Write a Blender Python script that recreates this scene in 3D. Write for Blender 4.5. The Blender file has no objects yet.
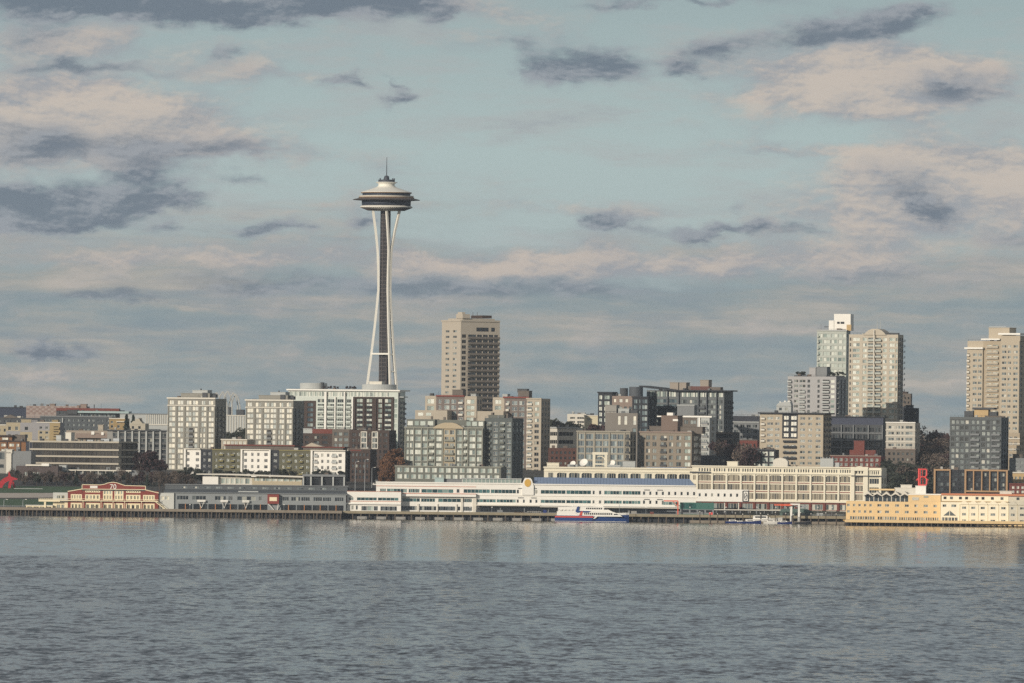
import bpy, math, random
from mathutils import Matrix, Vector
random.seed(7)
R = math.radians
S = bpy.context.scene
COL = S.collection
F = 8200.0          # focal length in pixels of the 1024 wide frame (a 288 mm lens)
YH = 428.0          # eye-level row
HC = 50.0           # camera height above the water, metres
ROLL = 0.011        # the photograph hangs slightly clockwise
SUN_EL, SUN_AZ = 15.0, 38.0     # sun stands behind the camera, to its left

# ------------------------------------------------------------------ camera
cam = bpy.data.cameras.new('camera')
cam_o = bpy.data.objects.new('camera', cam); COL.objects.link(cam_o)
cam.sensor_width = 36.0
cam.lens = F / 1024 * 36.0
cam.shift_y = (YH - 341.5) / 1024
cam.clip_start = 1.0
cam.clip_end = 200000
cam_o.matrix_world = Matrix.Translation((0, 0, HC)) @ Matrix.Rotation(R(90), 4, 'X') @ Matrix.Rotation(ROLL, 4, 'Z')
S.camera = cam_o
S.view_settings.view_transform = 'Standard'
S.view_settings.look = 'None'
S.view_settings.gamma = 1
S.view_settings.use_curve_mapping = False
S.view_settings.exposure = 0.0
S.cycles.max_bounces = 6
S.cycles.diffuse_bounces = 2
S.cycles.glossy_bounces = 3
S.cycles.transmission_bounces = 2
S.cycles.volume_bounces = 0
S.cycles.sample_clamp_indirect = 4.0
S.cycles.use_denoising = False

def lin(c):
    return tuple(((v/255)/12.92 if v/255 <= 0.04045 else ((v/255+0.055)/1.055)**2.4) for v in c)

# ------------------------------------------------------------------ sun
sl = bpy.data.lights.new('sun', 'SUN')
sl.energy = 3.5; sl.angle = R(0.5); sl.color = (1.0, 0.91, 0.79)
so = bpy.data.objects.new('sun', sl); COL.objects.link(so)
_sd = Vector((-math.sin(R(SUN_AZ))*math.cos(R(SUN_EL)), -math.cos(R(SUN_AZ))*math.cos(R(SUN_EL)), math.sin(R(SUN_EL))))
so.rotation_euler = _sd.to_track_quat('Z', 'Y').to_euler()

# ------------------------------------------------------------------ world: sky with clouds, all in sky directions
W = bpy.data.worlds.new('World'); S.world = W; W.use_nodes = True
NT = W.node_tree; NT.nodes.clear()
class NB:
    def __init__(s, nt): s.nt = nt
    def n(s, t, **k):
        o = s.nt.nodes.new(t)
        for a, b in k.items(): setattr(o, a, b)
        return o
    def put(s, sock, v):
        if v is None: return
        if isinstance(v, bpy.types.NodeSocket): s.nt.links.new(v, sock)
        else: sock.default_value = v
    def m(s, op, a, b=None, c=None, clamp=False):
        o = s.n('ShaderNodeMath', operation=op, use_clamp=clamp)
        s.put(o.inputs[0], a); s.put(o.inputs[1], b); s.put(o.inputs[2], c)
        return o.outputs[0]
    def v(s, op, a, b=None):
        o = s.n('ShaderNodeVectorMath', operation=op)
        s.put(o.inputs[0], a); s.put(o.inputs[1], b)
        return o.outputs['Value'] if op in ('DOT_PRODUCT', 'LENGTH') else o.outputs[0]
    def sep(s, a):
        o = s.n('ShaderNodeSeparateXYZ'); s.put(o.inputs[0], a); return o.outputs
    def comb(s, x=0.0, y=0.0, z=0.0):
        o = s.n('ShaderNodeCombineXYZ'); s.put(o.inputs[0], x); s.put(o.inputs[1], y); s.put(o.inputs[2], z); return o.outputs[0]
    def noise(s, vec, scale, detail=4, rough=0.55, color=False):
        o = s.n('ShaderNodeTexNoise'); s.put(o.inputs['Vector'], vec)
        o.inputs['Scale'].default_value = scale; o.inputs['Detail'].default_value = detail; o.inputs['Roughness'].default_value = rough
        return o.outputs['Color'] if color else o.outputs[0]
    def mix(s, f, a, b, mode='MIX'):
        o = s.n('ShaderNodeMix', data_type='RGBA', blend_type=mode)
        s.put(o.inputs[0], f)
        for i, q in ((6, a), (7, b)):
            if isinstance(q, (tuple, list)) and len(q) == 3: q = (*q, 1)
            s.put(o.inputs[i], q)
        return o.outputs[2]
    def ramp(s, x, a, b):       # smooth step from a to b
        o = s.n('ShaderNodeMapRange', interpolation_type='SMOOTHSTEP')
        s.put(o.inputs[0], x); o.inputs[1].default_value = a; o.inputs[2].default_value = b
        o.inputs[3].default_value = 0; o.inputs[4].default_value = 1
        return o.outputs[0]
    def cramp(s, x, stops, const=False):
        o = s.n('ShaderNodeValToRGB'); s.put(o.inputs[0], x)
        e = o.color_ramp
        if const: e.interpolation = 'CONSTANT'
        while len(e.elements) < len(stops): e.elements.new(0.5)
        for q, (p, c) in zip(e.elements, stops): q.position = p; q.color = (*c, 1)
        return o.outputs[0]

HAZE_D = 2.1e-5
SKY_K = 0.10
def sky_world():
    b = NB(NT)
    out = b.n('ShaderNodeOutputWorld'); bg = b.n('ShaderNodeBackground')
    bg.inputs[1].default_value = SKY_K
    NT.links.new(bg.outputs[0], out.inputs[0])
    sky = b.n('ShaderNodeTexSky', sky_type='NISHITA')
    sky.sun_disc = False; sky.sun_elevation = R(SUN_EL); sky.sun_rotation = R(180 + SUN_AZ)
    sky.air_density = 1.0; sky.dust_density = 1.0; sky.ozone_density = 1.0
    d = b.n('ShaderNodeTexCoord').outputs['Generated']
    dx, dy, dz = b.sep(d)
    ys = b.m('MAXIMUM', dy, 0.05)
    A = b.m('MULTIPLY_ADD', b.m('DIVIDE', dx, ys), F/100, 5.12)
    E = b.m('MULTIPLY_ADD', b.m('DIVIDE', dz, ys), -F/100, YH/100)
    P = b.comb(A, E, 0.0)
    ahead = b.ramp(dy, 0.6, 0.9)
    # warp
    n1 = b.noise(b.v('MULTIPLY', P, (0.75, 1.5, 1)), 1.0, 6, 0.62, True)
    n2 = b.noise(b.v('MULTIPLY', P, (2.2, 4.6, 1)), 1.0, 4, 0.6, True)
    w = b.v('ADD', b.v('MULTIPLY', b.v('SUBTRACT', n1, (0.5, 0.5, 0.5)), (1.5, 0.55, 0)),
            b.v('MULTIPLY', b.v('SUBTRACT', n2, (0.5, 0.5, 0.5)), (0.55, 0.22, 0)))
    Q = b.v('ADD', P, w)
    def blobs(lst):
        acc = None
        for (px, py, rx, ry, k) in lst:
            cx = (px + ROLL*(py-YH))/100; cy = (py - ROLL*(px-512))/100
            v = b.v('MULTIPLY', b.v('SUBTRACT', Q, (cx, cy, 0)), (100/rx, 100/ry, 0))
            g = b.m('POWER', 2.718, b.m('MULTIPLY', b.v('DOT_PRODUCT', v, v), -1.0))
            acc = b.m('MULTIPLY', g, k) if acc is None else b.m('MULTIPLY_ADD', g, k, acc)
        return acc
    ps = b.v('ADD', P, b.v('MULTIPLY', w, (0.25, 0.25, 0)))
    def fbm(off, sc=(0.95, 2.0, 1)): return b.noise(b.v('MULTIPLY', b.v('ADD', ps, off), sc), 1.0, 10, 0.60)
    fine = fbm((0, 0, 0)); fz = b.m('SUBTRACT', fine, 0.5)
    relief = b.m('SUBTRACT', fine, fbm((-0.14, -0.12, 0)))            # side turned to the low sun
    relief2 = b.m('SUBTRACT', fine, fbm((-0.02, -0.03, 0)))
    lit = b.m('ADD', b.m('MULTIPLY', relief, 4.2), b.m('MULTIPLY', relief2, 5.0))
    big = b.m('SUBTRACT', b.noise(b.v('MULTIPLY', b.v('ADD', P, (9.3, 4.4, 1.0)), (0.42, 1.0, 1)), 1.0, 6, 0.55), 0.5)
    warm = blobs(WARM)
    wd = b.m('ADD', b.m('ADD', warm, b.m('MULTIPLY', fz, 2.1)), b.m('MULTIPLY', big, 1.0))
    wm = b.ramp(wd, 0.0, 1.15)
    dark = blobs(DARK)
    dd = b.m('ADD', b.m('ADD', dark, b.m('MULTIPLY', fz, 2.3)), b.m('MULTIPLY', big, 0.5))
    dm = b.ramp(dd, 0.10, 1.15)
    # long low banks of stratus towards the horizon
    s1 = b.noise(b.v('MULTIPLY', b.v('ADD', P, b.v('MULTIPLY', w, (0.6, 0.5, 0))), (0.26, 2.7, 1)), 1.0, 9, 0.60)
    s2 = b.noise(b.v('MULTIPLY', b.v('ADD', P, (3.1, 7.7, 2.0)), (0.34, 3.3, 1)), 1.0, 9, 0.62)
    s3 = b.noise(b.v('MULTIPLY', b.v('ADD', ps, (13.1, 2.7, 5.0)), (0.5, 2.4, 1)), 1.0, 9, 0.62)
    def c(rgb): return tuple(v*g/SKY_K for v, g in zip(lin(rgb), (1.07, 1.07, 1.07)))
    clear = b.cramp(b.m('DIVIDE', E, 4.3, clamp=True), [(0.0, c((148, 167, 172))), (0.35, c((166, 185, 187))), (0.55, c((167, 184, 186))), (0.8, c((154, 166, 171))), (1.0, c((150, 162, 170)))])
    skyc = b.mix(0.10, clear, sky.outputs[0])
    # thin veils between the cloud masses
    skyc = b.mix(b.m('MULTIPLY', b.ramp(s3, 0.46, 0.66), 0.55), skyc, c((168, 170, 170)))
    skyc = b.mix(b.m('MULTIPLY', b.ramp(b.m('ADD', s3, b.m('MULTIPLY', fz, 0.6)), 0.60, 0.78), 0.55), skyc, c((142, 151, 160)))
    band = b.cramp(b.m('ADD', b.m('ADD', b.m('MULTIPLY_ADD', fz, 0.25, s1), b.m('MULTIPLY', warm, 0.10)), b.m('MULTIPLY', lit, 0.025)), [(0.36, c((126, 142, 148))), (0.47, c((141, 151, 152))), (0.57, c((160, 159, 153))), (0.70, c((186, 176, 164)))])
    band = b.mix(b.m('MULTIPLY', b.ramp(b.m('ADD', s2, b.m('MULTIPLY', dark, 0.1)), 0.48, 0.68), 0.8), band, c((126, 140, 148)))
    bcov = b.ramp(b.m('ADD', E, b.m('ADD', b.m('MULTIPLY', b.m('SUBTRACT', s1, 0.5), 1.8), fz)), 2.0, 2.85)
    bcov = b.m('MULTIPLY', bcov, 0.94)
    col = b.mix(bcov, skyc, band)
    wcol = b.mix(b.ramp(b.m('ADD', b.m('MULTIPLY', wd, 0.45), lit), -0.35, 1.4), c((150, 153, 159)), c((197, 184, 172)))
    col = b.mix(b.m('MULTIPLY', wm, 0.88), col, wcol)
    dcol = b.mix(b.ramp(b.m('SUBTRACT', b.m('MULTIPLY', dd, 0.6), lit), 0.0, 1.1), c((146, 152, 159)), c((103, 115, 128)))
    col = b.mix(b.m('MULTIPLY', dm, 0.93), col, dcol)
    # the rest of the sky dome: broken cloud
    g = b.noise(b.v('MULTIPLY', d, (1.0, 1.0, 3.2)), 3.2, 7, 0.58)
    gm = b.ramp(g, 0.40, 0.60)
    gcol = b.mix(b.ramp(g, 0.5, 0.75), c((166, 160, 160)), c((118, 116, 122)))
    dome = b.mix(b.m('MULTIPLY', gm, 0.85), b.mix(0.7, sky.outputs[0], c((150, 166, 170))), gcol)
    dome = b.mix(b.m('MULTIPLY', b.ramp(dz, 0.30, 0.06), 0.5), dome, c((156, 176, 184)))
    dome = b.mix(b.m('MULTIPLY', b.ramp(dz, 0.16, 0.5), 0.5), dome, c((122, 120, 126)))
    inframe = b.m('MULTIPLY', ahead, b.ramp(E, -1.6, -0.3))
    fin = b.mix(inframe, dome, col)
    NT.links.new(fin, bg.inputs[0])
    W.cycles.sampling_method = 'MANUAL'; W.cycles.sample_map_resolution = 512

# x, y, half width, half height, weight (in the photograph's own pixels; turned into sky directions above)
WARM = [(55, 98, 80, 28, 1.5), (150, 122, 110, 28, 0.9), (40, 140, 110, 30, 0.8), (235, 152, 60, 10, 0.6), (150, 150, 130, 22, 0.5),
        (60, 44, 90, 16, 0.85), (870, 72, 105, 32, 1.45), (805, 92, 70, 24, 1.1), (850, 104, 70, 18, 0.7), (940, 84, 50, 20, 0.9), (700, 62, 60, 16, 0.5),
        (960, 175, 120, 36, 1.1), (1010, 175, 60, 34, 0.9), (880, 205, 80, 30, 0.8), (820, 155, 100, 7, 0.6),
        (600, 208, 110, 7, 0.6), (470, 12, 70, 12, 0.8), (690, 262, 170, 16, 1.1), (540, 268, 110, 14, 0.7), (840, 250, 90, 18, 0.7),
        (940, 225, 130, 22, 0.6), (290, 75, 70, 7, 0.5), (110, 255, 140, 14, 0.7), (290, 262, 130, 12, 0.7), (240, 60, 60, 14, 0.3),
        (60, 372, 90, 8, 0.6), (880, 330, 140, 8, 0.4), (440, 262, 60, 9, 0.5), (480, 305, 60, 10, 0.4), (480, 45, 50, 8, 0.4), (110, 145, 180, 45, 0.5), (100, 225, 160, 25, 0.35), (180, 60, 160, 30, 0.3), (900, 130, 150, 60, 0.25)]
DARK = [(60, 4, 130, 18, 1.3), (230, 6, 140, 16, 1.2), (370, 2, 80, 12, 1.0), (300, 18, 90, 10, 0.5), (680, 0, 110, 6, 1.0), (90, 66, 100, 9, 1.0), (30, 40, 50, 14, 0.5),
        (80, 150, 170, 16, 0.85), (30, 128, 60, 14, 0.6), (200, 120, 50, 12, 0.45), (60, 205, 115, 18, 1.35), (165, 206, 60, 8, 1.0), (140, 178, 38, 11, 1.0), (40, 222, 80, 8, 0.9),
        (600, 62, 54, 18, 1.45), (540, 72, 34, 14, 1.0), (520, 45, 22, 12, 0.6), (688, 68, 24, 10, 0.9), (725, 50, 26, 12, 0.9), (805, 42, 46, 13, 1.2), (860, 24, 54, 14, 1.4), (905, 8, 46, 8, 1.0),
        (948, 92, 36, 15, 0.9), (925, 208, 28, 22, 1.2), (605, 221, 32, 13, 1.5), (700, 229, 50, 7, 1.15), (750, 224, 24, 8, 0.9), (805, 230, 24, 6, 0.85), (720, 205, 14, 8, .6),
        (345, 77, 18, 10, 1.0), (388, 100, 20, 10, 1.1), (394, 80, 11, 9, 0.9), (216, 52, 22, 10, .8), (250, 178, 36, 7, 0.95), (262, 230, 26, 8, 1.05), (355, 225, 22, 7, 1.0), (180, 232, 24, 6, 0.85),
        (50, 352, 58, 9, 1.3), (110, 301, 90, 7, 0.8), (300, 288, 180, 12, 0.8), (850, 270, 120, 14, 0.6), (620, 292, 180, 14, 0.6), (1000, 235, 60, 12, 0.7), (440, 22, 22, 10, 0.7), (90, 160, 190, 30, 0.2), (60, 20, 200, 22, 0.3), (340, 10, 120, 16, 0.4), (110, 200, 150, 25, 0.3), (240, 150, 60, 10, 0.4)]
sky_world()

# ------------------------------------------------------------------ materials
MATS = {}
def mat(name, rgb, rough=0.85, var=0.16, metal=0.0, streak=0.5, scale=0.25, spec=0.3):
    """painted / masonry surface with uneven tone and weather streaks"""
    if name in MATS: return MATS[name]
    m = bpy.data.materials.new(name); m.use_nodes = True; MATS[name] = m
    b = NB(m.node_tree); p = m.node_tree.nodes['Principled BSDF']
    base = lin(rgb)
    t = b.n('ShaderNodeTexCoord').outputs['Object']
    n = b.noise(t, scale, 5, 0.6)
    st = b.noise(b.v('MULTIPLY', t, (1.3, 1.3, 0.08)), 1.0, 3, 0.6)
    f = b.m('ADD', b.m('MULTIPLY', b.m('SUBTRACT', n, 0.5), 2*var), b.m('MULTIPLY', b.m('SUBTRACT', st, 0.5), 2*var*streak))
    f = b.m('ADD', f, 1.0)
    c = b.v('MULTIPLY', base, None) ; nd = c.node; nd.inputs[0].default_value = base
    b.put(nd.inputs[1], b.comb(f, f, f))
    b.put(p.inputs['Base Color'], c)
    p.inputs['Roughness'].default_value = rough; p.inputs['Metallic'].default_value = metal
    p.inputs['Specular IOR Level'].default_value = spec
    return m
def glass(name, stops, rough=0.12, spec=0.8, dirt=0.45):
    """window panes: each takes its own tone (drawn blinds, curtains, dark rooms, painted sky reflections)"""
    m = bpy.data.materials.new(name); m.use_nodes = True; MATS[name] = m
    b = NB(m.node_tree); p = m.node_tree.nodes['Principled BSDF']
    g = b.n('ShaderNodeNewGeometry').outputs['Random Per Island']
    o = b.n('ShaderNodeObjectInfo').outputs['Random']
    r = b.m('FRACT', b.m('MULTIPLY_ADD', g, 7.31, o))
    c = b.cramp(r, [(q, lin(k)) for q, k in stops], True)
    t = b.n('ShaderNodeTexCoord').outputs['Object']
    n = b.noise(b.v('MULTIPLY', t, (0.9, 0.9, 0.5)), 1.0, 2, 0.6)
    c = b.mix(b.m('MULTIPLY', b.m('SUBTRACT', 1.0, n), dirt), c, tuple(v*0.35 for v in lin(stops[0][1])))
    b.put(p.inputs['Base Color'], c)
    p.inputs['Roughness'].default_value = rough; p.inputs['Specular IOR Level'].default_value = spec
    return m
G_LIT = glass('glass_painted_sky', [(0, (150, 152, 146)), (.1, (228, 224, 208)), (.4, (212, 212, 202)), (.65, (238, 232, 214)), (.85, (178, 184, 178))], dirt=0.15)  # pale stops put the bright sky reflection into the pane colour
G_MIX = glass('glass_mixed', [(0, (52, 58, 60)), (.2, (120, 130, 130)), (.42, (165, 172, 166)), (.6, (84, 94, 96)), (.78, (140, 148, 146)), (.93, (215, 212, 198))])
G_DARK = glass('glass_dark', [(0, (38, 42, 46)), (.35, (52, 58, 62)), (.6, (70, 78, 82)), (.85, (110, 116, 114)), (.95, (180, 180, 168))])
G_GREEN = glass('glass_green', [(0, (30, 62, 66)), (.3, (52, 90, 92)), (.55, (88, 128, 126)), (.8, (40, 74, 78)), (.92, (140, 165, 158))])
G_BLUE = glass('glass_blue_grey', [(0, (70, 84, 92)), (.3, (108, 124, 128)), (.55, (138, 152, 152)), (.75, (88, 102, 108)), (.9, (178, 186, 180))])
G_BLACK = glass('glass_black', [(0, (26, 28, 31)), (.6, (36, 39, 42)), (.9, (58, 60, 60))])
G_PALE = glass('glass_pale_green', [(0, (150, 164, 156)), (.25, (190, 198, 188)), (.55, (222, 224, 212)), (.8, (112, 126, 124)), (.92, (204, 208, 196))], dirt=0.2)

# ------------------------------------------------------------------ mesh helpers
class MB:
    def __init__(s): s.v = []; s.f = []; s.mi = []; s.mats = []
    def slot(s, m):
        if m not in s.mats: s.mats.append(m)
        return s.mats.index(m)
    def quad(s, pts, m):
        i = len(s.v); s.v += [tuple(p) for p in pts]; s.f.append(tuple(range(i, i+len(pts)))); s.mi.append(s.slot(m))
    def box(s, x0, x1, y0, y1, z0, z1, m):
        i = len(s.v)
        s.v += [(x0,y0,z0),(x1,y0,z0),(x1,y1,z0),(x0,y1,z0),(x0,y0,z1),(x1,y0,z1),(x1,y1,z1),(x0,y1,z1)]
        k = s.slot(m)
        for q in ((0,1,5,4),(1,2,6,5),(2,3,7,6),(3,0,4,7),(4,5,6,7),(3,2,1,0)):
            s.f.append(tuple(i+a for a in q)); s.mi.append(k)
    def bar(s, p, q, r, m, n=6, r2=None):
        p = Vector(p); q = Vector(q); d = (q-p)
        if d.length < 1e-6: return
        d.normalize(); a = d.orthogonal().normalized(); c = d.cross(a)
        i = len(s.v); r2 = r if r2 is None else r2
        for (o, rr) in ((p, r), (q, r2)):
            for k in range(n):
                t = 2*math.pi*k/n; s.v.append(tuple(o + rr*(math.cos(t)*a + math.sin(t)*c)))
        ms = s.slot(m)
        for k in range(n):
            s.f.append((i+k, i+(k+1)%n, i+n+(k+1)%n, i+n+k)); s.mi.append(ms)
        s.f.append(tuple(i+k for k in range(n))[::-1]); s.f.append(tuple(i+n+k for k in range(n))); s.mi += [ms, ms]
    def prism(s, poly, y0, y1, m):      # outline in x,z pushed from y0 to y1
        n = len(poly); i = len(s.v); k = s.slot(m)
        area = sum(poly[a][0]*poly[(a+1)%n][1]-poly[(a+1)%n][0]*poly[a][1] for a in range(n))
        if area < 0: poly = poly[::-1]
        s.v += [(x, y0, z) for x, z in poly] + [(x, y1, z) for x, z in poly]
        s.f.append(tuple(range(i, i+n))); s.mi.append(k)
        s.f.append(tuple(range(i+2*n-1, i+n-1, -1))); s.mi.append(k)
        for a in range(n):
            c = (a+1) % n
            s.f.append((i+c, i+a, i+n+a, i+n+c)); s.mi.append(k)
    def lathe(s, prof, cx, cy, m, n=32):
        k = s.slot(m); i = len(s.v)
        for (r, z) in prof:
            for a in range(n):
                t = 2*math.pi*a/n; s.v.append((cx+r*math.cos(t), cy+r*math.sin(t), z))
        for j in range(len(prof)-1):
            for a in range(n):
                c = (a+1) % n
                s.f.append((i+j*n+a, i+j*n+c, i+(j+1)*n+c, i+(j+1)*n+a)); s.mi.append(k)
        s.f.append(tuple(i+a for a in range(n))[::-1]); s.mi.append(k)
        j = len(prof)-1
        s.f.append(tuple(i+j*n+a for a in range(n))); s.mi.append(k)
    def mesh(s, name):
        me = bpy.data.meshes.new(name); me.from_pydata(s.v, [], s.f)
        for m in s.mats: me.materials.append(m)
        me.polygons.foreach_set('material_index', s.mi); me.update()
        return me
    def build(s, name, parent=None, smooth=False, **props):
        me = s.mesh(name)
        if smooth: me.polygons.foreach_set('use_smooth', [True]*len(me.polygons))
        o = bpy.data.objects.new(name, me); COL.objects.link(o)
        if parent is not None: o.parent = parent
        for k, v in props.items(): o[k] = v
        return o
def link(name, me, parent, loc=(0,0,0), rz=0.0):
    o = bpy.data.objects.new(name, me); COL.objects.link(o); o.parent = parent; o.location = loc; o.rotation_euler.z = rz
    return o
def thing(name, label, cat, loc=(0,0,0), rz=0.0, group=None):
    o = bpy.data.objects.new(name, None); COL.objects.link(o); o.location = loc; o.rotation_euler.z = rz
    o['label'] = label; o['category'] = cat
    if group: o['group'] = group
    return o
def tag(o, label, cat, group=None):
    o['label'] = label; o['category'] = cat
    if group: o['group'] = group
    return o
def copy_tree(o, parent=None):
    c = o.copy(); COL.objects.link(c); c.parent = parent
    for ch in list(o.children): copy_tree(ch, c)
    return c

def un(px, py):                       # undo the roll: offsets from the eye point of the picture
    return px - 512 + ROLL*(py-YH), (py-YH) - ROLL*(px-512)
def pt(px, py, D):
    x, y = un(px, py)
    return Vector((x/F*D, D, HC - y/F*D))

def ground(x, y):
    pts = [(0, 4.0), (4470, 4.0), (4600, 12.8), (4720, 20.0), (5100, 38.0), (5600, 40.0), (1e6, 40.0)]
    for (a, za), (c, zc) in zip(pts, pts[1:]):
        if y <= c: return za + (zc-za)*(y-a)/(c-a)
    return 40.0

def rows(y0, y1, n, frac=0.6):
    p = (y1-y0)/n
    return [(y0+k*p+p*(1-frac)/2, y0+k*p+p*(1+frac)/2) for k in range(n)]
cols = rows

PATTERN = {'wall_rib', 'rib', 'penthouse_mullion', 'storey_mullion', 'red_rail', 'floor_band', 'window_bar', 'timber_frame', 'white_frame', 'brown_frame', 'rail', 'downpipe', 'cornice', 'roof_trim', 'roof_screen', 'rooftop_frame', 'parapet_rail', 'end_frame', 'eaves', 'red_cornice', 'red_stripe'}
WIN = {}
def window_mesh(w, h, gl, fr, nx=1, nz=1, depth=0.3, bf=0.12):
    key = (round(w, 1), round(h, 1), gl.name, fr.name, nx, nz)
    if key in WIN: return WIN[key], w/key[0] if key[0] else 1, h/key[1] if key[1] else 1
    w, h = key[0], key[1]
    b = MB(); d = depth
    for i in range(nx):
        for j in range(nz):
            x0 = w*i/nx; x1 = w*(i+1)/nx; z0 = h*j/nz; z1 = h*(j+1)/nz
            b.quad([(x0+bf/2, d, z0+bf/2), (x1-bf/2, d, z0+bf/2), (x1-bf/2, d, z1-bf/2), (x0+bf/2, d, z1-bf/2)], gl)
    for i in range(nx+1):
        x = min(max(w*i/nx, bf/2), w-bf/2); b.box(x-bf/2, x+bf/2, d-0.1, d+0.05, 0, h, fr)
    for j in range(nz+1):
        z = min(max(h*j/nz, bf/2), h-bf/2); b.box(bf, w-bf, d-0.08, d+0.05, z-bf/2, z+bf/2, fr)
    WIN[key] = b.mesh('window')
    return WIN[key], 1, 1

class Bld:
    """A thing drawn in the photograph's pixel rows and columns on two upright faces at a real distance."""
    def __init__(s, name, label, cat, x0, x1, x2, yt, D, th, wall, group=None, depth=None, yref=None, xref=None, base=None, parapet=0.7, open_=False):
        s.th = R(th); s.c = math.cos(s.th); s.s = math.sin(s.th)
        s.wallm = wall; s.parapet = parapet
        s.yref = yref if yref is not None else yt + 25
        s.xref = xref if xref is not None else (x0+x1)/2
        k1 = un(x1, s.yref)[0]/F; k0 = un(x0, s.yref)[0]/F
        cx = k1*D
        s.W = (cx - k0*D)/(s.c + k0*s.s)
        s.O = Vector((cx - s.W*s.c, D + s.W*s.s, 0)); s.C = Vector((cx, D, 0))
        if x2 is not None and x2 > x1:
            k2 = un(x2, s.yref)[0]/F
            s.dep = (k2*D - cx)/(s.s - k2*s.c)
        else: s.dep = depth or 20.0
        s.side = x2 is not None and x2 > x1
        if depth: s.dep = depth
        gz = [ground(0, s.O.y), ground(0, s.C.y)]
        s.bz = (min(gz) - 1.0) if base is None else base
        s.O.z = s.bz
        s.e = thing(name, label, cat, s.O, -s.th, group)
        s.H = s.z(yt)
        s.nocl = name in ('pier_hall', 'ferry_terminal', 'pier_hotel', 'market_hall', 'residential_tower', 'garden_wall', 'terminal_bridge', 'exhibition_hall')
        s.holes = {'f': [], 's': []}; s.panels = []; s.wins = []; s.done = False
    def u(s, px, py=None):
        k = un(px, s.yref if py is None else py)[0]/F
        return (k*s.O.y - s.O.x)/(s.c + k*s.s)
    def v(s, px):
        k = un(px, s.yref)[0]/F
        return (k*s.C.y - s.C.x)/(s.s - k*s.c)
    def z(s, py, px=None):
        px = s.xref if px is None else px
        Y = s.O.y - s.u(px)*s.s
        return HC - un(px, py)[1]/F*Y - s.bz
    def panel(s, xa, xb, ya, yb, m): s.panels.append((s.u(xa), s.u(xb), s.z(yb), s.z(ya), m))
    def win(s, cl, rw, gl=None, fr=None, nx=1, nz=1, face='f', name='window', hole=True):
        for (a, c) in cl:
            for (t, q) in rw:
                a0, a1 = (s.u(a), s.u(c)) if face == 'f' else (s.v(a), s.v(c))
                z0, z1 = s.z(q), s.z(t)
                if hole: s.holes[face].append((a0, a1, z0, z1))
                if gl: s.wins.append((face, a0, a1, z0, z1, gl, fr or s.wallm, nx, nz, name))
    def vwin(s, n, fr_, rw, gl, frm, name='window'):     # columns on the receding face, in fractions of its depth
        for i in range(n):
            a0 = s.dep*(i+(1-fr_)/2)/n; a1 = s.dep*(i+(1+fr_)/2)/n
            for (t, q) in rw:
                z0, z1 = s.z(q), s.z(t)
                s.holes['s'].append((a0, a1, z0, z1)); s.wins.append(('s', a0, a1, z0, z1, gl, frm, 1, 1, name))
    def box(s, part, m, xa, xb, yt, yb, w0, w1, parent=None, **p):
        b = MB(); b.box(s.u(xa), s.u(xb), w0, w1, s.z(yb), s.z(yt), m); return b.build(part, parent or s.e, **p)
    def zd(s, py, w, px=None):          # height of a pixel row at depth w behind the front face
        px = s.xref if px is None else px
        return HC - un(px, py)[1]/F*(s.O.y - s.u(px)*s.s + w*s.c) - s.bz
    def boxes(s, part, m, lst, parent=None):
        if part not in PATTERN and len(lst) > 1:
            for q in lst: r = s.boxes(part, m, [q], parent)
            return r
        b = MB()
        for (xa, xb, yt, yb, w0, w1) in lst: b.box(s.u(xa), s.u(xb), w0, w1, s.z(yb), s.z(yt), m)
        return b.build(part, parent or s.e)
    def prism(s, part, m, pts, w0, w1, parent=None, **p):
        b = MB(); b.prism([(s.u(x), s.z(y)) for x, y in pts], w0, w1, m); return b.build(part, parent or s.e, **p)
    def cyl(s, part, m, xa, xb, yt, yb, w, n=24, parent=None):
        b = MB(); r = (s.u(xb)-s.u(xa))/2; b.lathe([(r, s.z(yb)), (r, s.z(yt)-0.3), (r*0.97, s.z(yt))], (s.u(xa)+s.u(xb))/2, w, m, n)
        return b.build(part, s.e)
    def pen(s, part, m, xa, xb, yt, yb, w0=2.0, w1=None, cap=True):
        """rooftop house with a slightly wider roof plate"""
        b = MB(); u0, u1, z0, z1 = s.u(xa), s.u(xb), s.z(yb), s.z(yt); w1 = w1 or max(w0+3, s.dep*0.7)
        b.box(u0, u1, w0, w1, min(z0, z1-0.5) - 0.8, z1-(0.25 if cap else 0), m)
        if cap: b.box(u0-0.25, u1+0.25, w0-0.25, w1+0.25, z1-0.25, z1, m)
        return b.build(part, s.e)
    def balc(s, cl, rw, m, out=1.4, rail=None):
        """slab and railing in front of each opening"""
        for (a, c) in cl:
            u0, u1 = s.u(a), s.u(c)
            for (t, q) in rw:
                z = s.z(q)
                b = MB(); b.box(u0, u1, -out, -0.004, z-0.2, z, m)
                r = rail or m
                b.box(u0, u1, -out, -out+0.06, z+0.12, z+1.05, r)
                b.box(u0, u0+0.06, -out+0.06, -0.004, z+0.12, z+1.05, r); b.box(u1-0.06, u1, -out+0.06, -0.004, z+0.12, z+1.05, r)
                b.build('balcony', s.e)
    def vbalc(s, n, fr_, rw, m, out=1.4):
        for i in range(n):
            a0 = s.dep*(i+(1-fr_)/2)/n; a1 = s.dep*(i+(1+fr_)/2)/n
            for (t, q) in rw:
                z = s.z(q); b = MB()
                b.box(s.W+0.004, s.W+out, a0, a1, z-0.2, z, m); b.box(s.W+out-0.06, s.W+out, a0, a1, z+0.1, z+1.05, m)
                b.build('balcony', s.e)
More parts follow.
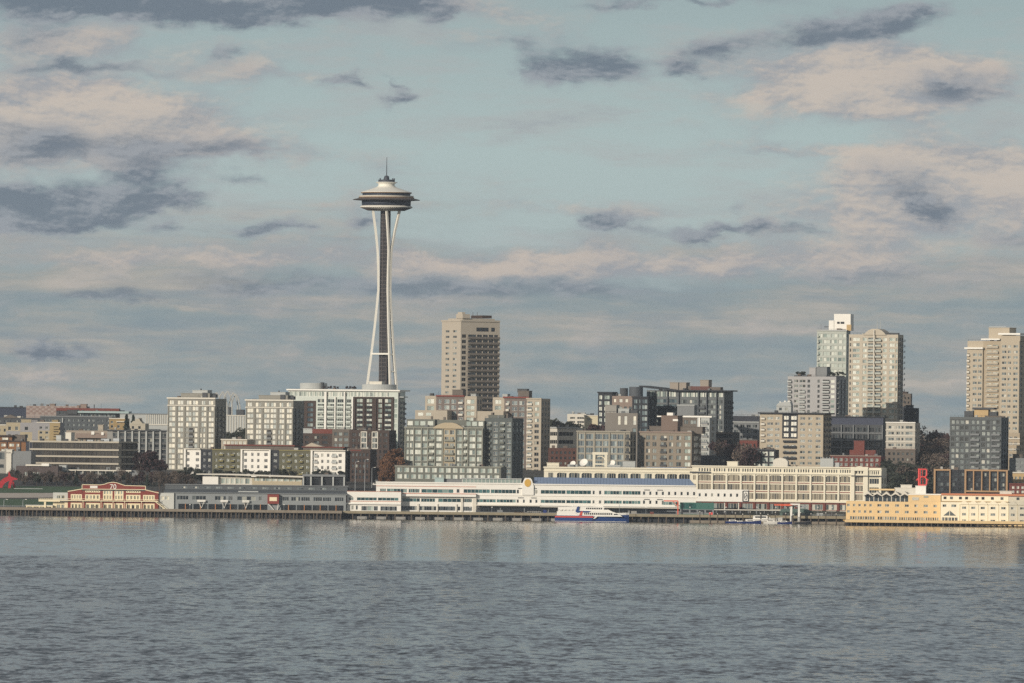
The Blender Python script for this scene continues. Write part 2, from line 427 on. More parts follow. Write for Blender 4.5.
    def _face(s, b, L, holes, axis, H0):
        H = s.H; rv = 0.3
        es = sorted({0.0, L} | {min(max(h[i], 0), L) for h in holes for i in (0, 1)} | ({min(max(p[i], 0), L) for p in s.panels for i in (0, 1)} if axis == 'f' else set()))
        zs = sorted({0.0, H} | {min(max(h[i], 0), H) for h in holes for i in (2, 3)} | ({min(max(p[i], 0), H) for p in s.panels for i in (2, 3)} if axis == 'f' else set()))
        es = [e for i, e in enumerate(es) if i == 0 or e-es[i-1] > 1e-4]; zs = [e for i, e in enumerate(zs) if i == 0 or e-zs[i-1] > 1e-4]
        P = (lambda a, z, d=0.0: (a, d, z)) if axis == 'f' else (lambda a, z, d=0.0: (s.W-d, a, z))
        def inside(a, z): return any(h[0] <= a <= h[1] and h[2] <= z <= h[3] for h in holes)
        def wm(a, z):
            if axis == 'f':
                for p in reversed(s.panels):
                    if p[0] <= a <= p[1] and p[2] <= z <= p[3]: return p[4]
            return s.wallm
        nx, nz = len(es)-1, len(zs)-1
        cell = [[inside((es[i]+es[i+1])/2, (zs[j]+zs[j+1])/2) for j in range(nz)] for i in range(nx)]
        for i in range(nx):
            j = 0
            while j < nz:
                a0, a1 = es[i], es[i+1]; z0, z1 = zs[j], zs[j+1]; m = wm((a0+a1)/2, (z0+z1)/2)
                if not cell[i][j]:
                    b.quad([P(a0, z0), P(a1, z0), P(a1, z1), P(a0, z1)], m)
                else:
                    if i == 0 or not cell[i-1][j]: b.quad([P(a0, z0), P(a0, z0, rv), P(a0, z1, rv), P(a0, z1)], m)
                    if i == nx-1 or not cell[i+1][j]: b.quad([P(a1, z0, rv), P(a1, z0), P(a1, z1), P(a1, z1, rv)], m)
                    if j == 0 or not cell[i][j-1]: b.quad([P(a0, z0), P(a1, z0), P(a1, z0, rv), P(a0, z0, rv)], m)
                    if j == nz-1 or not cell[i][j+1]: b.quad([P(a0, z1, rv), P(a1, z1, rv), P(a1, z1), P(a0, z1)], m)
                j += 1
    def done_(s, roofm=None):
        b = MB(); W_, H, d = s.W, s.H, s.dep; m = s.wallm; t = 0.35; pp = min(s.parapet, H*0.5)
        s._face(b, W_, s.holes['f'], 'f', 0); s._face(b, d, s.holes['s'], 's', 0)
        b.quad([(0, d, 0), (0, 0, 0), (0, 0, H), (0, d, H)], m); b.quad([(W_, d, 0), (0, d, 0), (0, d, H), (W_, d, H)], m)
        o = [(0, 0), (W_, 0), (W_, d), (0, d)]; n = [(t, t), (W_-t, t), (W_-t, d-t), (t, d-t)]
        for k in range(4):
            c = (k+1) % 4
            b.quad([(*o[k], H), (*o[c], H), (*n[c], H), (*n[k], H)], m)
            b.quad([(*n[k], H), (*n[c], H), (*n[c], H-pp), (*n[k], H-pp)], m)
        b.build('wall', s.e)
        r = MB(); r.quad([(*n[k], H-pp) for k in range(4)], roofm or M_ROOF); r.build('roof', s.e)
        rn = random.Random(int(s.O.x*13+s.H*7))
        if W_ > 11 and s.bz + H > 22 and not s.nocl:
            for k in range(2 + int(W_ > 25) + int(W_ > 45)):
                a = rn.uniform(.06, .9)*W_; ww = rn.uniform(.8, 2.6); hh = pp + rn.uniform(.5, 1.7); y0 = rn.uniform(.8, min(4, d*.4))
                q = MB(); q.box(a, min(a+ww, W_-t-.1), y0, y0+rn.uniform(1, 2.2), H-pp, H-pp+hh, rn.choice(CLUT))
                q.build('vent', s.e)
            if rn.random() < .5:
                a = rn.uniform(.1, .9)*W_; q = MB(); q.bar((a, 2, H-pp), (a, 2, H+rn.uniform(2, 4.5)), .1, CLUT[1], 5, .05); q.build('aerial', s.e)
            q = MB()
            for k in range(int(W_/2.2)+1):
                a = t+.1+(W_-2*t-.2)*k/max(1, int(W_/2.2)); q.box(a-.04, a+.04, .14, .22, H, H+.9, CLUT[1])
            q.box(t, W_-t, .14, .2, H+.86, H+.94, CLUT[1]); q.build('roof_railing', s.e)
        # windows, the hundred that show largest as parts of their own
        ws = sorted(s.wins, key=lambda q: -(q[2]-q[1])*(q[4]-q[3])*(1 if q[0] == 'f' else 0.4))
        rest = MB()
        for i, (face, a0, a1, z0, z1, gl, fr, nx, nz, nm) in enumerate(ws):
            me, sx, sz = window_mesh(a1-a0, z1-z0, gl, fr, nx, nz)
            if i < 100:
                w = link(nm, me, s.e, (a0, 0, z0) if face == 'f' else (s.W, a0, z0), 0 if face == 'f' else math.pi/2)
                w.scale = (sx, 1, sz)
            else:
                off = len(rest.v)
                for vv in me.vertices:
                    x, y, z = vv.co.x*sx, vv.co.y, vv.co.z*sz
                    rest.v.append((a0+x, y, z0+z) if face == 'f' else (s.W-y, a0+x, z0+z))
                for pl in me.polygons:
                    rest.f.append(tuple(off+q for q in pl.vertices)); rest.mi.append(rest.slot(me.materials[pl.material_index]))
        if rest.v: rest.build('window', s.e, kind='stuff')
        return s
CLUT = [mat('vent_grey', (120, 122, 122), .8), mat('vent_dark', (70, 72, 74), .8), mat('vent_pale', (176, 174, 166), .8), mat('vent_brown', (112, 100, 90), .9)]
M_ROOF = mat('roof_felt', (112, 112, 110), 0.95)
# ------------------------------------------------------------------ colours
WHITE = mat('white_paint', (232, 228, 218), 0.7, 0.07)
OFFW = mat('off_white_paint', (212, 206, 192), 0.8, 0.1)
PALEG = mat('pale_grey', (176, 178, 174), 0.8, 0.1)
MIDG = mat('mid_grey', (128, 130, 130), 0.85, 0.12)
DARKG = mat('dark_grey', (78, 80, 82), 0.8, 0.15)
BLACKG = mat('charcoal', (48, 50, 54), 0.75, 0.15)
BEIGE = mat('beige_concrete', (174, 164, 147), 0.9, 0.12)
TOWERG = mat('greige_concrete', (143, 140, 130), 0.9, 0.1)
BROWNG = mat('brown_grey', (108, 100, 92), 0.9, 0.12)
DBROWN = mat('dark_brown', (74, 62, 56), 0.85, 0.15)
BRICK = mat('red_brick', (116, 68, 60), 0.9, 0.18)
REDP = mat('barn_red', (134, 66, 58), 0.8, 0.12)
TAN = mat('tan_wall', (186, 160, 118), 0.85, 0.1)
YEL = mat('ochre_yellow', (222, 193, 145), 0.8, 0.07)
CONC = mat('concrete', (150, 147, 140), 0.9, 0.15)
BLUER = mat('blue_roof_metal', (134, 150, 174), 0.45, 0.07)
TIMB = mat('pier_timber', (136, 126, 112), 0.95, 0.3)
PILE = mat('pier_pile', (92, 83, 73), 0.95, 0.35)
STEEL = mat('galvanised_steel', (150, 154, 156), 0.5, 0.1, 0.3)
SIGNRED = mat('sign_red', (224, 84, 80), 0.6, 0.05)

# ------------------------------------------------------------------ water
def water():
    m = bpy.data.materials.new('sea_water'); m.use_nodes = True
    b = NB(m.node_tree); p = m.node_tree.nodes['Principled BSDF']
    g = b.n('ShaderNodeNewGeometry').outputs['Position']
    x, y, z = b.sep(g)
    # boundary between wind ruffled water and the slick near the shore
    bn = b.noise(b.v('MULTIPLY', g, (0.008, 0.0030, 0)), 1.0, 9, 0.66)
    edge = b.m('MULTIPLY_ADD', b.m('SUBTRACT', bn, 0.5), 260.0, y)
    slick = b.ramp(edge, 3040, 3095)
    def wave(sx, sy, det=5, off=0.0):
        n = b.noise(b.v('ADD', b.v('MULTIPLY', g, (sx, sy, 0)), (off, off*1.7, off)), 1.0, det, 0.62, True)
        return b.v('SUBTRACT', n, (0.5, 0.5, 0.5))
    w1 = wave(0.24, 0.070, 6); w2 = wave(0.045, 0.013, 6, 3.3); w3 = wave(0.009, 0.0032, 5, 9.1); w4 = wave(0.62, 0.12, 4, 5.2)
    amp = b.m('MULTIPLY_ADD', slick, -0.88, 1.0)
    gust = b.m('MULTIPLY_ADD', b.sep(w3)[1], 1.8, 1.0)
    s = b.v('ADD', b.v('ADD', b.v('MULTIPLY', w1, (0.30, 0.72, 0)), b.v('MULTIPLY', w4, (0.3, 0.60, 0))),
            b.v('MULTIPLY', w2, (0.12, 0.34, 0)))
    k = b.m('MULTIPLY', amp, gust)
    s = b.v('MULTIPLY', s, b.comb(k, k, 0.0))
    bias = b.m('MULTIPLY_ADD', slick, 0.054, -0.071)
    sx, sy, _ = b.sep(s)
    n = b.v('NORMALIZE', b.comb(sx, b.m('ADD', sy, bias), 1.0))
    b.put(p.inputs['Normal'], n)
    p.inputs['Base Color'].default_value = (0.020, 0.030, 0.036, 1)
    p.inputs['IOR'].default_value = 1.33
    b.put(p.inputs['Roughness'], b.m('MULTIPLY_ADD', slick, -0.03, 0.15))
    mb = MB()
    mb.quad([(-3200, -600, 0), (3200, -600, 0), (3200, 4445.9, 0), (-3200, 4445.9, 0)], m)
    mb.build('water', kind='structure')
water()

# ------------------------------------------------------------------ ground: one sheet rising from the sea wall to the plateau
def ground_sheet():
    m = bpy.data.materials.new('hill_ground'); m.use_nodes = True
    b = NB(m.node_tree); p = m.node_tree.nodes['Principled BSDF']
    g = b.n('ShaderNodeNewGeometry').outputs['Position']
    n = b.noise(g, 0.02, 6, 0.6)
    b.put(p.inputs['Base Color'], b.cramp(n, [(0.3, (0.035, 0.035, 0.036)), (0.5, (0.06, 0.057, 0.05)), (0.62, (0.045, 0.055, 0.03)), (0.75, (0.10, 0.09, 0.08))]))
    p.inputs['Roughness'].default_value = 0.95
    xs = [-3200, -1500, -600] + list(range(-500, 501, 25)) + [600, 1500, 3200]
    ys = [4446, 4446.5, 4470] + list(range(4490, 4721, 10)) + list(range(4740, 5640, 20)) + [6500, 9500]
    mb = MB(); k = mb.slot(m)
    for j, y in enumerate(ys):
        for x in xs: mb.v.append((x, y, -4.0 if j == 0 else ground(x, y)))
    nx = len(xs)
    for j in range(len(ys)-1):
        for i in range(nx-1):
            mb.f.append((j*nx+i, j*nx+i+1, (j+1)*nx+i+1, (j+1)*nx+i)); mb.mi.append(k)
    mb.build('ground', kind='structure')
ground_sheet()

def strip(name, m, xy, dz, kind='structure', nx=24, ny=8):
    """a sheet lying on the ground between four plan corners (left near, right near, right far, left far)"""
    a, c, d, e = [Vector(q) for q in xy]
    mb = MB(); k = mb.slot(m)
    for j in range(ny+1):
        for i in range(nx+1):
            t, w = i/nx, j/ny
            q = (a*(1-t)+c*t)*(1-w) + (e*(1-t)+d*t)*w
            mb.v.append((q.x, q.y, ground(q.x, q.y)+dz))
    for j in range(ny):
        for i in range(nx):
            f = j*(nx+1)+i
            mb.f.append((f, f+1, f+nx+2, f+nx+1)); mb.mi.append(k)
    return mb.build(name, kind=kind)
def noisy(name, c1, c2, scale):
    m = bpy.data.materials.new(name); m.use_nodes = True
    b = NB(m.node_tree); p = m.node_tree.nodes['Principled BSDF']
    g = b.n('ShaderNodeNewGeometry').outputs['Position']
    b.put(p.inputs['Base Color'], b.cramp(b.noise(g, scale, 6, 0.65), [(0.3, c1), (0.7, c2)])); p.inputs['Roughness'].default_value = 0.95
    return m
GRASS = noisy('lawn_grass', (0.030, 0.070, 0.026), (0.055, 0.105, 0.04), 0.3)
SAND = noisy('gravel_path', (0.38, 0.33, 0.27), (0.5, 0.44, 0.37), 0.4)
ASPH = noisy('asphalt', (0.04, 0.04, 0.042), (0.065, 0.064, 0.062), 0.5)
def px_at(px, D, py=500): return un(px, py)[0]/F*D
def quadxy(x0, x1, D0, D1): return [(px_at(x0, D0), D0), (px_at(x1, D0), D0), (px_at(x1, D1), D1), (px_at(x0, D1), D1)]
strip('waterfront_road', ASPH, [(-420, 4448), (420, 4448), (420, 4470), (-420, 4470)], 0.02)
strip('lower_lawn', GRASS, quadxy(-60, 64, 4474, 4524), 0.10, 'stuff')
strip('path', SAND, [(px_at(-60, 4524), 4524), (px_at(70, 4540), 4540), (px_at(84, 4574), 4574), (px_at(-60, 4562), 4562)], 0.14)
strip('upper_lawn', GRASS, [(px_at(-60, 4563), 4563), (px_at(84, 4576), 4576), (px_at(92, 4622), 4622), (px_at(-60, 4622), 4622)], 0.10, 'stuff')
strip('street', ASPH, [(px_at(366, 4500), 4500), (px_at(379, 4500), 4500), (px_at(396, 5000), 5000), (px_at(387, 5000), 5000)], 0.06, ny=40, nx=3)

# ------------------------------------------------------------------ trees
LEAF = {}
def leafmat(name, c1, c2):
    m = bpy.data.materials.new(name); m.use_nodes = True
    b = NB(m.node_tree); p = m.node_tree.nodes['Principled BSDF']
    r = b.n('ShaderNodeNewGeometry').outputs['Random Per Island']
    b.put(p.inputs['Base Color'], b.mix(r, lin(c1), lin(c2))); p.inputs['Roughness'].default_value = 0.9
    return m
LF = {'bare': leafmat('bare_twigs', (76, 68, 62), (112, 98, 86)), 'dark': leafmat('dark_leaves', (42, 48, 42), (70, 74, 60)),
      'conifer': leafmat('conifer_needles', (32, 44, 40), (54, 66, 54)), 'autumn': leafmat('rust_leaves', (92, 66, 48), (128, 90, 62)),
      'plum': leafmat('plum_leaves', (56, 40, 42), (82, 60, 58)), 'green': leafmat('green_leaves', (54, 66, 44), (88, 100, 66))}
BARK = mat('bark', (82, 72, 64), 0.95, 0.25)
TREEM = {}
def tree_meshes(kind, var):
    key = (kind, var)
    if key in TREEM: return TREEM[key]
    rn = random.Random(hash(kind) % 1000 + var*31 if False else sum(map(ord, kind))*7 + var*31)
    t = MB(); c = MB(); H = 10.0; m = LF[kind]
    t.bar((0, 0, -0.6), (0.1, 0, H*0.5), 0.26, BARK, 7, 0.15)
    t.bar((0.1, 0, H*0.5), (0.0, 0.1, H*0.92), 0.15, BARK, 6, 0.03)
    if kind == 'conifer':
        n = 1100
        for i in range(n):
            h = rn.random()**0.8; z = H*(0.10+0.9*h); r = (1.9*(1-h)**0.85+0.06)*(0.55+0.5*rn.random())
            r *= 0.85+0.25*math.sin(h*40); a = rn.random()*6.283
            leaf(c, rn, (r*math.cos(a), r*math.sin(a), z - r*0.25), 0.24, m)
    else:
        lobes = []
        for i in range(11):
            a = rn.random()*6.283; z = H*(0.34+0.56*rn.random()); rr = 2.9*math.sqrt(max(0.1, 1-((z-H*0.58)/(H*0.42))**2))*(0.45+0.5*rn.random())
            q = (rr*math.cos(a), rr*math.sin(a), z); lobes.append((q, 0.8+0.8*rn.random()))
            t.bar((0.05, 0, H*(0.25+0.3*rn.random())), q, 0.11, BARK, 5, 0.03)
        n = {'bare': 1500, 'plum': 1400}.get(kind, 1500); sz = {'bare': 0.17}.get(kind, 0.25)
        for i in range(n):
            (q, rad) = rn.choice(lobes)
            d = Vector((rn.gauss(0, 1), rn.gauss(0, 1), rn.gauss(0, 0.8))); d = d.normalized()*rad*(0.35+0.75*rn.random()**0.5)
            leaf(c, rn, (q[0]+d.x, q[1]+d.y, q[2]+d.z), sz, m)
        if kind == 'bare':
            for i in range(70):
                (q, rad) = rn.choice(lobes); d = Vector((rn.gauss(0, 1), rn.gauss(0, 1), rn.gauss(0.5, 0.7))).normalized()*rad*1.2
                c.bar(q, (q[0]+d.x, q[1]+d.y, q[2]+d.z), 0.035, m, 3, 0.012)
    TREEM[key] = (t.mesh('trunk'), c.mesh('crown'))
    return TREEM[key]
def leaf(c, rn, p, sz, m):
    a = Vector((rn.gauss(0, 1), rn.gauss(0, 1), rn.gauss(0, 1))).normalized(); b_ = a.orthogonal().normalized()
    s = sz*(0.7+0.9*rn.random()); p = Vector(p)
    c.quad([p-a*s-b_*s*0.6, p+a*s-b_*s*0.5, p+a*s*0.8+b_*s*0.6, p-a*s*0.9+b_*s*0.5], m)
TN = [0]
def tree(kind, px, ytop, D, label, group=None, wide=1.0, name='tree', base=None):
    x = un(px, ytop)[0]/F*D; top = pt(px, ytop, D).z
    g = ground(x, D) if base is None else base
    h = max(top - g, 2.0); TN[0] += 1
    tm, cm = tree_meshes(kind, TN[0] % 3)
    e = thing(name, label, 'tree', (x, D, g), TN[0]*1.3, group)
    for nm, me in (('trunk', tm), ('crown', cm)):
        o = link(nm, me, e); o.scale = (h/10*wide, h/10*wide, h/10)
    return e
def potplants(bld, xs, ytop, ybot, w, label, group, kind='plum'):
    for i, x in enumerate(xs):
        z0 = bld.z(ybot); p = bld.e.matrix_basis @ Vector((bld.u(x), w, z0))
        h = (bld.z(ytop+0.5*math.sin(i*2.1))-z0)
        tm, cm = tree_meshes(kind, i % 3)
        e = thing('shrub', label, 'plant', p, i*0.9, group)
        for nm, me in (('stem', tm), ('foliage', cm)):
            o = link(nm, me, e); o.scale = (h/10*1.5,)*2 + (h/10,)
# ================================================================== observation tower
def needle():
    D = 5395.0; m2 = F/D
    cx, _ = un(386.4, 198); cx = cx/F*D
    Zp = lambda py: HC - un(386, py)[1]/F*D
    base = 38.0
    e = thing('observation_tower', 'tall white observation tower with a flying saucer top on flared legs', 'tower', (cx, D, base))
    z = lambda py: Zp(py) - base
    cream = mat('tower_cream', (226, 222, 210), 0.7, 0.08); core = mat('tower_core', (58, 56, 58), 0.7, 0.25); glassd = mat('tower_band', (40, 48, 62), 0.6, 0.2, spec=0.4)
    gold = mat('tower_gold', (138, 112, 84), 0.6, 0.1); under = mat('tower_halo', (84, 76, 71), 0.7, 0.1); steel = mat('tower_crown', (62, 66, 74), 0.6, 0.1)
    zz = lambda q: z(165 + q/12.05)
    r = lambda q: q/18.3
    # legs: three pairs of beams
    prof = [(210, 8.8, 5.1), (230, 6.9, 2.8), (250, 5.4, 0.95), (270, 4.8, 0.85), (290, 4.6, 0.85), (306, 5.5, 0.95), (330, 7.0, 1.3), (354, 8.8, 1.7), (390, 11.7, 2.5)]
    prof = [(z(y), a, t) for y, a, t in prof] + [(0.0, 16.0, 3.6)]
    def ip(zv):
        for (a, b_) in zip(prof, prof[1:]):
            if b_[0] <= zv <= a[0]:
                k = (a[0]-zv)/(a[0]-b_[0]); return (a[1]+(b_[1]-a[1])*k, a[2]+(b_[2]-a[2])*k)
        return prof[0][1:] if zv > prof[0][0] else prof[-1][1:]
    def pos(al, s, zv):
        rc, t = ip(zv); return Vector((rc*math.cos(al)-s*t*math.sin(al), rc*math.sin(al)+s*t*math.cos(al), zv))
    for al in (180, -60, 60):
        al = R(al + 2); b = MB(); N = 44; top = prof[0][0]
        for s in (-1, 1):
            ring = []
            for k in range(N+1):
                zv = top*(1-k/N); p = pos(al, s, zv); er = Vector((math.cos(al), math.sin(al), 0)); et = Vector((-math.sin(al), math.cos(al), 0))
                hw = 0.62; hd = 0.75
                ring.append([p+er*hd+et*hw, p-er*hd+et*hw, p-er*hd-et*hw, p+er*hd-et*hw])
            for k in range(N):
                for q in range(4):
                    b.quad([ring[k][q], ring[k][(q+1) % 4], ring[k+1][(q+1) % 4], ring[k+1][q]], cream)
        # web plate closing the pair through the waist, rungs below
        for k in range(12):
            za, zb = z(250)+(z(309)-z(250))*k/12, z(250)+(z(309)-z(250))*(k+1)/12
            b.quad([pos(al, -1, za), pos(al, 1, za), pos(al, 1, zb), pos(al, -1, zb)], cream)
        for y in (320.5, 338, 354.5, 371.5): b.bar(pos(al, -1, z(y)), pos(al, 1, z(y)), 0.62, cream, 4)
        for y in (): pass
        b.build('leg', e)
    b = MB()
    for k, a1 in enumerate((180, -60, 60)):
        a2 = (-60, 60, 180)[k]
        b.bar(pos(R(a1+2), 1, z(354)), pos(R(a2+2), -1, z(354)), 0.8, cream, 4)
    b.build('ring_beam', e)
    c = MB(); hexa = [(3.4*math.cos(R(60*i)), 3.4*math.sin(R(60*i))) for i in range(6)]
    lat = mat('tower_lattice', (92, 86, 84), 0.8, 0.2)
    c.lathe([(3.1, 0), (3.1, z(211))], -0.4, 0.0, core, 6)
    n = 60
    for i in range(n):
        za = z(211)*i/n
        c.lathe([(3.22, za), (3.22, za+0.5)], -0.4, 0.0, lat, 6)
    for i in range(6):
        t = R(60*i); c.box(-0.4+3.1*math.cos(t)-0.25, -0.4+3.1*math.cos(t)+0.25, 3.1*math.sin(t)-0.25, 3.1*math.sin(t)+0.25, 0, z(211)-0.01, lat)
    c.build('elevator_core', e)
    # saucer
    s = MB(); s.lathe([(r(150), zz(552)), (r(215), zz(545)), (r(318), zz(512)), (r(318), zz(506)), (r(297), zz(492))], 0, 0, cream, 72)
    dish = s.build('lower_dish', e, True)
    s = MB()
    for k in range(72):
        t = R(5*k); p = Vector((math.cos(t), math.sin(t), 0))
        s.bar(p*r(222)+Vector((0, 0, zz(548))), p*r(312)+Vector((0, 0, zz(513))), 0.25, under, 4)
    s.build('rib', dish)
    s = MB(); s.lathe([(r(293), zz(494)), (r(297), zz(433))], 0, 0, glassd, 72); s.build('restaurant_windows', e, True)
    s = MB(); s.lathe([(r(297), zz(433)), (r(330), zz(429)), (r(404), zz(423)), (r(404), zz(418)), (r(345), zz(404)), (r(330), zz(398))], 0, 0, under, 96); s.build('halo_ring', e)
    s = MB(); s.lathe([(r(333), zz(399)), (r(336), zz(393)), (r(333), zz(388))], 0, 0, gold, 72)
    s.lathe([(r(324), zz(390)), (r(330), zz(372)), (r(322), zz(372)), (r(318), zz(390))], 0, 0, mat('deck_white', (204, 198, 184), .7, .12), 72)
    s.build('deck_rail', e)
    s = MB(); s.lathe([(r(286), zz(392)), (r(290), zz(338))], 0, 0, glassd, 72); s.build('deck_windows', e, True)
    s = MB(); s.lathe([(r(300), zz(341)), (r(306), zz(334)), (r(303), zz(328)), (r(240), zz(308)), (r(175), zz(287)), (r(120), zz(268)), (r(98), zz(250)), (r(97), zz(235)), (r(108), zz(222)), (r(131), zz(212)), (r(128), zz(207))], 0, 0, cream, 72)
    s.build('roof', e)
    s = MB(); s.lathe([(r(304), zz(342)), (r(307), zz(337)), (r(306.5), zz(333))], 0, 0, gold, 72); s.build('roof_edge', e)
    s = MB(); s.lathe([(r(100), zz(208)), (r(100), zz(178))], 0, 0, steel, 32)
    for k in range(10): s.box(r(94)*math.cos(R(36*k))-.4, r(94)*math.cos(R(36*k))+.4, r(94)*math.sin(R(36*k))-.4, r(94)*math.sin(R(36*k))+.4, zz(178), zz(160+9*(k % 3)), steel)
    s.lathe([(r(34), zz(178)), (r(30), zz(140)), (r(16), zz(128))], 0, 0, steel, 12); s.build('crown', e)
    s = MB(); s.bar((0, 0, zz(130)), (0, 0, z(178)), 0.42, steel, 8, 0.34); s.bar((0, 0, z(178)), (0, 0, z(157)), 0.34, steel, 8, 0.14); s.build('spire', e)
needle()

# ================================================================== towers behind
def condo(x, label, group, yt, seed):
    t = Bld('apartment_tower', label, 'apartment tower', x, x+47.5, x+58.5, yt+1, 4780, 20, TOWERG, yref=430, group=group)
    rw = [(yt+9+5.33*k, yt+13.1+5.33*k) for k in range(13)]
    dx = x-167.5
    t.win([(a+dx, c+dx) for a, c in ((168.6, 175), (177.6, 183), (208.2, 213.6))], rw, G_LIT, TOWERG, 2)
    t.win([(a+dx, c+dx) for a, c in ((185.6, 191.2), (192, 198), (201, 206))], rw[:4], G_LIT, TOWERG, 2)
    t.win([(a+dx, c+dx) for a, c in ((185.6, 188.4), (194.2, 197.4), (199.5, 201.7), (203, 205.2))], rw[4:], G_LIT, TOWERG)
    t.win([(189.2+dx, 193.4+dx)], rw[4:], G_BLACK, DARKG, 2); t.balc([(189+dx, 193.6+dx)], rw[4:], TOWERG, 0.9, MIDG)
    t.win([(a+dx, c+dx) for a, c in ((169, 173.6), (177, 183), (186, 191), (192.4, 197.6), (201, 205), (208, 213))], [(yt+3, yt+7.2)], G_LIT, TOWERG, 2)
    t.vwin(3, 0.62, rw, G_DARK, DARKG); t.vbalc(2, 0.3, rw[::1], MIDG, 1.0)  # side panes, frames and balconies coloured dark to carry that face's shade
    t.boxes('cornice', OFFW, [(x-0.6, x+48, yt, yt+1.4, -0.8, 0), (x-0.4, x+47.8, yt+7.6, yt+8.4, -0.4, -0.002)])
    t.boxes('pilaster', TOWERG, [(a+dx, a+dx+0.9, yt+8.6, yt+72, -0.35, -0.003) for a in (167.7, 176, 184, 199, 206.8, 214)])
    t.pen('penthouse', TOWERG, x+11, x+40, yt-4.4, yt, 3, 12); t.pen('penthouse', PALEG, x+22, x+37, yt-7.6, yt-4, 4, 11)
    t.boxes('vent', DARKG, [(x+33, x+37.5, yt-5, yt, 2.2, 2.9), (x+29, x+30, yt-9, yt-7, 5, 6), (x+43, x+46, yt-3.5, yt, 3, 6)])
    return t.done_()
condo(167.5, 'left of the twin pale towers with sky-bright windows, arches rising beside it', 'twin pale apartment towers', 397.5, 1)
condo(245.5, 'right of the twin pale towers, standing against the wide white-topped block', 'twin pale apartment towers', 399.5, 2)

# wide condominium with white top floor, fins and brown frames
GRW = mat('greenish_white', (196, 202, 192), 0.6, 0.07)
c = Bld('apartment_block', 'wide apartment block with white top floor, white fins and brown framed bays', 'apartment block', 288, 400, 405, 390.5, 4860, 20, GRW, yref=420, depth=None)
c.win(cols(289.5, 353, 14, 0.8), [(392, 396.6)], G_PALE, WHITE, 2); c.win(cols(354, 389, 9, 0.8), [(392, 396.4)], G_PALE, WHITE, 2)
rw = rows(398.5, 448, 10, 0.72)
c.panel(303, 316, 401, 450, DBROWN); c.panel(354, 394, 396.8, 450, DBROWN); c.panel(398, 401, 392, 460, BLACKG); c.panel(393.8, 398, 397, 450, GRW)
c.win([(307.2, 313)], rows(402.5, 448, 9, 0.7), G_BLUE, DBROWN, 2)
c.win([(317.5, 324), (327.8, 334.2), (337.2, 343.6), (346.6, 351)], rw, G_DARK, GRW, 3); c.balc([(317.5, 324), (327.8, 334.2), (337.2, 343.6), (346.6, 351)], rw[1:], GRW, 1.2, GRW)
c.win([(356.4, 362.4), (366.2, 371.8)], rows(397.8, 448, 10, 0.78), G_PALE, DBROWN, 2); c.win([(378, 381.8), (384.4, 391)], rows(397.8, 448, 10, 0.8), G_PALE, DBROWN, 2)
c.balc([(357.5, 362), (367, 371.5), (385, 390.5)], rows(397.8, 448, 10, 0.78)[1:], DBROWN, 0.7, BLACKG)
c.win([(394.4, 397.2)], rows(398, 448, 10, 0.8), G_PALE, GRW)
c.boxes('fin', WHITE, [(324.9, 327, 392, 450, -1.5, -0.003), (335, 336.1, 397, 450, -1.3, -0.003), (344.3, 345.6, 392, 450, -1.5, -0.003), (352.4, 353.6, 397, 450, -1.3, -0.003)])
c.boxes('brown_frame', DBROWN, [(353.8, 355.6, 396.8, 450, -0.8, -0.004), (363.6, 365, 398.3, 450, -0.8, -0.004), (373, 376.6, 398.3, 450, -0.8, -0.004), (382.4, 383.4, 398.3, 450, -0.8, -0.004), (392, 393.8, 396.8, 450, -0.8, -0.004), (353.8, 393.8, 396.6, 398.2, -0.85, -0.004)])
c.boxes('roof_slab', WHITE, [(287, 400.5, 389.4, 390.9, -1.6, 16)])
c.boxes('side_canopy', PALEG, [(400, 404, 396, 397, -1, 6)])
c.vwin(4, 0.7, rows(400, 450, 10, 0.6), G_BLACK, BLACKG); c.vbalc(2, 0.5, rows(400, 450, 10, 0.6), MIDG, 1.2)
c.cyl('round_penthouse', PALEG, 295, 320.5, 383.2, 390, 9, 40); c.cyl('round_penthouse', PALEG, 356, 388.5, 384, 390, 11, 40)
c.pen('lift_house', OFFW, 364, 376.5, 381, 384.6, 8, 13); c.pen('lift_house', DARKG, 318.5, 320.5, 382.5, 390, 3, 5)
potplants(c, [322, 325.5, 328.5, 332.5, 336, 344.5, 348, 350.5, 353], 386, 389.6, 3, 'small dark shrub growing on the roof edge of the white-topped block', 'shrubs on the white-topped block')
c.done_()

a = Bld('apartment_block', 'low dark brown block with a deep red top band beside the street', 'apartment block', 303, 350, None, 429, 4760, 14, DBROWN, depth=16)
a.panel(303, 313, 429, 433.4, PALEG); a.panel(312, 332, 429, 433.6, BRICK); a.panel(332, 350, 429, 462, BROWNG)
a.win([(305, 308.5), (314, 319), (322, 327.5)], rows(435, 465, 6, 0.6), G_DARK, DBROWN, 2); a.win([(334, 337), (338.2, 342), (343.6, 348)], rows(431, 465, 6, 0.6), G_MIX, BROWNG)
a.box('parapet_cap', PALEG, 303, 312, 428.6, 429.4, -0.3, 2); a.done_()
a = Bld('apartment_block', 'brown apartment block with two bright white framed window columns', 'apartment block', 349, 389, 396, 430, 4740, 16, DBROWN, yref=455)
a.win([(361.4, 366.2), (372.4, 377.2)], rows(432, 448.4, 3, 0.8), G_MIX, WHITE, 2)
a.boxes('white_frame', OFFW, [(x0, x1, 431.6, 448.8, -0.3, -0.003) for x0, x1 in ((360.7, 361.4), (366.2, 366.9), (371.7, 372.4), (377.2, 377.9))] + [(x0, x1, y, y+0.8, -0.3, -0.004) for x0, x1 in ((361.4, 366.2), (372.4, 377.2)) for y in (431.4, 437, 442.5, 448.2)])
